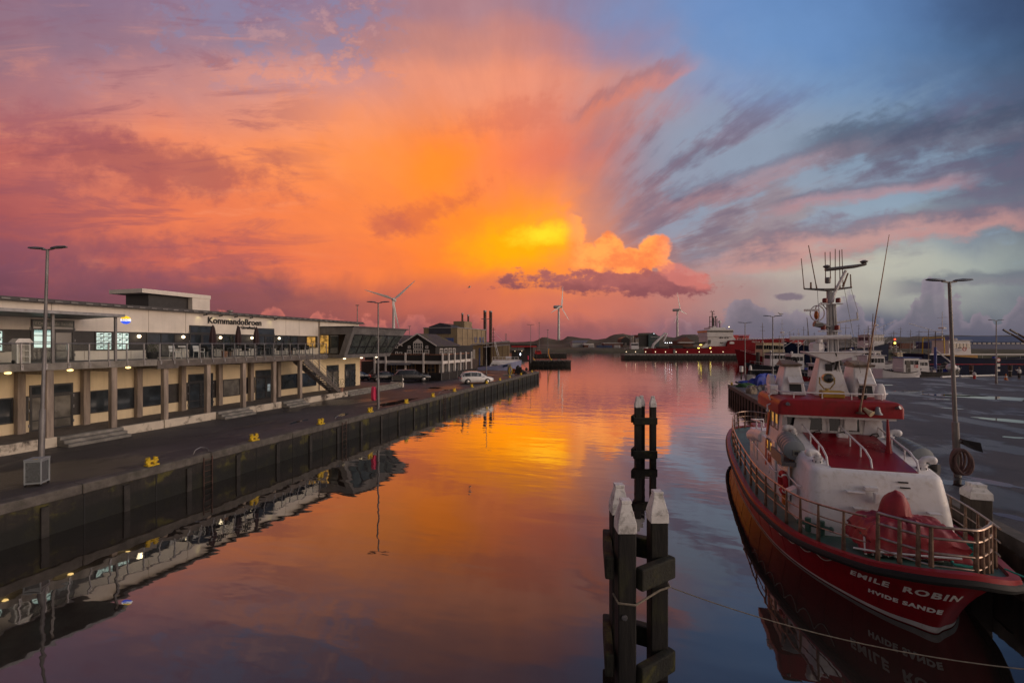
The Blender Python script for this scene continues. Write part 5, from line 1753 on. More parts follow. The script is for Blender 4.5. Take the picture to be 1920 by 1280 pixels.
# low grassed breakwater behind the blue ship
f = LF(165)
m = MB()
rows = []
rnd = random.Random(9)
for dd, zz in ((0, -2.5), (3, 0.2), (7, 2.2), (12, 3.0), (22, 2.4), (60, 1.6), (190, 1.6)):
    rows.append([tuple(f.P(px, dd + rnd.uniform(-0.6, 0.6), zz + rnd.uniform(-0.25, 0.25) - max(0, min(1, (1660 - px) / 90.0)) * (zz + 2.6))) for px in range(1570, 2700, 10)])
m.grid(rows)
tag(m.build('breakwater', 'dune_grass', rec=False, smooth=True), kind='structure')

# ------------------------------------------------------------------ wind turbines
mat('turbine_white', (0.55, 0.52, 0.50), 0.5, var=0.04)
def turbine(lab, D, hx, hy, base_px, blades, nose, rb=1.7):
    """hub pixel, tower base pixel, blade tip pixels with a depth share each; nose: heading of the nacelle"""
    f = LF(D)
    b0 = f.P(base_px, 0, 0.0)
    hub = f.P(hx, 0, f.z(hy))
    top = Vector((b0.x, b0.y, hub.z - 1.5))
    t = thing('wind_turbine', lab, 'wind turbine', b0, 0, 'white wind turbines on the dunes')
    m = MB().tube([b0, b0.lerp(top, 0.5), top], [rb * 1.5, rb * 1.2, rb * 0.85], 14); m.build('tower', 'turbine_white', t, smooth=True)
    c, s_ = math.cos(TH), math.sin(TH)
    ax = Vector((c * nose[0] - s_ * nose[1], s_ * nose[0] + c * nose[1], 0)).normalized()   # towards the rotor
    ctr = Vector((b0.x, b0.y, hub.z))
    m = MB().tube([ctr - ax * 8, ctr - ax * 7.5, ctr + ax * 2.0, ctr + ax * 3], [1.2, 2.2, 2.2, 1.4], 10); m.build('nacelle', 'turbine_white', t, smooth=True)
    hc = ctr + ax * 4.2
    m = MB().tube([hc - ax * 1.4, hc - ax * 0.2, hc + ax * 1.6, hc + ax * 2.4], [1.6, 1.9, 1.2, 0.1], 12); m.build('hub', 'turbine_white', t, smooth=True)
    L = max((f.P(px, 0, f.z(py)) - hub).length for px, py in blades)
    a0 = None
    right = ax.cross(Vector((0, 0, 1))).normalized()
    for k, (px, py) in enumerate(blades):
        d = f.P(px, 0, f.z(py)) - hub
        if a0 is None:
            a0 = math.atan2(d.z, d.dot(right))
        an = a0 + k * 2 * PI / 3
        dr = right * math.cos(an) + Vector((0, 0, math.sin(an)))
        pr_ = dr.cross(ax)
        m = MB(); rows = []
        for q, (u, ch, th) in enumerate(((0.02, 1.0, 1.0), (0.08, 1.3, 0.9), (0.20, 2.0, 0.5), (0.5, 1.3, 0.3), (0.8, 0.8, 0.18), (0.97, 0.4, 0.1), (1.0, 0.1, 0.05))):
            cc = hc + dr * L * u
            tw = 0.35 * (1 - u)
            e1 = pr_ * math.cos(tw) + ax * math.sin(tw); e2 = ax * math.cos(tw) - pr_ * math.sin(tw)
            rows.append([tuple(cc + e1 * ch * x * rb / 1.5 + e2 * th * y * rb / 1.5) for x, y in ((-0.35, 0), (0, 0.5), (0.8, 0.15), (1.3, 0), (0.8, -0.15), (0, -0.5))])
        m.grid(rows, True); m.poly(rows[0]); m.poly(rows[-1])
        m.build('blade', 'turbine_white', t, smooth=True)
    return t


turbine('nearest wind turbine, standing behind the glass bay of the cream building', 520, 740, 562, 738, [(776, 530), (693, 542), (752, 615)], (0.12, -1.0), 1.35)
turbine('middle wind turbine, alone over the open harbour mouth', 640, 1048, 575, 1047.5, [(1058, 538), (1030, 576), (1069, 608)], (0.80, -0.60), 1.45)
turbine('farthest wind turbine, left of the big red ship', 760, 1269, 581, 1270, [(1263, 569), (1283, 612), (1278, 569)], (0.72, -0.7), 1.5)

# ------------------------------------------------------------------ far shore buildings
mat('far_grey_roof', (0.13, 0.13, 0.15), 0.7, var=0.2)
mat('far_white', (0.45, 0.43, 0.42), 0.7, var=0.1)
mat('far_blue', (0.04, 0.06, 0.14), 0.6, var=0.2)
mat('far_teal', (0.035, 0.062, 0.066), 0.7, var=0.2)
mat('far_brick', (0.13, 0.055, 0.040), 0.8, var=0.2)
mat('far_silo', (0.20, 0.17, 0.15), 0.7, var=0.15)
mat('blue_roof', (0.09, 0.12, 0.20), 0.6, 0.2, var=0.15, scale=0.2)
D0 = 440
Z0 = ('z', 0.5)
fbuild('grey_roofed_shed', 'long pale shed with a grey pitched roof on the far shore below the middle turbine', 'building', D0, [
    ('wall', 'far_white', [bx(1073, 1098, 647, 642.2, 0, 14)]),
    ('base', 'far_white', [bx(1073.2, 1097.8, Z0, 646.9, 0.3, 13)]),
    ('roof', 'far_grey_roof', [lambda f, m: m.hexa([f.P(1072, -1, f.z(642.5)), f.P(1099, -1, f.z(642.5)), f.P(1099, 15, f.z(642.5)), f.P(1072, 15, f.z(642.5))], [f.P(1076, 6, f.z(637.8)), f.P(1105, 6, f.z(637.8)), f.P(1105, 8, f.z(637.8)), f.P(1076, 8, f.z(637.8))])])], 1085)
fbuild('white_tent_hall', 'low hall with a bright white roof on the far shore', 'building', 430, [
    ('wall', 'far_brick', [bx(1096, 1114, Z0, 646.6, 0, 10)]),
    ('roof', 'turbine_white', [pr([(1094, 646.5), (1114, 646.5), (1113, 643.8), (1096, 643.8)], -0.5, 10.5)])], 1104)
for p0, p1, lab, mm in ((1104, 1114, 'pale blue container with dark openings on the far shore', 'far_white'), (1119, 1130, 'blue tarpaulined stack near the centre of the far shore', 'far_blue'),
                        (1131, 1148, 'long dark blue container stack on the far shore', 'far_blue'), (1152, 1163, 'small pale container on the far grass bank', 'far_white')):
    fbuild('container', lab, 'container', 405, [('body', mm, [bx(p0, p1, ('z', 1.0), 647, 0, 3)]), ('door_bars', 'dark_panel', [bx(p0 + 1 + k * 2.2, p0 + 1.5 + k * 2.2, ('z', 1.3), 648, -0.1, -0.01) for k in range(4)])], (p0 + p1) / 2)
fbuild('brick_shed', 'long low brick shed with a pale eaves band on the far shore', 'building', 445, [
    ('wall', 'far_brick', [bx(1132, 1168, Z0, 644, 0, 10)]), ('eaves_band', 'far_white', [bx(1131.5, 1168.5, 643.9, 642.4, -0.5, 10.5)])], 1150)
fbuild('dark_gabled_hall', 'dark gabled hall beside the grain silos', 'building', 450, [
    ('wall', 'dark_panel', [pr([(1165, 647), (1181, 647), (1181, 634), (1173, 631), (1165, 635)], 0, 16)]),
    ('door', 'far_silo', [bx(1171, 1175, 647, 642.5, -0.2, -0.02)])], 1173)
for k, (p, w_, top) in enumerate(((1185.5, 3.2, 630), (1191.5, 2.6, 635), (1195, 2.0, 634.5))):
    f = LF(440)
    b0 = f.P(p, 0, 0.5)
    r_ = w_ * f.k
    t = thing('grain_silo', ('tallest grey silo beside the dark gabled hall', 'middle lower silo on the far shore', 'right hand slim pale silo on the far shore')[k], 'silo', b0, 0, 'silos on the far shore')
    m = MB().tube([b0, Vector((b0.x, b0.y, f.z(top)))], r_, 16); m.build('shell', 'far_silo', t, smooth=True)
    m = MB().lathe([(r_ * 1.02, f.z(top) + .01), (r_ * 0.2, f.z(top) + 1.0)], (b0.x, b0.y, 0), 16); m.build('cap', 'far_grey_roof', t)
fbuild('teal_hall', 'large teal gabled hall in front of the highest dune', 'building', 470, [
    ('long_wall', 'dark_panel', [bx(1198, 1216, Z0, 628, 2, 30)]),
    ('gable_wall', 'far_teal', [pr([(1216, 650), (1236, 650), (1236, 630.5), (1226, 623.5), (1216, 627)], 0, 30)]),
    ('roof', 'dune_grass', [lambda f, m: m.hexa([f.P(1196, 1, f.z(628)), f.P(1216, 1, f.z(628)), f.P(1226, 14, f.z(623.6)), f.P(1204, 14, f.z(624.2))], [f.P(1196, 1, f.z(627.6)), f.P(1216, 1, f.z(627.6)), f.P(1226, 14, f.z(623.1)), f.P(1204, 14, f.z(623.8))])]),
    ('white_lettering', 'far_white', [bx(1220 + k * 2.1, 1221.6 + k * 2.1, 632.2, 631.2, -0.2, -0.02) for k in range(7)]),
    ('lit_window', 'far_silo', [bx(1219 + k * 2.4, 1220.6 + k * 2.4, 638.6, 637.6, -0.2, -0.02) for k in range(7)]),
    ('gable_lamp', 'white_light', [bx(1225.7, 1226.3, 625.6, 625, -0.3, -0.02)])], 1220)
fbuild('brick_gabled_hall', 'brick gabled hall behind the stern of the big red ship', 'building', 420, [
    ('wall', 'far_brick', [bx(1271, 1300, Z0, 638.5, 0, 14)]),
    ('gable', 'far_brick', [pr([(1276, 638.5), (1297, 638.5), (1287, 631.5)], -0.2, 12)]),
    ('canopy', 'far_white', [bx(1270, 1299, 643, 641, -4, -0.3)])], 1286)
fbuild('blue_roofed_warehouse', 'long blue warehouse with a row of pale windows at the far right', 'building', 330, [
    ('wall', 'far_blue', [bx(1806, 2050, ('z', 0), 641, 0, 30)]),
    ('roof', 'blue_roof', [lambda f, m: m.hexa([f.P(1803, -1, f.z(641)), f.P(2055, -1, f.z(641)), f.P(2055, 31, f.z(641)), f.P(1803, 31, f.z(641))], [f.P(1812, 14, f.z(629.5)), f.P(2050, 14, f.z(629.5)), f.P(2050, 16, f.z(629.5)), f.P(1812, 16, f.z(629.5))])]),
    ('window_band', 'far_white', [bx(1806 + 9 * k, 1812 + 9 * k, 645, 642.3, -0.3, -0.02) for k in range(27)])], 1900)
for k, (p0, p1, top, mm, lab) in enumerate(((1690, 1712, 641, 'far_brick', 'low ochre shed below the right hand dunes'), (1744, 1757, 640, 'far_blue', 'small blue gabled shed behind the yellow gantry'), (1566, 1590, 641, 'far_grey_roof', 'grey flat shed behind the fishing boat masts'))):
    fbuild('far_shed', lab, 'building', 340, [('wall', mm, [bx(p0, p1, ('z', 0), top + 2, 0, 12)]), ('roof', 'blue_roof' if k == 1 else 'far_grey_roof', [pr([(p0 - 1, top + 2), (p1 + 1, top + 2), (p1 - 2, top), (p0 + 2, top)], -0.4, 12.4)])], (p0 + p1) / 2)

# ------------------------------------------------------------------ pier and the big red offshore ship
mat('ship_red', (0.20, 0.008, 0.014), 0.6, var=0.15, scale=0.3, streaks=0.25, spec=0.12)
mat('ship_white', (0.58, 0.56, 0.55), 0.5, var=0.06, scale=0.4)
f = LF(208)
t = thing('long_pier', 'long low concrete pier lying in front of the big red ship', 'pier', f.P(1280, 0, WZ))
m = MB(); f.box(m, 1171, 1430, ('z', -0.1), ('z', 0.62), 0, 7); m.build('deck', 'concrete', t)
m = MB(); f.box(m, 1171.3, 1429.5, ('z', -2.6), ('z', -0.102), 0.6, 6.5); m.build('face', 'sheet_pile', t)
m = MB()
p = 1173.0
while p < 1450:
    f.box(m, p, p + 0.8, ('z', -2.5), ('z', 0.3), -0.25, -0.02); p += 6.5
m.build('pile', 'sheet_pile', t)
for k, px in enumerate((1175.5, 1193, 1212, 1230.5, 1249.5, 1269.5, 1290.5, 1313, 1335.5, 1358)):
    b0 = f.P(px, 1.2, 0.62)
    o = thing('pier_light', 'low lit bollard lamp in the row along the pier edge', 'lamp', b0, 0, 'row of lit bollard lamps on the pier')
    m = MB().tube([b0, b0 + Vector((0, 0, 0.85))], 0.12, 8); m.build('post', 'zinc', o)
    m = MB().ball(tuple(b0 + Vector((0, 0, 1.0))), 0.17, 6); m.build('globe', 'warm_light', o)
S_ = LF(235)
Sh, so_ = fbuild('supply_ship', 'big red offshore supply ship with a white bridge house and black mast', 'ship', 235, [
    ('hull', 'ship_red', [lambda f, m: m.hexa([f.P(1224, 0, -2.5), f.P(1484, 0, -2.5), f.P(1505, 7, -2.5), f.P(1484, 14, -2.5), f.P(1224, 14, -2.5)], [f.P(1222, -0.3, f.z(655.5)), f.P(1484, -0.3, f.z(655.5)), f.P(1520, 7, f.z(655.5)), f.P(1484, 14.3, f.z(655.5)), f.P(1222, 14.3, f.z(655.5))])]),
    ('bulwark', 'ship_red', [bx(1222, 1332, 655.4, 653.6, -0.3, 0.1), bx(1222, 1332, 655.4, 653.6, 13.9, 14.3)]),
    ('midship_side', 'ship_red', [pr([(1326, 655.4), (1366, 655.4), (1366, 649), (1333, 649)], -0.3, 14.3)]),
    ('forecastle', 'ship_red', [lambda f, m: f.prism(m, [(1361, 655.45), (1484, 655.4), (1486, 634), (1440, 636), (1367, 639), (1364, 643)], -0.35, 14.3)]),
    ('bow', 'ship_red', [lambda f, m: m.hexa([f.P(1484, -0.3, f.z(655.3)), f.P(1519, 7, f.z(655.3)), f.P(1484, 14.3, f.z(655.3))], [f.P(1486.1, -0.35, f.z(634)), f.P(1527, 7, f.z(632.5)), f.P(1486.1, 14.3, f.z(634))])]),
    ('lower_house', 'ship_white', [pr([(1329, 649), (1364, 649), (1366, 638.5), (1383, 637), (1378, 631), (1329, 631)], 1.5, 12.5)]),
    ('upper_house', 'ship_white', [pr([(1328, 631), (1377, 631), (1376, 622.5), (1327.5, 622.5)], 1.0, 13)]),
    ('bridge_windows', 'car_glass', [pr([(1326.5, 622.4), (1377, 622.4), (1376.5, 619.6), (1327, 619.6)], 0.8, 13.2)]),
    ('bridge_roof', 'ship_white', [pr([(1326, 619.5), (1377.5, 619.5), (1373, 617.0), (1332, 617.0)], 0.4, 13.6)]),
    ('monkey_island', 'ship_white', [bx(1337, 1366, 617, 613.4, 3, 11)]),
    ('funnel', 'ship_white', [bx(1343, 1349, 617, 611, 4, 10)]),
    ('funnel_emblem', 'far_blue', [bx(1341.3, 1344.8, 617, 612.6, 3.7, 3.98)]),
    ('mast', 'black_letter', [bx(1345, 1346, 617, 583, 6, 6.6), bx(1351, 1352, 617, 592, 6, 6.6), bx(1340, 1341, 613, 592, 6, 6.3), bx(1340, 1352, 592.6, 591.6, 6.1, 6.5), bx(1340, 1352, 602, 601.2, 6.1, 6.5),
                              bx(1341, 1350, 583, 582.3, 6.1, 6.5), bx(1343.5, 1344.2, 583, 580.2, 6.2, 6.4), bx(1348, 1348.6, 583, 580.4, 6.2, 6.4), bx(1345.2, 1350.5, 588, 587, 6.1, 6.5), bx(1345, 1349, 612, 594, 6.1, 6.4), bx(1354, 1355, 617, 596, 6.1, 6.5)]),
    ('radar_dome', 'ship_white', [lambda f, m: m.ball(tuple(f.P(1359.5, 6, f.z(602.5))), 0.85, 8), lambda f, m: m.ball(tuple(f.P(1353, 6, f.z(592.5))), 0.5, 8)]),
    ('dome_stand', 'black_letter', [bx(1359, 1360, 617, 605.5, 5.8, 6.3)]),
    ('house_window', 'car_glass', [bx(p, p + 2.2, q, q - 2.2, 1.25, 1.45) for p, q in ((1352, 634), (1355.5, 634), (1361, 634), (1366, 634), (1353, 643.5), (1356, 643.5), (1345, 629))] + [bx(1330, 1335, 644, 637, 1.3, 1.45)]),
    ('fast_rescue_boat', 'dark_stuff', [pr([(1302, 643), (1326, 640.5), (1324, 644.2), (1304, 645.5)], 1, 4)]),
    ('deck_crane', 'ship_white', [lambda f, m: m.tube([f.P(1231, 7, f.z(653)), f.P(1233, 7, f.z(646)), f.P(1256, 7, f.z(623.5)), f.P(1259, 7, f.z(624.5)), f.P(1253, 7, f.z(640))], [0.7, 0.65, 0.5, 0.5, 0.35], 6)]),
    ('winch_gear', 'red_band', [bx(1382, 1392, 637, 628.5, 4, 9), bx(1400, 1412, 636, 629, 4, 9), bx(1382, 1416, 628.4, 627.5, 5, 5.6)]),
    ('white_ramp', 'ship_white', [pr([(1317, 652), (1333, 652), (1333, 643), (1326, 643)], 1.5, 8)]),
    ('deck_cargo', 'dark_stuff', [bx(1265, 1285, 653.5, 647, 3, 9), bx(1240, 1256, 653.5, 650, 3, 9), bx(1290, 1312, 653.5, 650.5, 3, 10)]),
    ('deck_lamp', 'yellow_light', [bx(1314, 1317.5, 647, 645.8, 1.0, 1.3), bx(1310, 1313, 653, 652, 1.0, 1.3), bx(1330, 1332, 653, 651.5, -0.7, -0.4)]),
    ('deck_floodlight', 'white_light', [bx(p, p + 0.9, 643, 642.1, 4, 4.4) for p in (1252, 1256, 1260.5, 1264)]),
    ('mast_lamp', 'warm_light', [bx(1377, 1378.4, 612.6, 611.2, 6, 6.4)]),
    ('anchor_recess', 'ship_white', [pr([(1367.5, 644.6), (1375.5, 644.6), (1376.2, 642.4), (1374, 640.2), (1369, 640.4), (1367, 642.6)], -0.45, -0.36)]),
    ('stern_post', 'zinc', [bx(1262, 1266, 662, 655, -0.6, -0.32)]),
], 1350)
u_ = (S_.P(1420, 0, 0) - S_.P(1400, 0, 0)).normalized()
text_mesh('ship_name', 'CECILIA', 0.95, 'ship_white', Sh, S_.P(1416.5, -0.42, S_.z(640.6)), u_, (0, 0, 1), 0.02, 0.02, 1.25)
r_ = MB()
for k in range(20):
    S_.box(r_, 1383 + k * 5, 1383.5 + k * 5, 637 - k * 0.05, 633.8 - k * 0.05, 0.2, 0.35)
S_.box(r_, 1383, 1480, 634.0, 633.6, 0.2, 0.35)
r_.build('forecastle_railing', 'ship_white', Sh)


# ------------------------------------------------------------------ a general fishing boat
def hull_parts(root, L, B, zs, zm, zb, WL, hullm, deckm, strake='rubber', bottom=None, bow_full=0.55, stern_w=0.75, n=18, boot=None):
    """hull along +x (bow), waterline at z=WL; sheer heights stern, middle, bow"""
    def sheer(t): return zs * (1 - t) * (1 - 2 * t) * 1.0 + zm * 4 * t * (1 - t) + zb * t * (2 * t - 1)
    def hb(t):
        if t < 0.35: return stern_w + (1 - stern_w) * math.sin(t / 0.35 * PI / 2)
        if t < bow_full: return 1.0
        q = (t - bow_full) / (1 - bow_full)
        return max(0.015, (1 - q * q) ** 0.8)
    rows = []; dk = []
    for i in range(n + 1):
        t = i / n
        x = -L / 2 + L * t
        w = B / 2 * hb(t)
        z1 = sheer(t)
        ww = w * (0.92 - 0.35 * t * t)
        rake = 0.09 * L * t ** 6
        rows.append([(x - rake * 0.9, 0, WL - 0.9), (x - rake * 0.8, -ww * 0.55, WL - 0.5), (x - rake * 0.6, -ww, WL), (x - rake * 0.3, -(ww * 0.45 + w * 0.55), WL + (z1 - WL) * 0.5), (x, -w, z1)])
        dk.append(z1)
    m = MB()
    m.grid(rows); m.grid([[(x, -y, z) for x, y, z in r] for r in rows])
    m.poly(rows[0] + [(x, -y, z) for x, y, z in reversed(rows[0][1:])])
    m.build('hull', hullm, root, smooth=True)
    d = MB(); d.grid([[(r[4][0], r[4][1] * 0.97, r[4][2] - 0.35), (r[4][0], 0, r[4][2] - 0.30), (r[4][0], -r[4][1] * 0.97, r[4][2] - 0.35)] for r in rows]); d.build('deck', deckm, root)
    s_ = MB().tube([(r[4][0], r[4][1] - 0.03, r[4][2]) for r in rows] + [(r[4][0], -r[4][1] + 0.03, r[4][2]) for r in reversed(rows)], 0.07, 6)
    s_.build('rubbing_strake', strake, root)
    if boot:
        q = MB()
        for sg in (1, -1):
            q.grid([[(r[2][0], sg * (r[2][1] - 0.02), WL - 0.05), (r[2][0] * 0.93 + r[3][0] * 0.07, sg * (r[2][1] * 0.9 + r[3][1] * 0.1 - 0.02), WL + 0.14)] for r in rows])
        q.build('boot_stripe', boot, root)
    return sheer, hb


mat('hull_navy', (0.010, 0.015, 0.040), 0.65, spec=0.1, var=0.2, scale=0.6)
mat('hull_lavender', (0.20, 0.22, 0.36), 0.5, var=0.12, scale=0.8, dirt=(0.22, 0.10, 0.08), dscale=0.8, damt=0.25)
mat('hull_blue', (0.03, 0.06, 0.25), 0.45, var=0.15)
mat('hull_white', (0.55, 0.54, 0.55), 0.45, var=0.05, streaks=0.15)
mat('hull_grey', (0.035, 0.038, 0.046), 0.65, spec=0.15, var=0.25)
mat('hull_red', (0.20, 0.008, 0.014), 0.6, spec=0.15, var=0.12, scale=0.6)
mat('cabin_cream', (0.55, 0.45, 0.28), 0.5, var=0.08)
mat('boat_orange', (0.45, 0.22, 0.02), 0.5, var=0.2)
mat('deck_green', (0.050, 0.125, 0.095), 0.5, var=0.3, scale=1.2, dirt=(0.026, 0.060, 0.046), dscale=0.8)
mat('tarp_blue', (0.015, 0.035, 0.30), 0.55, var=0.25, bump=0.3, bscale=5)


def fishing_boat(nm, lab, cat, L, B, hm, cm, loc, rz, cab, zs=0.9, zb=1.9, mast=True, dk_='deck_timber', roof='white_paint', boot='white_paint', extra=None, grp=None, deck2=False, gantry=None):
    """cab: (x0, x1, half width, height) of the wheelhouse"""
    r = thing(nm, lab, cat, (0, 0, 0), 0, grp)
    sheer, hb = hull_parts(r, L, B, zs, min(zs, zb) * 0.75, zb, 0.0, hm, dk_, boot=boot)
    x0, x1, hw, hh = cab
    z0 = zs * 0.75 - 0.4
    m = MB(); m.hexa([(x0, -hw, z0), (x1, -hw, z0), (x1, hw, z0), (x0, hw, z0)], [(x0 + 0.1, -hw * 0.94, z0 + hh), (x1 - 0.25, -hw * 0.94, z0 + hh), (x1 - 0.25, hw * 0.94, z0 + hh), (x0 + 0.1, hw * 0.94, z0 + hh)])
    w_ = m.build('wheelhouse', cm, r, bevel=0.05)
    m = MB(); m.box(x0 - 0.1, x1 + 0.12, -hw - 0.08, hw + 0.08, z0 + hh + 0.01, z0 + hh + 0.12); m.build('wheelhouse_roof', roof, r, bevel=0.03)
    zz = z0 + hh * 0.62
    nwin = max(2, int((x1 - x0) / 0.8))
    for s_ in (-1, 1):
        for k in range(nwin):
            a = x0 + 0.3 + (x1 - x0 - 0.6) * k / nwin
            m = MB(); m.box(a, a + (x1 - x0 - 0.6) / nwin - 0.15, *sorted((s_ * hw * 0.955, s_ * (hw * 0.985))), zz, zz + hh * 0.24); m.build('side_window', 'car_glass', w_)
    for k in range(3):
        a = -hw * 0.8 + hw * 1.6 * k / 3
        m = MB(); m.box(x1 - 0.19, x1 - 0.12, a + 0.05, a + hw * 1.6 / 3 - 0.08, zz, zz + hh * 0.25); m.build('front_window', 'car_glass', w_)
    if mast:
        zt = z0 + hh
        m = MB().tube([(x0 + 0.6, 0, zt), (x0 + 0.6, 0, zt + hh * 1.5)], [0.10, 0.05], 6)
        for q in (0.5, 0.85, 1.2):
            m.tube([(x0 + 0.6, -hw * 0.6, zt + hh * q), (x0 + 0.6, hw * 0.6, zt + hh * q)], 0.035, 5)
        m.tube([(x0 + 0.6, 0, zt + hh * 0.4), (x0 - L * 0.16, 0, zt + hh * 0.9)], 0.06, 5)
        m.build('mast', 'ship_white', r)
        m = MB(); m.box(x0 + 0.3, x0 + 0.9, -0.7, 0.7, zt + hh * 0.62, zt + hh * 0.7); m.build('radar_scanner', 'white_paint', r)
        m = MB().ball((x1 - 0.7, hw * 0.4, zt + 0.4), 0.28, 6); m.build('radome', 'white_paint', r)
    m = MB()
    xs = [-L * 0.46 + L * 0.12 * k for k in range(8)]
    for s_ in (-1, 1):
        pts = []
        for x in xs:
            t = (x + L / 2) / L
            y = s_ * B / 2 * hb(t) * 0.95; z = sheer(t)
            m.tube([(x, y, z - 0.3), (x, y, z + 0.75)], 0.022, 5)
            pts.append((x, y, z + 0.75))
        m.tube(pts, 0.022, 5)
    m.build('railing', 'ship_white', r)
    if gantry:
        gx, gh, gm = gantry
        m = MB()
        for s_ in (-1, 1):
            m.tube([(gx, s_ * B * 0.38, z0), (gx, s_ * B * 0.36, z0 + gh)], 0.12, 6)
        m.tube([(gx, -B * 0.36, z0 + gh), (gx, B * 0.36, z0 + gh)], 0.13, 6)
        m.build('gantry', gm, r)
    # gear on deck
    rn = random.Random(int(L * 100))
    for k in range(7):
        cx = rn.uniform(-L * 0.42, L * 0.3)
        if x0 - 0.6 < cx < x1 + 0.6: continue
        MB().cbox((cx, rn.uniform(-B * .25, B * .25), z0 + 0.4), (rn.uniform(.5, 1.2), rn.uniform(.4, 1.0), rn.uniform(.5, 1.0)), rn.uniform(0, 1.5)).build('deck_gear', ('dark_stuff', 'galv_roof', 'boat_orange', 'tarp_blue', 'dark_stuff')[rn.randrange(5)], r)
    if extra: extra(r, z0)
    place(r, loc, rz)
    return r


def wl(px, D):
    """a spot on the water at distance D under a photo column"""
    p = LF(D).P(px, 0, WZ)
    return p


# lavender boat moored across the quay end
def lav_extra(r, z0):
    m = MB(); m.prism([(0.6, 0.95), (5.6, 1.95), (0.2, 2.15), (-0.6, 1.2)] if False else [(-0.9, 0.75), (5.2, 1.86), (5.0, 2.0), (-0.1, 1.98)], 'y', -1.30, -1.22); m.build('white_panel', 'hull_white', r)
    m = MB(); m.prism([(2.0, 0.95), (4.3, 1.28), (4.3, 0.55), (2.0, 0.35)][::-1], 'y', -1.56, -1.50); m.build('number_panel', 'hull_navy', r)


t = thing('moored_boat', 'lavender hulled boat with a white foredeck moored across the end of the left quay', 'boat')
f = LF(95)
def lvP(px, py, dy): return f.P(px, dy, f.z(py))
m = MB()
rows = []
for px, top, wd in ((868, 692.5, 1.2), (885, 691.5, 1.5), (905, 689.0, 1.7), (925, 686.5, 1.8), (945, 683, 1.7), (962, 679, 1.2), (972, 677, 0.7), (979, 675.5, 0.05)):
    zt = f.z(top); xx = 1.0 if px < 975 else 0.985
    cen = 2.2
    rows.append([f.P(px * 1.0 - (0 if px < 960 else (px - 960) * 0.35), cen, -2.2), f.P(px - (0 if px < 960 else (px - 960) * 0.25), cen - wd * 0.85, WZ), f.P(px, cen - wd, zt), f.P(px, cen + wd, zt), f.P(px - (0 if px < 960 else (px - 960) * 0.25), cen + wd * 0.85, WZ)])
m.grid(rows, True); m.poly(rows[0]); m.poly(rows[-1])
m.build('hull', 'hull_lavender', t, smooth=True)
m = MB()
q = [lvP(917.5, 686.8, 0.36), lvP(923, 676.5, 0.42), lvP(976, 675.3, 1.9), lvP(960, 680.2, 0.95), lvP(945, 682.9, 0.46)]
m.hexa(q, [p + (f.P(960, 1, 0) - f.P(960, 0, 0)) * 0.10 for p in q]); m.build('white_forecastle', 'hull_white', t)
q = [lvP(923, 676.5, 0.5), lvP(976, 675.2, 2.2), lvP(923, 676.5, 3.9)]
m = MB().hexa(q, [p + Vector((0, 0, 0.05)) for p in q]); m.build('foredeck', 'hull_white', t)
u_ = (f.P(940, 0, 0) - f.P(920, 0, 0)).normalized()
text_mesh('boat_name', 'HELEA', 0.42, 'black_letter', t, f.P(927.5, 0.28, f.z(684.0)), u_, (0, 0, 1), 0.02, 0.012)
q = [(943.5, 688.8), (959, 685.6), (959.5, 682.2), (943.5, 684.3)]
m = MB(); m.hexa([lvP(a, b, 0.30 + (a - 943) * 0.045) for a, b in q], [lvP(a, b, 0.60 + (a - 943) * 0.045) for a, b in q]); m.build('number_panel', 'hull_navy', t)
m = MB()
for px in (923, 928, 935, 942, 950, 957, 965, 972):
    m.tube([f.P(px, 0.6 + max(0, px - 930) * 0.025, f.z(676.5)), f.P(px, 0.6 + max(0, px - 930) * 0.025, f.z(669.5))], 0.03, 5)
m.tube([f.P(px, 0.6 + max(0, px - 930) * 0.025, f.z(669.5)) for px in (923, 935, 950, 972)], 0.03, 5)
m.tube([f.P(px, 0.6 + max(0, px - 930) * 0.025, f.z(673)) for px in (923, 935, 950, 972)], 0.025, 5)
m.build('railing', 'hull_white', t)
m = MB().tube([f.P(948, 1.8, f.z(671.0)), f.P(959, 1.8, f.z(671.0))], 0.28, 10); m.build('raft_canister', 'hull_white', t, smooth=True)
m = MB()
m.tube([f.P(924, 3, f.z(676)), f.P(924, 3, f.z(613))], [0.10, 0.06], 6)
for q_, w_ in ((617, 4), (623, 3), (631, 4), (637, 3.5), (645, 2)):
    m.tube([f.P(924 - w_, 3, f.z(q_)), f.P(924 + w_, 3, f.z(q_))], 0.04, 5)
m.build('mast', 'rust', t)
m = MB(); m.tube([f.P(925.5, 2.5, f.z(640)), f.P(932, 2.5, f.z(668))], 0.05, 5); m.tube([f.P(927.5, 2.5, f.z(640)), f.P(935, 2.5, f.z(668))], 0.05, 5); m.tube([f.P(924, 3, f.z(620)), f.P(944, 3, f.z(641))], 0.02, 4); m.build('rigging', 'hull_white', t)
t.location = t.location
m = MB().tube([f.P(978, 2.2, f.z(677)), f.P(984, 0, f.z(686)), f.P(990, -3, 0.2)], 0.04, 5)
tag(m.build('mooring_rope', mat('rope_teal', (0.05, 0.25, 0.22), 0.8)), 'thin teal mooring rope from the lavender bow to the quay end', 'rope')

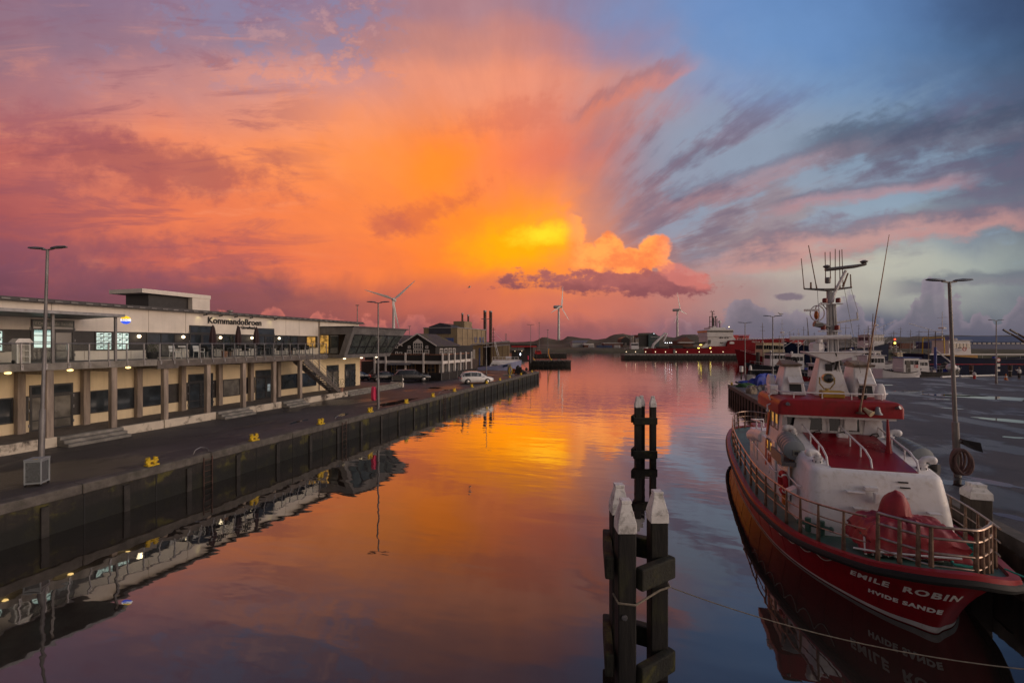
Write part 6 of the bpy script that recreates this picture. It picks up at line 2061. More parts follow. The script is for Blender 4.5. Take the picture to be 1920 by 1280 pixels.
# ------------------------------------------------------------------ right quay
rq = 9.6
far_ = [(rq, 64.5), (34.6, 84.6), (60.3, 98.6), (150, 146)]
dk = MB()
dk.prism([(rq + 0.45, -30), (150, -30), (150, 146), (60.3, 98.6), (34.6, 84.6), (rq + 0.45, 64.7)], 'z', -3.0, 0.0)
tag(dk.build('wharf_pavement', 'asphalt'), kind='structure')
mat('wharf_timber', (0.075, 0.050, 0.036), 0.85, var=0.4, scale=2, streaks=0.5, stretch=(1, 1, 0.2))
t = thing('wharf_wall', 'dark timber faced wharf wall beside the red lifeboat', 'quay wall', (rq, 20, WZ))
m = MB(); m.box(rq, rq + 0.45, -30, 64.9, -0.35, 0.05)
m.hexa([(rq + 0.451, 64.45, -0.35), (34.6, 84.3, -0.35), (34.6, 84.75, -0.35), (rq + 0.451, 64.9, -0.35)], [(rq + 0.451, 64.45, 0.05), (34.6, 84.3, 0.05), (34.6, 84.75, 0.05), (rq + 0.451, 64.9, 0.05)])
m.hexa([(34.61, 84.3, -0.35), (60.3, 98.3, -0.35), (60.3, 98.75, -0.35), (34.61, 84.75, -0.35)], [(34.61, 84.3, 0.05), (60.3, 98.3, 0.05), (60.3, 98.75, 0.05), (34.61, 84.75, 0.05)])
m.build('coping', 'kerb_concrete', t)
m = MB(); m.box(rq + 0.06, rq + 0.44, -30, 64.6, -3, -0.352); m.build('wall_face', 'wharf_timber', t)
m = MB()
y = -20.0
while y < 64:
    m.box(rq - 0.08, rq + 0.058, y, y + 0.3, -2.4, -0.36); y += 1.55
m.build('pile', 'wharf_timber', t)
mat('far_edge_dark', (0.02, 0.02, 0.022), 0.8)

# puddles and worn marks on the wharf
for px, py, rx, ry, ro, sd in ((1850, 745, 3.4, 2.2, -0.5, 21), (1800, 741, 1.6, 1.2, -0.4, 22), (1706, 734, 1.6, 0.9, 0.2, 23), (1880, 787, 1.6, 0.7, -0.5, 24), (1760, 748, 0.9, 0.5, 0.1, 25), (1860, 904, 1.0, 0.33, -0.75, 26), (1893, 968, 0.5, 0.22, -0.6, 27), (1800, 905, 0.7, 0.5, 0.2, 28), (1640, 721, 2.0, 1.0, 0.2, 29), (1780, 765, 0.8, 0.4, -0.3, 30), (1905, 820, 0.6, 0.3, -.3, 31)):
    puddle(px, py, rx, ry, ro, sd)

# timber mooring posts with white caps at the wharf edge
mat('old_timber', (0.060, 0.048, 0.038), 0.85, var=0.45, scale=3, streaks=0.5, stretch=(1, 1, 0.2), bump=0.5, bscale=10)
mat('cap_white', (0.70, 0.69, 0.67), 0.7, var=0.10, scale=4, dirt=(0.20, 0.19, 0.17), dscale=6.0, damt=0.6, bump=0.3)
def capped_post(x, y, w, zt, lab, grp, z0=-2.6, rz=0.0, cap=0.42, timber='old_timber'):
    t = thing('mooring_post', lab, 'post', (x, y, z0), 0, grp)
    h = w / 2
    c, s_ = math.cos(rz), math.sin(rz)
    def sq(k, z): return [(x + (a * c - b * s_) * k, y + (a * s_ + b * c) * k, z) for a, b in ((-h, -h), (h, -h), (h, h), (-h, h))]
    m = MB(); m.hexa(sq(1, z0), sq(1, zt - cap)); m.build('shaft', timber, t, bevel=0.02)
    m = MB(); m.hexa(sq(1.04, zt - cap + 0.001), sq(1.0, zt - cap * 0.55)); m.hexa(sq(1.0, zt - cap * 0.549), sq(0.62, zt - 0.09)); m.hexa(sq(0.66, zt - 0.089), sq(0.66, zt))
    m.build('white_cap', 'cap_white', t)
    return t


capped_post(9.3, 21.6, 0.42, 1.17, 'white capped timber post behind the starboard life raft', 'white capped posts along the wharf')
capped_post(9.33, 17.1, 0.52, 1.22, 'nearest white capped timber post, beside the lifeboat bow rail', 'white capped posts along the wharf')

# lamps on the wharf
L1 = lamp_post(11.9, 22.9, 0, 7.9, 'tall double headed lamp post with a hose coil near the lifeboat', TH, (-0.3, -0.05), 0.12)
g = G(1397, 709); lamp_post(g.x, g.y, 0, 8.6, 'double headed lamp post at the wharf corner, left of the one with the gull', TH, head=1.15)
d_ = _ray(1449, 644); LB = Vector((d_.x * 54, d_.y * 54, 0)); lamp_post(LB.x, LB.y, 0, 8.6, 'double headed lamp post with a gull perched on it', TH, head=1.15)
g = G(1868, 719); lamp_post(g.x, g.y, 0, 8.5, 'double headed lamp post standing alone far out on the wharf at the right', TH, head=1.1)
# hose coil and loudspeaker horn on the near lamp
mat('hose_pink', (0.13, 0.075, 0.068), 0.7, var=0.25, scale=5)
t = thing('hose_coil', 'faded pink hose coil hung on the right hand lamp post', 'hose', (11.75, 22.7, 0.1))
for k in range(5):
    m = MB().tube([(11.7 + 0.03 * k + (0.22 + 0.025 * (k % 3)) * math.cos(2 * PI * i / 22), 22.62 - 0.07 * k + 0.09 * math.cos(2 * PI * i / 22 + k), 0.72 + (0.46 + 0.04 * (k % 2)) * math.sin(2 * PI * i / 22)) for i in range(22)], 0.045, 7, closed=True)
    m.build('hose_loop', 'hose_pink', t, smooth=True)
t = thing('horn_loudspeaker', 'dark square loudspeaker horn fixed low on the right hand lamp post', 'loudspeaker', (12.1, 22.8, 1.3))
m = MB(); m.hexa([(12.0, 22.75, 1.36), (12.0, 22.95, 1.36), (12.0, 22.95, 1.56), (12.0, 22.75, 1.56)], [(12.5, 22.5, 1.12), (12.45, 22.9, 1.12), (12.35, 22.9, 1.5), (12.42, 22.5, 1.5)]); m.build('horn', 'frame_dark', t)
m = MB().tube([(11.9, 22.85, 1.46), (12.02, 22.85, 1.46)], 0.06, 8); m.build('bracket', 'zinc', t)

# gull on the lamp and gull in the sky
mat('gull_grey', (0.30, 0.30, 0.32), 0.7, var=0.2)
mat('gull_white', (0.65, 0.64, 0.62), 0.7)
def gull(c, fx, lab, fly=False):
    t = thing('gull', lab, 'bird', c)
    X = Vector((fx[0], fx[1], 0)).normalized(); Y = Vector((-X.y, X.x, 0)); Z = Vector((0, 0, 1)); c = Vector(c)
    m = MB(); rows = []
    for u, r_, dz in ((-0.30, 0.01, 0.0), (-0.2, 0.04, 0.01), (-0.05, 0.09, 0.03), (0.1, 0.095, 0.06), (0.17, 0.06, 0.12), (0.21, 0.055, 0.17), (0.26, 0.045, 0.19), (0.29, 0.015, 0.185)):
        cc = c + X * u + Z * (0.16 + dz)
        rows.append([tuple(cc + Y * r_ * math.cos(2 * PI * k / 8) + Z * r_ * math.sin(2 * PI * k / 8)) for k in range(8)])
    m.grid(rows, True); m.poly(rows[0]); m.poly(rows[-1]); bo = m.build('body', 'gull_white', t, smooth=True)
    m = MB().tube([c + X * 0.28 + Z * 0.345, c + X * 0.36 + Z * 0.335], [0.018, 0.004], 6); m.build('bill', 'boat_orange', t)
    for s_ in (-1, 1):
        m = MB()
        if fly:
            m.add([c + Z * .2 + X * .1, c + Z * .2 - X * .12, c + Y * s_ * .35 + Z * .36 - X * .02, c + Y * s_ * .35 + Z * .37 + X * .12, c + Y * s_ * .75 + Z * .28 - X * .12], [(0, 1, 2, 3), (3, 2, 4)])
        else:
            m.add([c + X * .12 + Y * s_ * .09 + Z * .25, c + X * .08 + Y * s_ * .10 + Z * .14, c - X * .3 + Y * s_ * .03 + Z * .13, c - X * .38 + Y * s_ * .01 + Z * .18, c - X * .1 + Y * s_ * .08 + Z * .25], [(0, 1, 2, 3, 4)])
        m.build('wing', 'gull_grey', t)
        if not fly:
            m = MB().tube([c + Y * s_ * .03 + Z * .11, c + Y * s_ * .03], 0.008, 5); m.build('leg', 'boat_orange', t)


ux = Vector((math.cos(TH), math.sin(TH), 0))
gull(LB + ux * 0.92 + Vector((0, 0, 8.72)), (-ux.x, -ux.y), 'gull perched on the right head of a wharf lamp post')
gull(AT(880, 541, 70), (ux.x, ux.y), 'small dark bird flying in the orange sky above the factory', True)

# ------------------------------------------------------------------ gear at the wharf corner
mat('net_green', (0.03, 0.09, 0.03), 0.85, var=0.4, scale=6, bump=0.4, bscale=20)
mat('hi_vis', (0.50, 0.60, 0.02), 0.6)
mat('crate_grey', (0.22, 0.22, 0.22), 0.7, var=0.2)
mat('sack_tan', (0.20, 0.16, 0.12), 0.9, var=0.4, scale=6)
def heap(nm, lab, cat, c, rx, ry, h, m_, seed, grp=None, n=18, rz=TH):
    rn = random.Random(seed); m = MB(); rows = []
    ph = [rn.uniform(0, 6.28) for _ in range(6)]
    for j in range(7):
        f_ = j / 6.0
        row = []
        for i in range(n):
            a = 2 * PI * i / n
            k = (math.cos(f_ * PI / 2) ** 0.6) * (1 + 0.16 * math.sin(3 * a + ph[0] + f_ * 2) + 0.12 * math.sin(5 * a + ph[1]) + rn.uniform(-.06, .06))
            x, y = rx * k * math.cos(a), ry * k * math.sin(a)
            row.append((c[0] + x * math.cos(rz) - y * math.sin(rz), c[1] + x * math.sin(rz) + y * math.cos(rz), c[2] + h * math.sin(f_ * PI / 2) * (1 + 0.25 * math.sin(2 * a + ph[2])) + rn.uniform(-.03, .03) * (j > 0)))
        rows.append(row)
    m.grid(rows, True); m.poly(rows[-1])
    return tag(m.build(nm, m_, smooth=True), lab, cat, grp)


heap('tarp_heap', 'large blue tarpaulin heap on the wharf corner behind the lifeboat stern rail', 'tarpaulin', G(1436, 722), 1.7, 1.0, 1.25, 'tarp_blue', 41)
heap('tarp_heap', 'lower blue tarpaulin roll left of the large blue heap', 'tarpaulin', G(1402, 719), 1.3, 0.6, 0.35, 'tarp_blue', 42)
heap('tarp_heap', 'middle blue tarpaulin with pale folds beside the large blue heap', 'tarpaulin', G(1419, 722), 1.0, 0.8, 0.75, 'tarp_blue', 46)
heap('net_heap', 'green net heap at the wharf corner in front of the blue tarpaulin', 'net', G(1398, 725), 1.2, 0.6, 0.4, 'net_green', 43)
rnd = random.Random(44)
for k, (px, py) in enumerate(((1405, 733), (1414, 731), (1422, 732), (1428, 729), (1436, 731), (1410, 738), (1442, 733))):
    g = G(px, py)
    heap('net_bundle', 'tan and grey net bundle in the row along the wharf corner', 'net', g, rnd.uniform(.35, .55), .35, rnd.uniform(.4, .7), 'sack_tan' if k % 2 else 'crate_grey', 50 + k, 'net bundles at the wharf corner')
g = G(1446, 733); o = MB().ball((g.x, g.y, 0.32), 0.32, 10).build('net_float', 'hi_vis', smooth=True); tag(o, 'bright yellow green float ball by the blue heap', 'float')
for px, py, lab in ((1368, 722.5, 'yellow bollard at the very corner of the wharf'), (1398, 736, 'yellow bollard on the wharf edge by the net bundles')):
    o = copy_tree(bl); g = G(px, py); place(o, (g.x + 0.25, g.y, 0.02), 0.1); o['label'] = lab; o['group'] = 'yellow bollards on the wharf'
g = G(1404, 716)
t = thing('grey_locker', 'grey metal locker at the foot of the wharf corner lamp post', 'locker', g)
m = MB(); m.cbox((g.x, g.y, 0.5), (0.8, 0.6, 0.98), TH); m.build('body', 'crate_grey', t, bevel=0.03)
m = MB(); m.cbox((g.x, g.y, 1.02), (0.86, 0.66, 0.05), TH); m.build('lid', 'zinc', t)
for px, py, h, lab in ((1390, 712, 2.0, 'white capped mooring pole with a boxed top at the wharf corner'), (1407, 707, 1.9, 'white domed mooring pole right of the corner lamp post')):
    g = G(px, py)
    t = thing('white_pole', lab, 'pole', g, 0, 'white topped poles at the wharf corner')
    m = MB().tube([g, g + Vector((0, 0, h * 0.6))], 0.11, 8); m.build('shaft', 'old_timber', t)
    m = MB()
    if 'boxed' in lab: m.lathe([(0.26, h * 0.6 + .001), (0.26, h), (0.2, h + 0.05)], (g.x, g.y, 0), 12)
    else: m.lathe([(0.2, h * 0.6 + .001), (0.2, h * .85), (0.12, h), (0.02, h + 0.05)], (g.x, g.y, 0), 12)
    m.build('white_top', 'cap_white', t, smooth=True)
t = thing('boom_spar', 'dark slanting spar lying over the wharf corner', 'spar', G(1381, 712))
m = MB().tube([G(1389, 720, 0.1), G(1380, 716, 1.0)], 0.12, 6); m.build('spar', 'frame_dark', t)

# signs, cones, planks and a person along the far edge of the wharf
mat('sign_red', (0.45, 0.02, 0.02), 0.5)
D_ = 66
f = LF(D_)
t = thing('sign_post', 'post with a round red rimmed sign above two small white plates', 'sign', f.P(1867.5, 0, 0))
m = MB().tube([f.P(1867.5, 0, 0), f.P(1867.5, 0, f.z(672))], 0.04, 6); m.build('post', 'zinc', t)
fw_ = f.P(960, -1, 0) - f.P(960, 0, 0)
def fdisc(c, r_, m_, nm, par, off):
    m = MB(); n = 18
    u = ux
    a = [c + fw_ * off + u * r_ * math.cos(2 * PI * i / n) + Vector((0, 0, r_ * math.sin(2 * PI * i / n))) for i in range(n)]
    m.hexa(a, [p + fw_ * 0.02 for p in a]); return m.build(nm, m_, par)
cs = f.P(1871.5, 0, f.z(674.5))
fdisc(cs, 0.30, 'sign_red', 'round_sign', t, 0.05); fdisc(cs, 0.21, 'white_paint', 'sign_face', t, 0.071)
for py, hh in ((684, 0.42), (694, 0.30)):
    m = MB(); f.box(m, 1869, 1874, ('z', f.z(py) - hh / 2), ('z', f.z(py) + hh / 2), -0.09, -0.06); m.build('white_plate', 'white_paint', t)
for px, D_, lab in ((1827, 70, 'red and white barrel marker near the blue ship'), (1886, 68, 'red marker cone beside the sign post')):
    f = LF(D_); g = f.P(px, 0, 0)
    t = thing('marker_cone', lab, 'cone', g, 0, 'markers on the wharf edge')
    if 'barrel' in lab:
        m = MB().lathe([(0.16, 0), (0.16, 0.55)], (g.x, g.y, 0), 10); m.build('lower_drum', 'sign_red', t)
        m = MB().lathe([(0.20, 0.551), (0.22, 0.85), (0.08, 1.0)], (g.x, g.y, 0), 10); m.build('white_top', 'white_paint', t)
    else:
        m = MB().lathe([(0.26, 0), (0.26, 0.04), (0.17, 0.05), (0.05, 0.9)], (g.x, g.y, 0), 12); m.build('cone', 'buoy_orange', t)
        m = MB().lathe([(0.135, 0.35), (0.105, 0.55)], (g.x, g.y, 0), 12); m.build('white_band', 'white_paint', t)
for px0, px1, py, lab in ((1765, 1803, 706.5, 'long pale plank lying flat near the blue ship'), (1800, 1866, 705.0, 'long pale pipe lying along the wharf edge')):
    a, b = G(px0, py + 2.0), G(px1, py)
    m = MB().tube([a + Vector((0, 0, 0.15)), b + Vector((0, 0, 0.15))], 0.14, 8)
    tag(m.build('pale_pipe', 'cap_white', smooth=True), lab, 'pipe')
for px, h, lab, mm in ((1821, 1.9, 'rusty red topped mooring post in front of the blue ship', 'rust'), (1894, 1.9, 'dark mooring post near the right edge of the wharf', 'old_timber')):
    f = LF(74); g = f.P(px, 0, 0)
    t = thing('mooring_post', lab, 'post', g, 0, 'posts on the far wharf edge')
    m = MB().tube([g, g + Vector((0, 0, h * .55))], 0.2, 10); m.build('shaft', 'old_timber', t)
    m = MB().tube([g + Vector((0, 0, h * .551)), g + Vector((0, 0, h))], 0.26, 10); m.build('head', mm, t)
    m = MB().tube([g + Vector((0, 0, h * .5)), g + Vector((0, 0, h * .54))], 0.22, 10); m.build('white_ring', 'white_paint', t)
# a person in a white top, seen far off
mat('skin', (0.35, 0.20, 0.14), 0.6)
mat('cloth_white', (0.60, 0.60, 0.58), 0.8)
mat('cloth_dark', (0.02, 0.02, 0.025), 0.8)
f = LF(70); g = f.P(1911, 0, 0)
t = thing('person', 'person in a white top and dark trousers with one arm raised on the far wharf', 'person', g)
m = MB()
def ring(c, rx, ry, n=10): return [(g.x + ux.x * (c[0] + rx * math.cos(2 * PI * i / n)) + fw_.x * (c[1] + ry * math.sin(2 * PI * i / n)), g.y + ux.y * (c[0] + rx * math.cos(2 * PI * i / n)) + fw_.y * (c[1] + ry * math.sin(2 * PI * i / n)), c[2]) for i in range(n)]
rows = [ring((0, 0, z), a, b) for z, a, b in ((0.82, .17, .12), (0.95, .18, .12), (1.1, .16, .11), (1.3, .2, .12), (1.42, .19, .11), (1.48, .07, .07), (1.54, .06, .06), (1.58, .08, .09), (1.66, .095, .11), (1.74, .085, .10), (1.80, .03, .04))]
m.grid(rows, True); m.poly(rows[0]); m.poly(rows[-1])
for s_ in (-1, 1):
    m.grid([ring((s_ * .09, 0, .84), .10, .11), ring((s_ * .10, 0, .48), .075, .08), ring((s_ * .11, 0, .1), .05, .06), ring((s_ * .11, .05, 0.0), .05, .11)], True)
P3 = lambda a, b, z: (g.x + ux.x * a + fw_.x * b, g.y + ux.y * a + fw_.y * b, z)
m.tube([P3(-.2, 0, 1.4), P3(-.42, .05, 1.28), P3(-.66, .05, 1.42)], [.055, .045, .035], 8)
m.tube([P3(.2, 0, 1.4), P3(.28, 0, 1.12), P3(.26, .08, .86)], [.055, .045, .035], 8)
bo = m.build('body', 'skin', t, smooth=True)
m = MB(); m.grid([ring((0, 0, z), a, b) for z, a, b in ((0.86, .19, .14), (1.1, .18, .13), (1.3, .22, .14), (1.43, .2, .125), (1.47, .09, .09))], True); m.tube([P3(-.19, 0, 1.4), P3(-.42, .05, 1.28), P3(-.56, .05, 1.36)], [.075, .062, .055], 8); m.tube([P3(.19, 0, 1.4), P3(.28, 0, 1.12), P3(.265, .06, .95)], [.075, .062, .055], 8)
m.build('white_top', 'cloth_white', t, smooth=True)
m = MB()
for s_ in (-1, 1):
    m.grid([ring((s_ * .085, 0, .90), .115, .125), ring((s_ * .10, 0, .48), .09, .095), ring((s_ * .11, 0, .06), .07, .08)], True)
m.build('trousers', 'cloth_dark', t, smooth=True)
m = MB().ball(P3(0, -.01, 1.74), 0.105, 8); m.build('hair', 'sack_tan', t, smooth=True)

# ------------------------------------------------------------------ boats in the inner basin
LFT, RGT = TH + PI, TH
fishing_boat('trawler', 'red hulled trawler with a cream wheelhouse, bow pointing left past the pier', 'boat', 23, 6.2, 'hull_red', 'cabin_cream', wl(1443, 150), LFT, (-4.7, 3.6, 2.5, 5.3), 2.9, 5.0, boot=None, roof='cabin_cream')
fishing_boat('fishing_boat', 'dark grey fishing boat with a white cabin, moored in front of the red trawler', 'boat', 15, 4.4, 'hull_grey', 'hull_white', wl(1451, 120), LFT, (-3.2, 1.9, 1.6, 3.9), 1.2, 1.9, boot='white_paint', roof='hull_navy')
fishing_boat('cargo_boat', 'high sided navy ship behind the small white workboat', 'ship', 30, 7.5, 'hull_navy', 'hull_white', wl(1560, 139), LFT, (-14, -9.5, 2.6, 4.6), 7.0, 7.6, boot=None)
fishing_boat('workboat', 'small white workboat with a round black tyre at its bow', 'boat', 9, 3.2, 'hull_grey', 'hull_white', wl(1490, 104), LFT, (-1.4, 1.7, 1.3, 3.9), 1.3, 2.0, boot=None)
f = LF(100); c_ = f.P(1480, -1.6, f.z(675)); m = MB().tube([c_ + ux * 0.62 * math.cos(2 * PI * i / 16) + Vector((0, 0, 0.62 * math.sin(2 * PI * i / 16))) for i in range(16)], 0.24, 8, closed=True)
tag(m.build('tyre_fender', 'rubber', smooth=True), 'round black tyre fender hanging off the small white workboat', 'fender')
fishing_boat('pilot_boat', 'small red boat with a white rounded cabin behind the left funnel of the lifeboat', 'boat', 8.5, 3.0, 'hull_red', 'hull_white', wl(1531, 80), LFT, (-1.6, 1.0, 1.1, 2.9), 1.1, 1.7, boot=None, mast=False)
f = LF(77); c_ = f.P(1524.5, -1.2, f.z(692)); m = MB().tube([c_ + ux * 0.42 * math.cos(2 * PI * i / 16) + Vector((0, 0, 0.42 * math.sin(2 * PI * i / 16))) for i in range(16)], 0.2, 8, closed=True)
tag(m.build('tyre_fender', 'rubber', smooth=True), 'round black tyre fender on the side of the small red boat', 'fender')
fishing_boat('fishing_boat', 'white trawler with many windows behind the lifeboat mast', 'boat', 20, 5.5, 'hull_white', 'hull_white', wl(1600, 122), LFT, (-6, 2, 2.0, 3.9), 1.9, 3.0)
fishing_boat('fishing_boat', 'pale blue and white fishing boat right of the lifeboat mast', 'boat', 13, 4.2, 'hull_blue', 'hull_white', wl(1655, 96), RGT, (-4.5, -0.5, 1.5, 3.7), 1.4, 2.1)
fishing_boat('fishing_boat', 'white fishing boat with yellow gear astern of the lifeboat funnel', 'boat', 14, 4.4, 'hull_white', 'boat_orange', wl(1640, 140), LFT, (-2.5, 3, 1.6, 3.6), 1.6, 2.4)
mat('flag_red', (0.45, 0.01, 0.02), 0.7)
def wb_extra(r, z0):
    m = MB(); m.box(1.6, 2.25, -1.215, -1.20, z0 + 1.25, z0 + 1.75); fo = m.build('flag_panel', 'flag_red', r)
    m = MB(); m.box(1.80, 1.88, -1.222, -1.2155, z0 + 1.25, z0 + 1.75); m.box(1.6, 1.799, -1.222, -1.2155, z0 + 1.46, z0 + 1.54); m.box(1.881, 2.25, -1.222, -1.2155, z0 + 1.46, z0 + 1.54); m.build('white_cross', 'white_paint', fo)
    m = MB(); m.box(0.2, 0.95, -1.215, -1.19, z0 + 0.5, z0 + 2.4); m.build('cabin_door', 'frame_dark', r)


fishing_boat('fishing_boat', 'white cabin boat with a blue waterline and a small red and white flag panel', 'boat', 7.6, 3.0, 'hull_white', 'hull_white', wl(1686, 80), RGT, (-0.3, 2.8, 1.2, 2.9), 2.5, 2.5, boot='hull_blue', mast=False, extra=wb_extra, roof='hull_blue')
def cl_extra(r, z0):
    m = MB().tube([(0.6, 0, z0), (0.6, 0, z0 + 5.2)], 0.22, 8); m.build('derrick_post', 'hull_blue', r)
    m = MB().tube([(0.6, -0.1, z0 + 4.6), (4.6, -0.6, z0 + 1.0)], 0.13, 6); m.build('derrick_boom', 'ship_white', r)
    m = MB().tube([(0.6, 0, z0 + 5.2), (0.6, 0, z0 + 8.2)], 0.07, 6); m.tube([(-0.9, 0, z0 + 7.6), (2.2, 0, z0 + 7.7)], 0.05, 5); m.build('topmast', 'rust', r)
    m = MB(); m.ball((2.9, -0.8, z0 + 1.3), 0.8, 8); m.ball((3.9, -0.6, z0 + 1.0), 0.6, 8); m.build('net_drum', 'hull_white', r, smooth=True)


fishing_boat('net_boat', 'brown net boat with a blue derrick post and a white boom', 'boat', 11, 3.8, 'dark_stuff', 'hull_white', wl(1748, 88), RGT, (-4.2, -1.6, 1.3, 2.7), 1.9, 2.3, boot=None, mast=False, extra=cl_extra)
def bs_extra(r, z0):
    m = MB(); m.box(-21, -10, -2.6, 2.6, z0 + 0.2, z0 + 1.5); m.build('aft_house', 'boat_orange', r, bevel=0.1)
    m = MB(); m.tube([(-13.2, -2.72, z0 + 2.6)] + [(-13.2 + 0.4 * math.cos(2 * PI * i / 14), -2.72, z0 + 2.6 + 0.4 * math.sin(2 * PI * i / 14)) for i in range(14)], 0.08, 6, closed=True); m.build('lifebuoy', 'flag_red', r)
    m = MB(); m.box(-22, 21, -3.72, -3.62, 4.35, 4.62); m.build('sheer_band', 'ship_white', r)
    m = MB(); m.box(-22, 18, -3.70, -3.64, 2.2, 2.3); m.build('red_line', 'flag_red', r)


fishing_boat('blue_ship', 'long dark blue ship with a cream wheelhouse and yellow gantry at the far right', 'ship', 45, 7.4, 'hull_navy', 'hull_white', wl(1893, 106), RGT, (-16.3, -11.0, 2.2, 4.5), 4.6, 5.4, boot=None, gantry=(-17.8, 5.2, 'yellow_paint'), extra=bs_extra)
t = thing('crane_boom', 'pair of dark slanting crane booms entering at the right edge', 'crane', LF(88).P(1935, 0, 0))
f = LF(88)
for a in (0, 13):
    m = MB().tube([f.P(1935 + a, 0, f.z(650)), f.P(1908 + a, 0, f.z(633)), f.P(1882 + a, 0, f.z(618))], [0.26, 0.2, 0.12], 6); m.build('boom', 'rust', t)
    m = MB().tube([f.P(1881 + a, 0, f.z(618)), f.P(1894 + a, 0, f.z(625.5))], 0.2, 6); m.build('boom_tip', 'frame_dark', t)
# small craft far off along the breakwater
SMALL = [(1562, 190, 'hull_blue', 'hull_white', 'small blue hulled boat far off behind the lifeboat mast'), (1590, 205, 'hull_white', 'hull_white', 'tiny white boat far off, left of the mast with coloured lights'), (1618, 175, 'hull_grey', 'boat_orange', 'far small boat with an orange cabin'),
         (1662, 185, 'hull_white', 'hull_white', 'small white boat far off below the dunes'), (1690, 170, 'hull_blue', 'cabin_cream', 'far blue boat with a cream cabin'), (1705, 200, 'hull_navy', 'hull_white', 'far navy boat moored under the grassy breakwater'), (1575, 230, 'hull_red', 'hull_white', 'tiny red hulled boat farthest off in the inner basin'),
         (1545, 165, 'hull_white', 'cabin_cream', 'far white boat with a cream cabin beside the lifeboat radome'), (1193, 390, 'hull_white', 'hull_white', 'white trawler with a tall white mast on the far shore'), (1500, 200, 'hull_grey', 'hull_white', 'grey fishing boat with tall masts behind the red trawler'), (1520, 215, 'hull_navy', 'boat_orange', 'navy boat with an orange crane arm behind the navy ship')]
for i, (px, D_, hm, cm, lab) in enumerate(SMALL):
    L_ = 9 + (i * 37 % 5) * 1.3
    k_ = 2.0 if D_ > 300 else 1.0
    fishing_boat('fishing_boat', lab, 'boat', L_ * k_, 3.4 * k_, hm, cm, wl(px, D_), LFT if i % 2 else RGT, (-2.5 * k_, 0.8 * k_, 1.2 * k_, 3.0 * k_), 1.3 * k_, 2.1 * k_)
def tall_mast(px, D, py, lab, lean=0.0, cross=(), light=None):
    f = LF(D); b0 = f.P(px, 0, 0.5)
    t = thing('boat_mast', lab, 'mast', b0, 0, 'masts in the inner basin')
    top = f.P(px + lean, 0, f.z(py))
    m = MB().tube([b0, top], [0.12, 0.05], 6)
    for u, w_ in cross:
        c = b0.lerp(top, u); m.tube([c - ux * w_, c + ux * w_], 0.04, 5)
    m.build('spar', 'sack_tan', t)
    for q, mm in (light or ()):
        m = MB().ball(tuple(f.P(px, -0.3, f.z(q))), 0.22, 6); m.build('mast_light', mm, t)


mat('red_light', (0.8, 0.05, 0.02), 0.4, emit=(1.0, 0.08, 0.03), estr=2.0)
tall_mast(1431, 118, 605, 'slim mast over the dark grey fishing boat', -1.5, ((0.8, 0.7), (0.9, 0.5)))
tall_mast(1461, 112, 629, 'blue grey mast right of the red trawler wheelhouse', 0, ((0.85, 0.5),))
tall_mast(1522, 84, 595, 'leaning pale mast left of the lifeboat mast', -9, ((0.55, 0.4),))
tall_mast(1584, 130, 608, 'yellowish derrick mast just right of the lifeboat mast', 2, ((0.9, 1.3),))
tall_mast(1628, 120, 612, 'dark tripod mast right of the lifeboat whip aerial', 0, ((0.85, 1.0), (0.92, 0.7)))
tall_mast(1631, 82, 588, 'thin leaning aerial rising right of the lifeboat funnel', 6)
tall_mast(1676, 110, 620, 'mast with a red and a yellow light', 0, ((0.9, 1.4), (0.94, 0.8)), ((636, 'red_light'), (643, 'yellow_light')))
tall_mast(1741, 92, 617, 'mast with a wide crosstree above the brown net boat', 0, ((0.93, 1.7),))
tall_mast(1507, 130, 612, 'thin mast above the navy ship', 0, ((0.9, 0.6),))
tall_mast(1481, 140, 622, 'short dark mast above the navy ship bow', 0, ((0.9, 0.4),))
t = thing('mooring_pile', 'thick dark pile standing in the water in front of the red trawler', 'pile', LF(125).P(1421, 0, WZ))
f = LF(125); m = MB().tube([f.P(1421, 0, -2.5), f.P(1421, 0, f.z(660))], 0.5, 10); m.build('shaft', 'old_timber', t)

rnd = random.Random(77)
for i in range(16):
    px = 1486 + 15.5 * i + rnd.uniform(-5, 5)
    f = LF(rnd.uniform(125, 210)); b0 = f.P(px, 0, 0.5); top = f.P(px + rnd.uniform(-2, 2), 0, f.z(rnd.uniform(604, 628)))
    t = thing('boat_mast', 'thin dark mast in the crowd of fishing boat masts right of the red ship', 'mast', b0, 0, 'crowded masts of the inner basin')
    m = MB().tube([b0, top], [0.11, 0.05], 5)
    for u in (0.72, 0.86, 0.94):
        if rnd.random() < 0.7:
            c = b0.lerp(top, u); w_ = rnd.uniform(0.4, 1.3); m.tube([c - ux * w_, c + ux * w_ * rnd.uniform(.4, 1)], 0.035, 4)
    m.tube([b0.lerp(top, 0.9), b0 + ux * rnd.uniform(-5, 5) + Vector((0, 0, 1.5))], 0.02, 4)
    m.build('spar', ('rust', 'sack_tan', 'zinc', 'frame_dark')[i % 4], t)
for i, (px, D_, mm) in enumerate(((1548, 118, 'tarp_blue'), (1571, 112, 'dark_stuff'), (1612, 108, 'boat_orange'), (1634, 104, 'dark_stuff'), (1722, 92, 'sack_tan'), (1772, 90, 'dark_stuff'), (1700, 86, 'crate_grey'))):
    g = LF(D_).P(px, 0, 0.0)
    heap('net_heap', 'heap of fishing net or gear on a far boat deck in the inner basin', 'net', g, rnd.uniform(.8, 1.5), .8, rnd.uniform(.8, 1.6), mm, 90 + i, 'net heaps on the far boats')

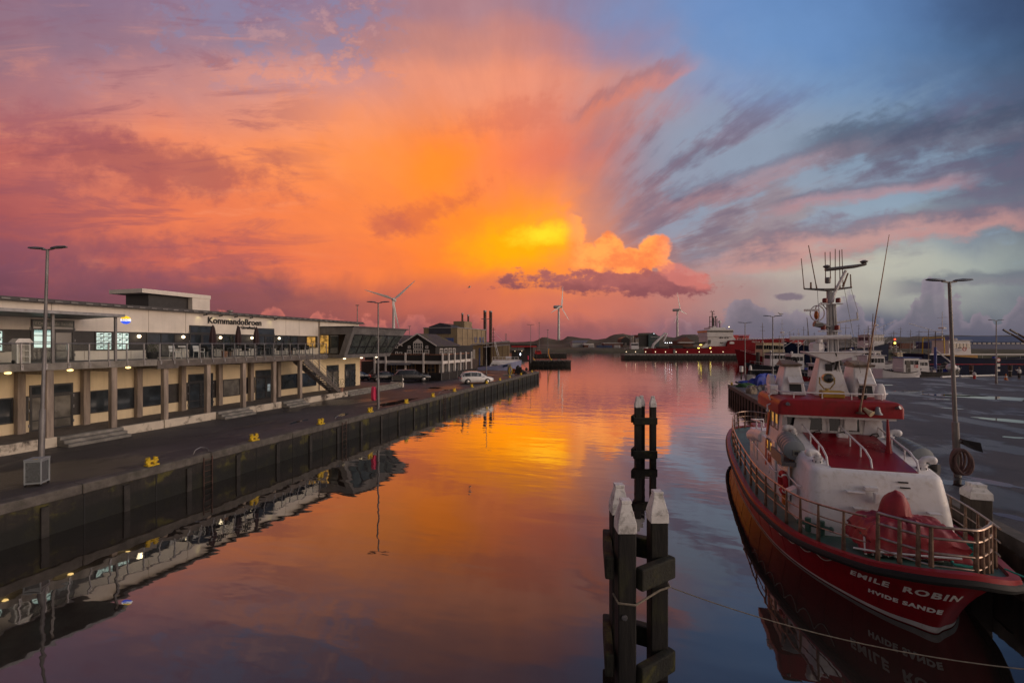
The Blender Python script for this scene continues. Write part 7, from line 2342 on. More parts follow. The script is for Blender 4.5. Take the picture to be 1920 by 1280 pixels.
# ------------------------------------------------------------------ the red rescue boat in the foreground
mat('rescue_red', (0.27, 0.008, 0.016), 0.45, spec=0.3, var=0.10, scale=1.2, coat=0.04, dirt=(0.17, 0.014, 0.014), dscale=1.6, damt=0.6, streaks=0.32, bump=0.12, bscale=2.2)
mat('rescue_white', (0.72, 0.71, 0.72), 0.42, var=0.05, scale=1.2, dirt=(0.50, 0.45, 0.38), dscale=5.5, damt=0.35, coat=0.05, streaks=0.16, bump=0.10, bscale=3.0)
mat('boot_white', (0.52, 0.51, 0.50), 0.5, var=0.12, scale=2, dirt=(0.25, 0.22, 0.18), dscale=1.5)
mat('deck_paint_red', (0.22, 0.006, 0.014), 0.30, var=0.2, scale=1.0, coat=0.3)
mat('steel_rail', (0.36, 0.27, 0.22), 0.32, 0.85, var=0.3, scale=6, dirt=(0.22, 0.10, 0.05), dscale=5)
mat('stanchion', (0.22, 0.15, 0.11), 0.45, 0.6, var=0.35, scale=6, dirt=(0.14, 0.06, 0.03), dscale=4)
mat('raft_grey', (0.22, 0.25, 0.27), 0.5, var=0.08, scale=2)
mat('tarp_red', (0.27, 0.012, 0.022), 0.5, var=0.25, scale=2, bump=0.5, bscale=4)
mat('brass', (0.42, 0.32, 0.14), 0.3, 0.9, var=0.2)
mat('letter_white', (0.78, 0.76, 0.72), 0.5, var=0.08)
mat('sar_red', (0.42, 0.05, 0.02), 0.5)
mat('lens_red', (0.16, 0.004, 0.006), 0.3)
mat('rope_green', (0.03, 0.30, 0.24), 0.8, var=0.25, scale=12)
mat('yellow_box', (0.45, 0.27, 0.03), 0.6, var=0.15)
mat('rope_white', (0.50, 0.46, 0.40), 0.8, var=0.2, scale=15)
AX = 6.36
LBT = thing('rescue_boat', 'large red and white rescue boat with green decks moored bow first in the foreground', 'boat', (AX, 20, WZ))


def lz(name, b, m, par=None, **k): return b.build(name, m, par or LBT, **k)


RIM = [(12.2, 0, .42), (12.3, .56, .36), (12.65, 1.04, .24), (13.3, 1.55, .08), (15.1, 2.28, -.17), (17, 2.62, -.26), (19.3, 2.76, -.30), (23.7, 2.56, -.33), (27.5, 2.25, -.3), (31, 1.75, -.22), (33.2, 1.1, -.17), (34, 0, -.15)]
WLN = [(13.3, 0, WZ), (13.5, .28, WZ), (13.85, .7, WZ), (14.6, 1.2, WZ), (15.9, 1.82, WZ), (17.6, 2.25, WZ), (20.2, 2.42, WZ), (23.6, 2.38, WZ), (27, 2.1, WZ), (30.4, 1.5, WZ), (32.3, .8, WZ), (33.1, 0, WZ)]


def crv(P, s):
    """Catmull-Rom through the stations, s in station numbers"""
    i = max(0, min(len(P) - 2, int(s))); t = s - i
    def g(j):
        if j < 0: return (P[1][0], -P[1][1], P[1][2])
        if j >= len(P): return (P[-2][0], -P[-2][1], P[-2][2])
        return P[j]
    a, b, c, d = g(i - 1), g(i), g(i + 1), g(i + 2)
    return tuple(0.5 * (2 * b[k] + (c[k] - a[k]) * t + (2 * a[k] - 5 * b[k] + 4 * c[k] - d[k]) * t * t + (3 * b[k] - a[k] - 3 * c[k] + d[k]) * t ** 3) for k in range(3))


NS = len(RIM) - 1
SS = [k / 6.0 for k in range(NS * 6 + 1)]
def bend(y): return 0.22 * (max(0.0, 15.5 - y) / 3.3) ** 2
def rim(s, sg=1, inset=0.0, dz=0.0):
    y, h, z = crv(RIM, s)
    a = crv(RIM, max(0, s - 0.05)); b = crv(RIM, min(NS, s + 0.05))
    d = Vector((b[0] - a[0], b[1] - a[1])); d = d.normalized() if d.length > 1e-6 else Vector((0, 1))
    if s <= 0.02: d = Vector((0, 1))
    if s >= NS - 0.02: d = Vector((0, -1))
    # inward normal in (y, halfbeam): turn the tangent towards smaller half beam and amidships
    n = Vector((d.y, -d.x))
    y2, h2 = y + n.x * inset, h + n.y * inset
    return Vector((AX + bend(y2) - sg * max(0.0, h2), y2, z + dz))
def hullp(s, v, sg=1, out=0.0):
    """point on the side: v 0 at the waterline, 1 at the rim; port for sg = 1"""
    if s < 0: return hullp(-s, v, -sg, out)
    r = crv(RIM, s); w = crv(WLN, s)
    fl = v ** 1.25
    y = w[0] + (r[0] - w[0]) * (0.35 * v + 0.65 * v * v)
    h = w[1] + (r[1] - w[1]) * (0.75 * fl + 0.25 * v)
    z = w[2] + (r[2] - w[2]) * v
    p = Vector((AX + bend(y) - sg * h, y, z))
    if out:
        e = 0.02
        a = hullp(min(NS, s + e), v, sg); b = hullp(max(0, s - e), v, sg); c = hullp(s, min(1, v + e), sg); d = hullp(s, max(0, v - e), sg)
        n = (a - b).cross(c - d)
        if n.length > 1e-9:
            n.normalize()
            ctr = Vector((AX, 22, p.z))
            if n.dot(p - ctr) < 0: n = -n
            p = p + n * out
    return p


m = MB()
VV = [-0.35, 0.0, 0.10, 0.25, 0.4, 0.55, 0.7, 0.85, 0.97]
for sg in (1, -1):
    m.grid([[hullp(s, v, sg) if v >= 0 else hullp(s, 0, sg) + Vector((0, 0.4 * (s < 6) , -0.9)) for v in VV] for s in SS])
hullo = lz('hull', m, 'rescue_red', smooth=True)
m = MB()
for sg in (1, -1):
    m.grid([[hullp(s, v, sg, 0.012) for v in (0.015, 0.05 + 0.045 * max(0, 1 - s / 4.0))] for s in SS])
lz('boot_stripe', m, 'boot_white', hullo, smooth=True)
m = MB()
m.tube([rim(s, 1, 0.0, -0.16) for s in SS] + [rim(s, -1, 0.0, -0.16) for s in reversed(SS[1:-1])], 0.115, 8, closed=True)
lz('rubbing_strake', m, 'rubber', smooth=True)
m = MB()
for sg in (1, -1):
    m.grid([[rim(s, sg, -0.06, -0.10), rim(s, sg, -0.03, 0.03), rim(s, sg, 0.14, 0.03), rim(s, sg, 0.15, -0.08)] for s in SS])
lz('toe_rail', m, 'rescue_red', smooth=True)
m = MB()
m.grid([[rim(s, 1, 0.14, -0.06), Vector((AX + bend(rim(s, 1, 0.14).y), rim(s, 1, 0.14).y, rim(s).z - 0.02)), rim(s, -1, 0.14, -0.06)] for s in SS])
lz('deck', m, 'deck_green')

# bow lettering wrapped on the flare
def wrap_text(name, txt, size, s_end, v0, par):
    """letters run forward towards the stem along the port side; s_end is the station of the last letter's right edge"""
    cu = bpy.data.curves.new(name, 'FONT'); cu.body = txt; cu.size = size; cu.offset = 0.012; cu.resolution_u = 3; cu.space_character = 1.18
    to = bpy.data.objects.new(name, cu); C.objects.link(to)
    dg = bpy.context.evaluated_depsgraph_get(); dg.update()
    me = bpy.data.meshes.new_from_object(to.evaluated_get(dg))
    C.objects.unlink(to); bpy.data.objects.remove(to)
    bm = bmesh.new(); bm.from_mesh(me)
    bmesh.ops.triangulate(bm, faces=bm.faces)
    for _ in range(1): bmesh.ops.subdivide_edges(bm, edges=[e for e in bm.edges if e.calc_length() > 0.08], cuts=1)
    w_ = max(v.co.x for v in bm.verts)
    # arc length table from s_end aft
    tab = [(0.0, s_end)]; s = s_end; L = 0
    while L < w_ + 0.2:
        a = hullp(s, v0); s += 0.02; b = hullp(s, v0); L += (b - a).length; tab.append((L, s))
    off = wloc(par)
    for v in bm.verts:
        d = w_ - v.co.x
        for (l0, s0), (l1, s1) in zip(tab[:-1], tab[1:]):
            if d <= l1:
                s = s0 + (s1 - s0) * (d - l0) / max(1e-6, l1 - l0); break
        hh = (hullp(s, 1.0) - hullp(s, 0.0)).length
        v.co = hullp(s, v0 + v.co.y / hh, 1, 0.014) - off
    bm.to_mesh(me); bm.free()
    me.materials.clear(); me.materials.append(MATS['letter_white'])
    o = bpy.data.objects.new(name, me); C.objects.link(o); o.parent = par
    return o


wrap_text('boat_name', 'EMILE  ROBIN', 0.315, -0.62, 0.53, hullo)
wrap_text('home_port', 'HVIDE SANDE', 0.20, -0.12, 0.30, hullo)
m = MB()
for s in (2.2, 2.9, 3.5, 4.1, 4.6, 5.1, 5.6, 6.1, 6.6, 7.1, 7.6, 8.1, 8.6, 9.1):
    MB().tube([hullp(s, v, 1, 0.001) for v in (0.1, 0.3, 0.5, 0.7, 0.9)], 0.007, 5).build('weld_seam', 'rescue_red', hullo)
MB().tube([hullp(s, 0.5, 1, 0.001) for s in SS if 2.6 <= s <= 10], 0.006, 5).build('weld_seam', 'rescue_red', hullo)
# white scalloped grab line along the side
m = MB()
s0 = 3.3
for k in range(7):
    a, b = s0 + k * 0.36, s0 + (k + 1) * 0.36
    m.tube([hullp(a + (b - a) * i / 8, 0.80 - 0.16 * math.sin(PI * i / 8), 1, 0.05) for i in range(9)], 0.014, 5)
lz('grab_line', m, 'rope_white', hullo)

# railings: rails and each stanchion
INS = 0.26
def rail_part(name, s0, s1, sides, hs, r, closed_bow=False):
    for h in hs:
        m = MB()
        for sg in sides:
            m.tube([rim(s, sg, INS, h) for s in SS if s0 <= s <= s1], r, 7)
        lz(name, m, 'steel_rail', smooth=True)
for h, r in ((1.02, 0.028), (0.70, 0.018), (0.38, 0.018)):
    m = MB().tube([rim(s, 1, INS, h) for s in SS if s >= 3.0] + [rim(s, -1, INS, h) for s in reversed(SS) if s >= 3.0], r, 7)
    lz('rail', m, 'steel_rail', smooth=True)
for h, r in ((1.10, 0.036), (0.84, 0.032), (0.50, 0.032), (0.22, 0.026)):
    m = MB()
    pts = [rim(s, 1, 0.42, h) for s in reversed(SS) if 0.9 <= s <= 2.9] + [rim(s, -1, 0.42, h) for s in SS if 0.9 <= s <= 2.9]
    for p in pts: p.z = 0.14 + h
    m.tube(pts, r, 8)
    lz('bow_rail', m, 'steel_rail', smooth=True)
for sg in (1, -1):
    for s in (1.05, 1.6, 2.15, 2.85):
        a = rim(s, sg, 0.42, -0.03); b = Vector((a.x, a.y, 1.24))
        m = MB().tube([a, b], [0.055, 0.04], 8); lz('stanchion', m, 'stanchion', smooth=True)
    for s in (3.35, 3.75, 4.15, 4.6, 5.05, 5.5, 6.0, 6.3, 6.65, 7.0, 7.35, 7.7, 8.1, 8.6, 9.1, 9.6, 10.1, 10.6):
        a = rim(s, sg, INS, -0.03)
        m = MB().tube([a, a + Vector((0, 0, 1.05))], [0.055, 0.026], 7); lz('stanchion', m, 'stanchion', smooth=True)

# forward trunk
def loopbox(m, lo, hi, n=6, r=0.2):
    """rounded box between two (x0,x1,y0,y1,z) loops"""
    def lp(q, rr):
        x0, x1, y0, y1, z = q; out = []
        for cx, cy, a0 in ((x1 - rr, y0 + rr, -PI / 2), (x1 - rr, y1 - rr, 0), (x0 + rr, y1 - rr, PI / 2), (x0 + rr, y0 + rr, PI)):
            for i in range(n): out.append((cx + rr * math.cos(a0 + PI / 2 * i / (n - 1)), cy + rr * math.sin(a0 + PI / 2 * i / (n - 1)), z))
        return out
    rows = [lp(q, rr) for q, rr in zip(lo, hi)]
    m.grid(rows, True); m.poly(rows[0]); m.poly(rows[-1])


m = MB()
loopbox(m, [(4.52, 8.22, 15.5, 19.2, -0.4), (4.62, 8.12, 15.78, 19.2, 0.9), (4.68, 8.06, 15.97, 19.2, 1.50), (4.72, 8.02, 16.0, 19.17, 1.60), (4.82, 7.92, 16.1, 19.12, 1.66)], [0.34, 0.31, 0.29, 0.27, 0.2])
m.v = [(x, y, z + 0.20 * (y - 16.1) * max(0, z) / 1.66 - 0.08 * max(0, z) / 1.66) for x, y, z in m.v]
def zr(y): return 1.585 + 0.20 * (y - 16.1)
trunk = lz('forward_house', m, 'rescue_white', smooth=True)
m = MB(); q = [(5.3, 16.2), (7.5, 16.2), (7.5, 19.0), (5.3, 19.0)]; m.hexa([(x, y, zr(y) + 0.002) for x, y in q], [(x, y, zr(y) + 0.016) for x, y in q]); lz('red_roof_panel', m, 'deck_paint_red', trunk)
# fittings on the face of the trunk
def fy(z): return 15.55 + 0.2 * (z + 0.05) / 0.95 if z < .9 else 15.75 + 0.2 * (z - .9) / .56
for x, z, w_, h_ in ((5.75, 1.02, 0.46, 0.05), (6.15, 1.12, 0.34, 0.10), (5.85, 0.58, 0.36, 0.05), (6.9, 0.98, 0.3, 0.05), (7.6, 0.62, 0.3, 0.04), (6.25, 0.80, 0.12, 0.28), (6.55, 0.80, 0.16, 0.16)):
    m = MB(); m.box(x - w_ / 2, x + w_ / 2, fy(z) - 0.14, fy(z) + 0.02, z, z + h_); lz('face_bracket', m, 'rescue_white', trunk, bevel=0.01)
for x, z in ((7.0, 1.36), (7.03, 1.22)):
    m = MB(); m.box(x - 0.12, x + 0.12, fy(z) - 0.012, fy(z) + 0.03, z, z + 0.035); lz('vent_slot', m, 'frame_dark', trunk)
for sg, X0 in ((-1, 4.6), (1, 8.12)):
    m = MB().tube([(X0 + sg * 0.02, 19.0, 0.95), (X0 + sg * 0.10, 18.9, 0.92), (X0 + sg * 0.10, 16.6, 0.86), (X0 + sg * 0.03, 16.5, 0.86)], 0.025, 6); lz('grab_rail', m, 'rescue_white', trunk)
m = MB(); m.box(4.46, 4.52, 17.5, 18.2, 0.05, 1.25); lz('side_locker', m, 'rescue_white', trunk, bevel=0.015)
m = MB(); m.prism([(4.50, 0.55), (4.25, 0.5), (4.25, 0.6), (4.5, 0.75)], 'y', 16.7, 17.05); lz('step_box', m, 'rescue_white', trunk)
# hand rails along the red panel
for x in (5.24, 6.4, 7.56):
    m = MB()
    m.tube([(x, 16.32, zr(16.3)), (x, 16.42, zr(16.4) + 0.24), (x, 16.8, zr(16.8) + 0.36), (x, 18.8, zr(18.8) + 0.36), (x, 18.95, zr(19))], 0.03, 8)
    for y in (17.1, 17.9): m.tube([(x, y, zr(y)), (x, y, zr(y) + 0.36)], 0.024, 6)
    lz('hand_rail', m, 'rescue_white', smooth=True)
m = MB().tube([(7.35, 17.6, 1.87), (7.35, 17.6, 2.1), (7.33, 17.62, 2.95)], [0.11, 0.07, 0.03], 8); lz('red_post', m, 'rescue_red', smooth=True)
m = MB(); m.box(6.3, 6.6, 18.6, 18.8, 2.09, 2.24); lz('skylight', m, 'rescue_white', bevel=0.02)
# gooseneck ventilators
def vent(x, y, z, sg):
    m = MB()
    m.lathe([(0.12, z), (0.12, z + 0.16), (0.14, z + 0.17), (0.14, z + 0.20)], (x, y, 0), 14)
    m.tube([(x, y, z + 0.19), (x, y, z + 0.27), (x + sg * 0.05, y, z + 0.33), (x + sg * 0.16, y, z + 0.35), (x + sg * 0.24, y, z + 0.33)], [0.09, 0.09, 0.09, 0.10, 0.115], 12)
    m.ball((x + sg * 0.25, y, z + 0.32), 0.12, 9)
    vo = lz('ventilator', m, 'rescue_white', smooth=True)
    m = MB()
    for k in range(6): m.cbox((x + 0.138 * math.cos(k), y + 0.138 * math.sin(k), z + 0.08), (0.02, 0.02, 0.05), k)
    lz('vent_holes', m, 'frame_dark', vo)
vent(5.05, 16.55, 1.62, -1); vent(7.75, 16.55, 1.62, 1); vent(4.95, 18.75, 2.02, -1); vent(7.85, 18.75, 2.02, 1)
# life raft canisters on cradles
for x in (4.62, 8.15):
    r_ = 0.33
    prof = []
    c0 = Vector((x, 17.35, 1.80)); dv = Vector((0.06 if x < 6 else -0.06, 1, 0.10)).normalized()
    m = MB().tube([c0, c0 + dv * 0.06, c0 + dv * 0.12, c0 + dv * 1.18, c0 + dv * 1.24, c0 + dv * 1.3], [0.2, 0.33, r_, r_, 0.33, 0.2], 20); co = lz('life_raft', m, 'raft_grey', smooth=True)
    m = MB()
    for q in (0.22, 0.48, 0.74, 1.0):
        m.tube([c0 + dv * q, c0 + dv * (q + 0.07)], r_ + 0.018, 20)
    lz('raft_band', m, 'raft_grey', co, smooth=True)
    m = MB(); m.box(x - 0.40, x + 0.40, 17.3, 18.7, 1.28, 1.42); m.box(x - 0.42, x - 0.34, 17.3, 18.7, 1.42, 1.66); m.box(x + 0.34, x + 0.42, 17.3, 18.7, 1.42, 1.66); lz('raft_cradle', m, 'zinc')
    m = MB(); m.cbox((x + 0.03, 17.32, 1.74), (0.20, 0.05, 0.20)); lo_ = lz('raft_plate', m, 'sign_grey', co)
    m = MB(); m.cbox((x + 0.03, 17.29, 1.74), (0.10, 0.03, 0.10)); lz('plate_mark', m, 'frame_dark', lo_)

# wheelhouse and after house
m = MB()
m.hexa([(4.62, 19.12, -0.4), (8.0, 19.12, -0.4), (8.0, 24.6, -0.4), (4.62, 24.6, -0.4)], [(4.62, 19.12, 1.55), (8.0, 19.12, 1.55), (8.0, 24.6, 1.35), (4.62, 24.6, 1.35)])
house = lz('after_house', m, 'rescue_white', bevel=0.06, seg=2)
m = MB()
m.hexa([(4.66, 19.2, 1.5), (7.96, 19.2, 1.5), (7.96, 21.6, 1.5), (4.66, 21.6, 1.5)], [(4.76, 19.42, 2.95), (7.86, 19.42, 2.95), (7.86, 21.5, 2.95), (4.76, 21.5, 2.95)])
wh = lz('wheelhouse', m, 'rescue_white')
m = MB(); m.tube([(4.70, 24.3, 1.0), (4.72, 23.0, 1.28), (4.8, 22.3, 1.3)], 0.3, 10); m.ball((4.85, 24.2, 1.05), 0.42, 10, (0.7, 1.2, 0.8)); lz('covered_gear', m, 'rescue_white', smooth=True)
# front windows, slightly raked
U = Vector((1, 0, 0)); V_ = Vector((0, 0.22, 1.45)).normalized(); W_ = Vector((0, -1, 0.15)).normalized()
for x0, x1 in ((4.84, 5.42), (5.54, 6.08), (6.20, 6.66), (6.80, 7.24), (7.36, 7.78)):
    win(wh, 'window', Vector((x0, 19.30, 2.16)), U, W_, x1 - x0, 0.56, 1, 1, fr=0.055, fm='rescue_white', gm='car_glass', out=0.03, V=V_)
# two hinged storm shutters standing open
for x0, sg in ((5.0, 1), (7.2, -1)):
    m = MB(); q = [Vector((x0, 19.1, 2.14)), Vector((x0 + 0.5, 18.97, 2.14)), Vector((x0 + 0.6, 19.15, 2.6)), Vector((x0 + 0.44, 19.2, 2.7)), Vector((x0 + 0.12, 19.22, 2.66))]
    m.hexa(q, [p + Vector((0, -0.05, 0.015)) for p in q]); lz('open_shutter', m, 'rescue_white', wh)
m = MB(); m.box(6.66, 7.06, 19.14, 19.2, 2.28, 2.74); lz('display_box', m, 'rescue_white', wh, bevel=0.02)
m = MB(); m.box(4.7, 7.92, 18.95, 19.25, 2.0, 2.13); lz('window_sill', m, 'rescue_white', wh, bevel=0.02)
for x in (5.55, 6.3, 7.3):
    m = MB().tube([(x, 18.9, 2.12), (x + 0.12, 18.87, 2.24), (x + 0.26, 18.87, 2.27), (x + 0.3, 18.9, 2.18), (x + 0.2, 18.88, 2.11)], 0.02, 6); lz('hose_loop', m, 'rubber', smooth=True)
# side windows of the wheelhouse, port and starboard
for X_, sx in ((4.72, -1), (7.9, 1)):
    for y0 in (19.75, 20.35, 20.95):
        win(wh, 'window', Vector((X_ - sx * 0.0, y0 + (0.48 if sx < 0 else 0), 2.05)), (0, -1 if sx < 0 else 1, 0), (sx, 0, 0.07), 0.48, 0.66, 1, 1, fr=0.05, fm='zinc', gm='warm_window' if sx < 0 else 'car_glass', out=0.035)
    for y0 in (20.2, 20.8):
        win(house, 'window', Vector(((4.62 if sx < 0 else 8.0), y0 + (0.42 if sx < 0 else 0), 1.05)), (0, -1 if sx < 0 else 1, 0), (sx, 0, 0), 0.42, 0.44, 1, 1, fr=0.05, fm='zinc', gm='warm_window' if sx < 0 else 'car_glass', out=0.03)
    m = MB()
    for y0 in (20.45, 20.75):
        m.lathe([(0.13, 0), (0.13, 0.03), (0.09, 0.035)], (0, 0, 0), 14, 'x')
        n_ = len(m.v) // (1 if y0 < 20.6 else 2)
    m = MB()
    for y0 in (20.42, 20.78):
        b = MB().lathe([(0.14, 0), (0.14, 0.035), (0.085, 0.04)], ((4.62 if sx < 0 else 8.0), y0, 0.28), 14, 'x')
        if sx < 0: b.v = [(2 * 4.62 - x, y, z) for x, y, z in b.v]
        m.add(b.v, b.f)
    lz('porthole', m, 'rescue_white', house, smooth=True)
text_mesh('side_lettering', 'SAR', 0.52, 'sar_red', house, (4.608, 20.55, 0.72), (0, -1, 0), (0, 0, 1), 0.004, 0.02)
m = MB(); m.hexa([(4.60, 21.25, 0.35), (4.60, 21.42, 0.35), (4.618, 21.42, 0.35), (4.618, 21.25, 0.35)], [(4.60, 21.12, 1.40), (4.60, 21.35, 1.40), (4.618, 21.35, 1.40), (4.618, 21.12, 1.40)]); lz('red_slash', m, 'sar_red', house)
m = MB(); m.hexa([(4.615, 21.1, 1.62), (4.615, 21.34, 1.62), (4.64, 21.34, 1.62), (4.64, 21.1, 1.62)], [(4.69, 21.02, 2.6), (4.69, 21.26, 2.6), (4.72, 21.26, 2.6), (4.72, 21.02, 2.6)]); lz('red_slash', m, 'sar_red', wh)
m = MB(); m.box(4.604, 4.618, 19.35, 19.5, 0.85, 1.35); lz('yellow_mark', m, 'yellow_box', house)
m = MB(); m.box(4.55, 4.618, 19.62, 20.12, 0.02, 1.62); lz('side_door', m, 'rescue_white', house, bevel=0.02)
m = MB().tube([(4.55, 24.0, 0.9), (4.50, 23.9, 0.9), (4.50, 20.3, 0.62), (4.50, 19.5, 0.55), (4.58, 19.4, 0.55)], 0.03, 7); lz('grab_rail', m, 'rescue_white', house, smooth=True)
m = MB()
for y0, z0 in ((23.6, 0.15), (22.9, 0.15)):
    m.box(4.59, 4.618, y0, y0 + 0.5, z0, z0 + 1.0)
lz('locker_door', m, 'rescue_white', house, bevel=0.01)
# after end railing and rescue dinghy
m = MB().tube([(4.7, 22.4, 1.4), (4.66, 22.4, 1.95), (4.66, 24.4, 1.75), (5.2, 24.5, 1.75), (5.2, 24.5, 1.4)], 0.035, 7); m.tube([(4.66, 23.3, 1.4), (4.66, 23.3, 1.86)], 0.028, 6); lz('after_rail', m, 'rescue_white', smooth=True)
m = MB(); m.prism([(24.9, 0.3), (29.5, 0.3), (29.9, 0.75), (24.8, 0.75)], 'x', 5.6, 7.4); lz('stern_dinghy', m, 'rescue_red', bevel=0.15, seg=2)
# red visor wrapped round the wheelhouse top
m = MB()
rows = []
for (x0, x1, y0, y1, z, rr) in ((4.55, 8.05, 18.75, 21.75, 2.84, .10), (4.42, 8.15, 18.52, 21.85, 2.845, .14), (4.40, 8.18, 18.46, 21.85, 2.86, .10), (4.40, 8.18, 18.46, 21.85, 3.18, .10), (4.46, 8.12, 18.465, 21.85, 3.31, .10), (4.56, 8.02, 18.48, 21.82, 3.39, .10), (4.7, 7.88, 18.54, 21.8, 3.42, .10)):
    rows.append(((x0, x1, y0, y1, z), rr))
loopbox(m, [r[0] for r in rows], [r[1] for r in rows])
vis = lz('red_visor', m, 'rescue_red', smooth=True)
m = MB(); m.box(4.6, 8.0, 18.62, 18.86, 2.76, 2.838); lz('visor_soffit', m, 'rescue_white', vis)
m = MB(); m.box(6.12, 6.55, 18.47, 18.50, 3.13, 3.17); lz('maker_plate', m, 'letter_white', vis)
m = MB(); m.box(6.12, 6.53, 18.468, 18.50, 3.05, 3.10); lz('maker_plate', m, 'zinc', vis)
m = MB().lathe([(0.02, 0.26), (0.06, 0.24), (0.09, 0.1), (0.15, 0.0), (0.13, 0.0)], (7.36, 18.36, 3.0), 14); lz('ship_bell', m, 'grey_metal', smooth=True)
m = MB().tube([(7.0, 18.45, 3.18), (7.06, 18.34, 3.10), (7.15, 18.22, 3.02)], [0.05, 0.07, 0.11], 10); lz('horn', m, 'cabin_cream', smooth=True)
m = MB().lathe([(0.13, 3.0), (0.14, 3.03), (0.05, 3.07), (0.04, 3.22)], (6.86, 18.36, 0), 12); m.tube([(6.86, 18.36, 3.2), (6.95, 18.36, 3.75), (7.66, 18.30, 9.05)], [0.035, 0.032, 0.010], 8); lz('whip_aerial', m, 'stanchion', smooth=True)
for x, y in ((4.75, 18.5), (7.9, 18.5)):
    m = MB().tube([(x, y, 3.2), (x + (0.1 if x > 6 else -0.08), y - 0.12, 3.26)], [0.04, 0.065], 8); lz('visor_lamp', m, 'grey_metal', smooth=True)
m = MB().tube([(4.42, 19.6, 3.1), (4.28, 19.55, 3.05), (4.28, 19.5, 2.85)], 0.03, 6); m.ball((4.28, 19.5, 2.84), 0.06, 6); m.tube([(4.44, 19.7, 3.2), (4.36, 19.7, 3.4), (4.55, 19.7, 3.52)], 0.025, 6); lz('side_lamp', m, 'rescue_white', smooth=True)
# roof rail
m = MB()
m.tube([(4.6, 21.3, 3.4), (4.6, 21.3, 3.62), (4.62, 19.3, 3.62), (5.0, 18.9, 3.62), (7.7, 18.9, 3.62), (8.02, 19.3, 3.62), (8.02, 21.3, 3.62), (8.02, 21.3, 3.4)], 0.028, 7)
for x in (5.0, 5.9, 6.8, 7.7): m.tube([(x, 18.9, 3.4), (x, 18.9, 3.62)], 0.022, 6)
lz('roof_rail', m, 'rescue_white', smooth=True)
m = MB(); m.box(6.05, 6.75, 19.3, 19.75, 3.412, 3.66); lz('yellow_locker', m, 'yellow_box', bevel=0.03)
m = MB()
loopbox(m, [(7.58, 7.86, 19.0, 19.18, 3.45), (7.56, 7.88, 18.98, 19.2, 3.6), (7.6, 7.84, 19.0, 19.18, 3.9), (7.66, 7.8, 19.05, 19.15, 3.98)], [0.06, 0.07, 0.07, 0.04]); lz('white_fairing', m, 'rescue_white', smooth=True)
# funnels: tapered vents with an open flap
for xc, sg in ((5.28, -1), (7.66, 1)):
    m = MB()
    b0 = [(xc - 0.46, 19.9, 3.412), (xc + 0.42, 19.9, 3.412), (xc + 0.42, 21.2, 3.412), (xc - 0.46, 21.2, 3.412)]
    t0 = [(xc - 0.22, 20.25, 4.52), (xc + 0.30, 20.25, 4.52), (xc + 0.30, 21.1, 4.52), (xc - 0.22, 21.1, 4.52)]
    if sg > 0: b0 = [(2 * xc - x, y, z) for x, y, z in b0]; t0 = [(2 * xc - x, y, z) for x, y, z in t0]
    m.hexa(b0, t0); fo = lz('funnel', m, 'rescue_white', bevel=0.04)
    m = MB(); m.hexa([(xc - 0.32, 20.16, 4.521), (xc + 0.32, 20.16, 4.521), (xc + 0.30, 21.3, 4.521), (xc - 0.30, 21.3, 4.521)], [(xc - 0.34, 20.1, 4.60), (xc + 0.34, 20.1, 4.60), (xc + 0.2, 21.2, 4.74), (xc - 0.2, 21.2, 4.74)]); lz('funnel_cap', m, 'sack_tan', fo)
    xx = xc + (0.06 if sg < 0 else -0.02)
    q = lambda x, u, d=0: Vector((x, 19.9 + 0.35 * u - 0.012 - d, 3.412 + 1.108 * u))
    m = MB(); m.hexa([q(xx - 0.2, .12), q(xx + 0.2, .12), q(xx + 0.2, .38), q(xx - 0.2, .38)], [q(xx - 0.2, .12, .02), q(xx + 0.2, .12, .02), q(xx + 0.2, .38, .02), q(xx - 0.2, .38, .02)]); lz('louvre', m, 'frame_dark', fo)
    m = MB(); m.hexa([q(xx - 0.24, .62, .01), q(xx + 0.24, .62, .01), q(xx + 0.26, .42, .2), q(xx - 0.26, .42, .2)], [p + Vector((0, -.02, .03)) for p in (q(xx - 0.24, .62, .01), q(xx + 0.24, .62, .01), q(xx + 0.26, .42, .2), q(xx - 0.26, .42, .2))]); lz('open_flap', m, 'rescue_white', fo)
m = MB().lathe([(0.28, -0.1), (0.33, -0.08), (0.33, 0.08), (0.28, 0.1)], (4.72, 21.0, 3.82), 18, 'x'); lz('round_drum', m, 'rescue_white', smooth=True)
m = MB().lathe([(0.28, -0.1), (0.33, -0.08), (0.33, 0.08), (0.28, 0.1)], (7.12, 21.0, 3.85), 18, 'x'); lz('round_drum', m, 'rescue_white', smooth=True)
m = MB(); m.box(4.48, 4.75, 20.0, 20.5, 3.412, 3.78); lz('roof_box', m, 'rescue_white', bevel=0.02)
# mast
MX, MY = 6.62, 20.5
m = MB(); m.hexa([(MX - 0.62, MY - 0.5, 3.412), (MX + 0.55, MY - 0.5, 3.412), (MX + 0.5, MY + 0.7, 3.412), (MX - 0.55, MY + 0.7, 3.412)], [(MX - 0.34, MY - 0.15, 4.95), (MX + 0.22, MY - 0.15, 4.95), (MX + 0.2, MY + 0.35, 4.95), (MX - 0.3, MY + 0.35, 4.95)])
pl_ = lz('mast_plinth', m, 'rescue_white', bevel=0.03)
mat('mast_grey', (0.40, 0.39, 0.39), 0.45, var=0.12, scale=3, dirt=(0.24, 0.19, 0.16), dscale=2.5)
m = MB(); m.box(MX - 0.2, MX + 0.02, MY - 0.30, MY - 0.2, 4.35, 4.62); lz('plinth_vent', m, 'frame_dark', pl_)
m = MB(); m.tube([(MX + 0.05, MY - 0.2, 3.45), (MX + 0.05, MY - 0.1, 5.0), (MX + 0.02, MY, 7.45)], [0.13, 0.125, 0.10], 12)
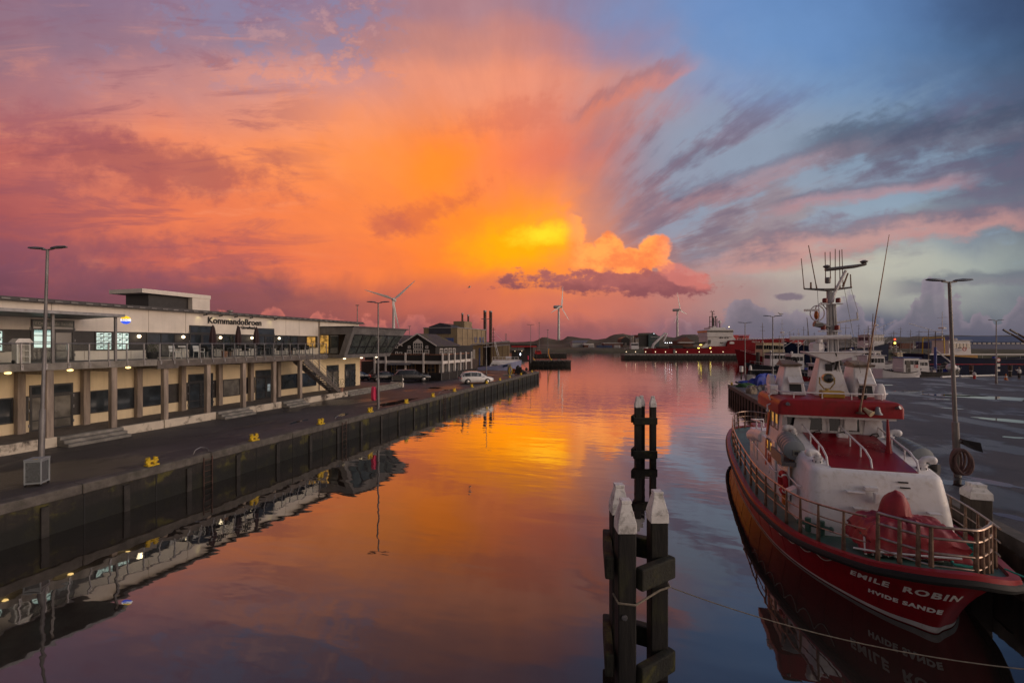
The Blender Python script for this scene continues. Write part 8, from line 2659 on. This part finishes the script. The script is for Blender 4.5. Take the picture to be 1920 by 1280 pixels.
for dx in (-0.13, 0.16, 0.24): m.tube([(MX + dx + 0.03, MY - 0.34, 3.45), (MX + dx * .9 + 0.03, MY - 0.2, 5.0), (MX + dx * .7, MY - 0.13, 6.9)], 0.035, 7)
mast = lz('mast', m, 'mast_grey', smooth=True)
m = MB(); m.tube([(MX + 0.06, MY - 0.27, 4.6), (MX - 0.02, MY - 0.3, 4.9), (MX + 0.1, MY - 0.32, 5.1), (MX + 0.2, MY - 0.3, 4.7), (MX + 0.12, MY - 0.3, 4.4)], 0.045, 6); lz('cable_bundle', m, 'rubber', mast, smooth=True)
# wing platform
m = MB()
for sg, w_ in ((-1, 0.9), (1, 1.15)):
    m.add([(MX, MY - 0.35, 4.98), (MX, MY + 0.35, 4.98), (MX + sg * w_, MY + 0.2, 5.06), (MX + sg * w_, MY - 0.35, 5.06), (MX, MY - 0.35, 4.68), (MX, MY + 0.3, 4.68), (MX, MY - 0.35, 5.06), (MX, MY + 0.35, 5.06)],
          [(6, 7, 2, 3), (4, 3, 2, 5), (0, 3, 4), (1, 5, 2), (0, 6, 3), (1, 2, 7)])
lz('wing_platform', m, 'rescue_white')
m = MB()
for sg, w_ in ((-1, 0.9), (1, 1.15)): m.tube([(MX, MY - 0.37, 5.07), (MX + sg * w_, MY - 0.37, 5.07), (MX + sg * w_, MY + 0.2, 5.07)], 0.03, 6)
lz('platform_edge', m, 'rescue_white')
m = MB().lathe([(0.24, 5.09), (0.27, 5.16), (0.27, 5.36), (0.22, 5.44), (0.08, 5.46)], (MX - 0.4, MY + 0.02, 0), 8); lz('radome', m, 'rescue_white')
# long radar scanner
m = MB().tube([(MX - 1.38, MY - 0.2, 5.62), (MX + 0.62, MY - 0.32, 5.66)], 0.085, 8); m.lathe([(0.12, 5.45), (0.12, 5.6)], (MX - 0.38, MY - 0.2, 0), 10); lz('radar_scanner', m, 'rescue_white', smooth=True)
# lanterns
for x, z in ((MX - 0.25, 5.98), (MX + 0.2, 5.98), (MX - 0.2, 7.02), (MX + 0.24, 7.02)):
    m = MB().lathe([(0.05, z - 0.06), (0.09, z - 0.05), (0.09, z + 0.1), (0.05, z + 0.13)], (x, MY - 0.22, 0), 10); l_ = lz('red_lantern', m, 'lens_red', mast, smooth=True)
    m = MB(); m.box(x - 0.14, x + 0.14, MY - 0.3, MY - 0.08, z - 0.12, z - 0.085); lz('lantern_shelf', m, 'rescue_white', l_)
# direction finder hoops and camera
m = MB()
for a in (0, PI / 2):
    m.tube([(MX - 0.42 + 0.24 * math.cos(2 * PI * i / 18) * math.cos(a), MY - 0.1 + 0.24 * math.cos(2 * PI * i / 18) * math.sin(a), 6.58 + 0.3 * math.sin(2 * PI * i / 18)) for i in range(18)], 0.022, 6, closed=True)
m.tube([(MX - 0.42, MY - 0.1, 6.85), (MX - 0.3, MY - 0.1, 7.0), (MX, MY - 0.05, 6.6)], 0.02, 5)
lz('direction_finder', m, 'rescue_white', mast, smooth=True)
m = MB().ball((MX - 0.46, MY - 0.14, 6.5), 0.13, 8, (0.6, 1, 1.3)); lz('red_float', m, 'buoy_orange', mast, smooth=True)
m = MB(); m.box(MX - 0.88, MX - 0.4, MY - 0.2, MY - 0.12, 6.66, 6.74); lz('loud_hailer', m, 'rescue_white', mast)
m = MB(); m.tube([(MX, MY - 0.1, 6.02), (MX - 0.55, MY - 0.2, 6.18)], [0.09, 0.12], 8); m.cbox((MX - 0.42, MY - 0.2, 6.12), (0.3, 0.2, 0.12)); lz('search_camera', m, 'zinc', mast)
m = MB().tube([(MX, MY - 0.1, 6.16), (MX + 0.75, MY - 0.1, 6.3), (MX + 0.95, MY - 0.1, 6.32)], [0.05, 0.035, 0.03], 7); m.tube([(MX + 0.92, MY - 0.1, 6.32), (MX + 0.90, MY - 0.1, 6.6)], 0.03, 6); lz('yard', m, 'rescue_white', mast, smooth=True)
# top crosstree with aerials and tilted scanner
m = MB().tube([(MX - 0.85, MY - 0.05, 7.55), (MX, MY, 7.48), (MX + 0.75, MY - 0.05, 7.55)], [0.03, 0.06, 0.03], 8); m.cbox((MX, MY, 7.50), (0.4, 0.3, 0.06)); lz('crosstree', m, 'zinc', mast, smooth=True)
m = MB().tube([(MX + 0.08, MY - 0.08, 7.0), (MX + 0.16, MY - 0.08, 7.35), (MX + 0.54, MY - 0.08, 8.2)], [0.07, 0.06, 0.05], 8); lz('scanner_strut', m, 'rescue_white', mast, smooth=True)
m = MB()
rows = []
for u, r_ in ((-0.46, .06), (-0.4, .085), (0.5, .085), (0.85, .06), (0.9, .04)):
    c0 = Vector((MX + 0.3 + u, MY - 0.1, 8.26 + 0.10 * max(0, u) * 1.6))
    rows.append([(c0.x, c0.y + r_ * math.cos(2 * PI * k / 8), c0.z + r_ * 0.8 * math.sin(2 * PI * k / 8)) for k in range(8)])
m.grid(rows, True); m.poly(rows[0]); m.poly(rows[-1]); lz('top_scanner', m, 'zinc', mast, smooth=True)
for x, z in ((MX - 0.1, 8.38), (MX + 1.12, 8.5)):
    m = MB().lathe([(0.03, z - 0.1), (0.13, z), (0.13, z + 0.02), (0.05, z + 0.06)], (x, MY - 0.1, 0), 12); lz('gps_dome', m, 'zinc', mast, smooth=True)
for x0, z0, x1, z1, r_ in ((MX - 0.85, 7.55, MX - 0.95, 8.75, .014), (MX - 0.42, 7.55, MX - 0.70, 9.25, .016), (MX - 0.12, 7.9, MX - 0.14, 8.95, .014), (MX + 0.04, 7.9, MX + 0.03, 8.95, .014), (MX + 0.20, 7.5, MX + 0.20, 9.05, .014), (MX + 0.36, 7.5, MX + 0.34, 9.0, .014), (MX + 0.46, 7.5, MX + 0.42, 9.02, .014), (MX + 0.72, 7.55, MX + 0.70, 8.05, .02), (MX + 0.46, 7.6, MX + 0.62, 8.1, .028), (MX - 0.62, 7.55, MX - 0.62, 7.8, .03)):
    m = MB().tube([(x0, MY - 0.05, z0), (x0 + (x1 - x0) * .12, MY - 0.05, z0 + (z1 - z0) * .12), (x1, MY - 0.05, z1)], [r_ * 1.9, r_ * 1.2, r_], 6); lz('aerial', m, 'stanchion', mast)
m = MB().lathe([(0.06, 7.72), (0.1, 7.74), (0.1, 7.92), (0.06, 7.95)], (MX - 0.08, MY - 0.15, 0), 10); lz('masthead_lamp', m, 'zinc', mast, smooth=True)
m = MB(); m.tube([(MX + 0.72, MY - 0.05, 7.5), (MX + 0.93, MY - 0.1, 6.6)], 0.008, 4); m.tube([(MX + 0.5, MY - 0.05, 7.5), (MX + 0.9, MY - 0.4, 4.3)], 0.008, 4); m.tube([(MX - 0.4, MY - 0.05, 7.5), (MX - 0.4, MY - 0.15, 6.9)], 0.008, 4); lz('stay_wires', m, 'zinc', mast)
# searchlight
m = MB(); m.lathe([(0.02, 0.20), (0.14, 0.16), (0.175, 0.02), (0.185, -0.16), (0.165, -0.16)], (0, 0, 0), 18, 'y'); c0 = Vector((MX - 0.33, MY - 0.85, 4.12)); m.v = [tuple(Vector(v) + c0) for v in m.v]
sl_ = lz('searchlight', m, 'brass', smooth=True)
m = MB().lathe([(0.16, 0), (0.1, -0.02), (0.001, -0.03)], tuple(c0 + Vector((0, -0.162, 0))), 16, 'y'); lz('lens', m, 'car_glass', sl_, smooth=True)
m = MB().tube([c0 + Vector((-.24, 0, 0.02)), c0 + Vector((-.24, 0, -.2)), c0 + Vector((-.1, 0, -.4)), c0 + Vector((.1, 0, -.4)), c0 + Vector((.24, 0, -.2)), c0 + Vector((.24, 0, 0.02))], 0.025, 6); m.tube([c0 + Vector((0, 0, -.4)), c0 + Vector((0, 0, -.5))], 0.06, 8); lz('yoke', m, 'brass', sl_)
m = MB(); m.cbox((MX + 0.62, 19.2, 3.62), (0.22, 0.2, 0.4)); lz('deck_horn_box', m, 'frame_dark', bevel=0.03)
# red tarpaulin over the foredeck gear
from mathutils import noise as mnoise
m = MB(); rows = []
for iy in range(33):
    row = []
    for ix in range(49):
        X_, Y_ = -1.28 + 2.56 * ix / 48, -0.86 + 1.72 * iy / 32
        ex = 1.0 - abs(X_) / 1.10; ey = 1.0 - abs(Y_) / 0.66
        e_ = min(ex * 1.10, ey * 0.66)                      # metres in from the hem
        hump = max(0.0, 1.0 - math.hypot((X_ + 0.10) / 0.34, (Y_ - 0.22) / 0.30)) ** 0.34
        top = 0.80 - 0.20 * abs(X_) - 0.10 * max(0, -Y_)
        z = top * max(0.0, min(1.0, (e_ + 0.12) / 0.34)) ** 0.6 + 0.62 * hump
        q = Vector((X_ * 1.5, Y_ * 1.5, 3.3))
        ang_ = math.atan2(Y_ - 0.2, X_ + 0.1)
        pleat = abs(((ang_ * 3.2 + mnoise.noise(q) * 1.2) % 1.0) - 0.5) * 2
        rad_ = min(1.0, math.hypot(X_ + .1, Y_ - .2) / 0.8)
        z += (0.10 * (pleat - 0.5) * rad_ + 0.09 * (abs(mnoise.noise(q * 2.3)) - 0.2) + 0.04 * mnoise.noise(q * 6)) * (0.4 + 0.6 * min(1, z))
        k = 1.0 if e_ > -0.02 else 0.90
        row.append((6.36 + X_ * k + 0.03 * mnoise.noise(q * 3), 14.45 + Y_ * k, 0.10 + max(-0.05, z)))
    rows.append(row)
m.grid(rows)
cov = tag(m.build('red_tarpaulin', 'tarp_red', smooth=True), 'red tarpaulin tied over the windlass on the lifeboat foredeck', 'tarpaulin')
m = MB(); m.box(5.7, 7.0, 14.0, 14.8, -0.12, 0.4); m.lathe([(0.2, -0.85), (0.2, 0.85)], (6.36, 14.2, 0.26), 14, 'x'); wdl = lz('windlass', m, 'rescue_white', bevel=0.02)
for x in (5.4, 7.3):
    m = MB().lathe([(0.2, -0.06), (0.22, 0), (0.2, 0.06)], (x, 14.2, 0.24), 14, 'x'); lz('warping_drum', m, 'grey_metal', wdl)
m = MB()
for k in range(5): m.tube([(5.25 + 0.16 * k, 13.75, 0.02), (5.3 + 0.16 * k, 13.95, 0.4)], 0.025, 6)
m.tube([(5.0, 13.8, 0.14), (5.45, 13.65, 0.16), (6.3, 13.6, 0.2), (7.2, 13.7, 0.2)], 0.025, 6); lz('pipe_frame', m, 'rescue_white', wdl)
# green bitts on the side deck
for x, y in ((4.5, 15.6),):
    m = MB()
    Z = -0.2
    m.tube([(x, y, Z), (x, y, Z + .4)], 0.085, 10); m.tube([(x + 0.3, y - 0.18, Z), (x + 0.3, y - 0.18, Z + .4)], 0.085, 10); m.tube([(x - 0.2, y + 0.12, Z + .22), (x + 0.5, y - 0.3, Z + .22)], 0.06, 8); m.ball((x - 0.2, y + 0.12, Z + .22), 0.08, 7); m.ball((x + 0.5, y - 0.3, Z + .22), 0.08, 7)
    lz('mooring_bitts', m, 'deck_green', smooth=True)
m = MB(); x, y = 7.75, 14.0
# coiled green rope by the bow
o = MB()
rn = random.Random(8)
for k in range(7):
    o.tube([(7.55 + 0.02 * k + (0.34 - 0.02 * k) * math.cos(2 * PI * i / 18) * (1.2 if k < 4 else 0.8), 14.25 + (0.24 - 0.012 * k) * math.sin(2 * PI * i / 18), 0.05 + 0.045 * k + 0.02 * math.sin(4 * PI * i / 18 + k)) for i in range(18)], 0.026, 6, closed=True)
o.tube([(7.3, 14.0, 0.06), (7.0, 13.7, 0.10), (6.9, 13.4, 0.16), (7.2, 13.4, 0.14), (7.6, 13.6, 0.1)], 0.03, 6)
tag(o.build('green_rope', 'rope_green', smooth=True), 'coil of bright green mooring rope on the lifeboat bow deck', 'rope')
o = MB().tube([(7.6, 13.0, 0.35), (8.1, 12.6, 0.22), (9.2, 12.0, 0.06), (9.75, 11.7, 0.08)], 0.02, 6)
tag(o.build('bow_rope', 'rope_green', smooth=True), 'thin green rope from the lifeboat bow down to the wharf', 'rope')
# lifebuoys hung on the house
for y, z in ((17.72, 0.62),):
    t = thing('lifebuoy', 'red lifebuoy hung on the port side of the lifeboat house', 'lifebuoy', (4.4, y, 0.2))
    m = MB().tube([(4.36, y + 0.33 * math.cos(2 * PI * i / 24), z + 0.33 * math.sin(2 * PI * i / 24)) for i in range(24)], 0.085, 10, closed=True); m.build('ring', 'flag_red', t, smooth=True)
    for a in (0.6, 2.2, 3.8, 5.4):
        m = MB().tube([(4.36, y + 0.33 * math.cos(a - .1), z + 0.33 * math.sin(a - .1)), (4.36, y + 0.33 * math.cos(a + .1), z + 0.33 * math.sin(a + .1))], 0.09, 10); m.build('white_band', 'letter_white', t)
    m = MB(); m.box(4.34, 4.44, y - 0.12, y + 0.12, z - 0.75, z - 0.1); m.build('line_bag', 'buoy_orange', t, bevel=0.03)

# ------------------------------------------------------------------ mooring dolphins in the channel
mat('wet_timber', (0.010, 0.009, 0.008), 0.7, var=0.5, scale=3, streaks=0.6, stretch=(1, 1, 0.15), bump=0.5, bscale=10, dirt=(0.035, 0.036, 0.010), dscale=1.2, damt=0.5)
mat('moss_timber', (0.013, 0.013, 0.008), 0.85, var=0.6, scale=4, bump=0.6, bscale=14, dirt=(0.085, 0.08, 0.012), dscale=2.0, damt=0.6)
def dolphin(posts, w, zt, lab, rz, rope=False, zs=None):
    cx = sum(p[0] for p in posts) / len(posts); cy = sum(p[1] for p in posts) / len(posts)
    t = thing('mooring_dolphin', lab, 'mooring dolphin', (cx, cy, WZ), 0, 'timber dolphins in the channel')
    c, s_ = math.cos(rz), math.sin(rz)
    h = w / 2
    for i, (x, y) in enumerate(posts):
        z1 = zt if zs is None else zs[i]
        def sq(k, z): return [(x + (a * c - b * s_) * k, y + (a * s_ + b * c) * k, z) for a, b in ((-h, -h), (h, -h), (h, h), (-h, h))]
        m = MB(); m.hexa(sq(1, -3.0), sq(1, z1 - 0.62)); po = m.build('post', 'wet_timber', t, bevel=0.02)
        m = MB(); m.hexa(sq(1.05, z1 - 0.619), sq(1.03, z1 - 0.42)); m.hexa(sq(1.02, z1 - 0.419), sq(0.52, z1 - 0.07)); m.hexa(sq(0.57, z1 - 0.069), sq(0.57, z1))
        m.build('white_cap', 'cap_white', po, bevel=0.008)
    return t, c, s_


def cross(t, a, b, z0, z1, th, nm='cross_beam'):
    a = Vector((a[0], a[1], 0)); b = Vector((b[0], b[1], 0)); d = (b - a).normalized(); n = Vector((-d.y, d.x, 0)) * th / 2
    q = [a - n, b - n, b + n, a + n]
    m = MB(); m.hexa([(p.x, p.y, z0) for p in q], [(p.x, p.y, z1) for p in q]); m.build(nm, 'moss_timber', t, bevel=0.04, seg=2)


zt = 2.34
P1, P2, P3_ = (-0.48, 9.23), (-0.66, 10.10), (0.13, 9.96)
w_ = 0.35
DN, c, s_ = dolphin([P1, P2, P3_], w_, zt, 'nearest mooring dolphin of dark timber posts with white painted caps', 0.30, zs=(2.34, 2.37, 2.34))
D1 = Vector((P3_[0] - P1[0], P3_[1] - P1[1], 0)).normalized()
nrm = Vector((D1.y, -D1.x, 0))
for z0, z1 in ((0.62, 1.05), (-1.28, -0.85)):
    a = Vector((P1[0], P1[1], 0)) + nrm * 0.26 - D1 * -0.1
    b = Vector((P3_[0], P3_[1], 0)) + nrm * 0.26 + D1 * 0.15
    cross(DN, a, b, z0, z1, 0.18)
    a = Vector((P2[0], P2[1], 0)) - nrm * 0.0 - D1 * 0.0 + Vector((-0.22, -0.5, 0)); b = Vector((P2[0], P2[1], 0)) + Vector((-0.22, 0.3, 0))
    cross(DN, (P1[0] - 0.29, P1[1] - 0.2), (P2[0] - 0.29, P2[1] + 0.3), z0 + 0.18, z1 + 0.20, 0.17)
    cross(DN, (P2[0] + 0.1, P2[1] + 0.28), (P3_[0] + 0.2, P3_[1] + 0.28), z0 + 0.15, z1 + 0.15, 0.22)
m = MB().lathe([(0.055, 0), (0.055, 0.03), (0.02, 0.035)], (0, 0, 0), 10)
m.v = [(P1[0] + 0.0 + vx, P1[1] - 0.195 - vz, 0.12 + vy) for vx, vy, vz in m.v]
m.build('bolt_head', 'grey_metal', DN)
DF, c, s_ = dolphin([(-0.72, 27.3), (-0.52, 27.9), (0.12, 27.75)], 0.33, 2.34, 'far mooring dolphin of dark timber posts standing in the orange reflection', 0.30)
for z0, z1 in ((0.75, 1.15), (-1.2, -0.75)):
    cross(DF, (-0.95, 27.0), (0.35, 27.45), z0, z1, 0.22)
    cross(DF, (-1.0, 27.05), (-0.8, 28.2), z0 + 0.1, z1 + 0.1, 0.2)
mat('rope_tan', (0.17, 0.145, 0.11), 0.8, var=0.25, scale=20)
# mooring line round the posts and away to the wharf
zr = 0.40
loop = [(P1[0] - 0.23, P1[1] - 0.1, zr + 0.1), (P1[0] - 0.12, P1[1] - 0.245, zr), (P1[0] + 0.20, P1[1] - 0.18, zr - 0.02), (P3_[0] + 0.05, P3_[1] - 0.25, zr + 0.0), (P3_[0] + 0.245, P3_[1] - 0.1, zr + 0.02), (P3_[0] + 0.16, P3_[1] + 0.26, zr + 0.03)]
m = MB().tube(loop, 0.022, 7)
tag(m.build('post_rope', 'rope_tan', smooth=True), 'tan rope wound round the posts of the nearest dolphin', 'rope')
a = Vector((P3_[0] + 0.28, P3_[1] - 0.12, zr + 0.02)); b = Vector((9.62, 10.6, 0.03))
pts = []
for i in range(25):
    u = i / 24
    p = a.lerp(b, u); p.z -= 0.56 * 4 * u * (1 - u)
    pts.append(p)
m = MB().tube(pts, 0.011, 6)
r_ = m.build('mooring_line', 'rope_tan', smooth=True)
tag(r_, 'thin mooring line running from the nearest dolphin low over the water to the right', 'rope')
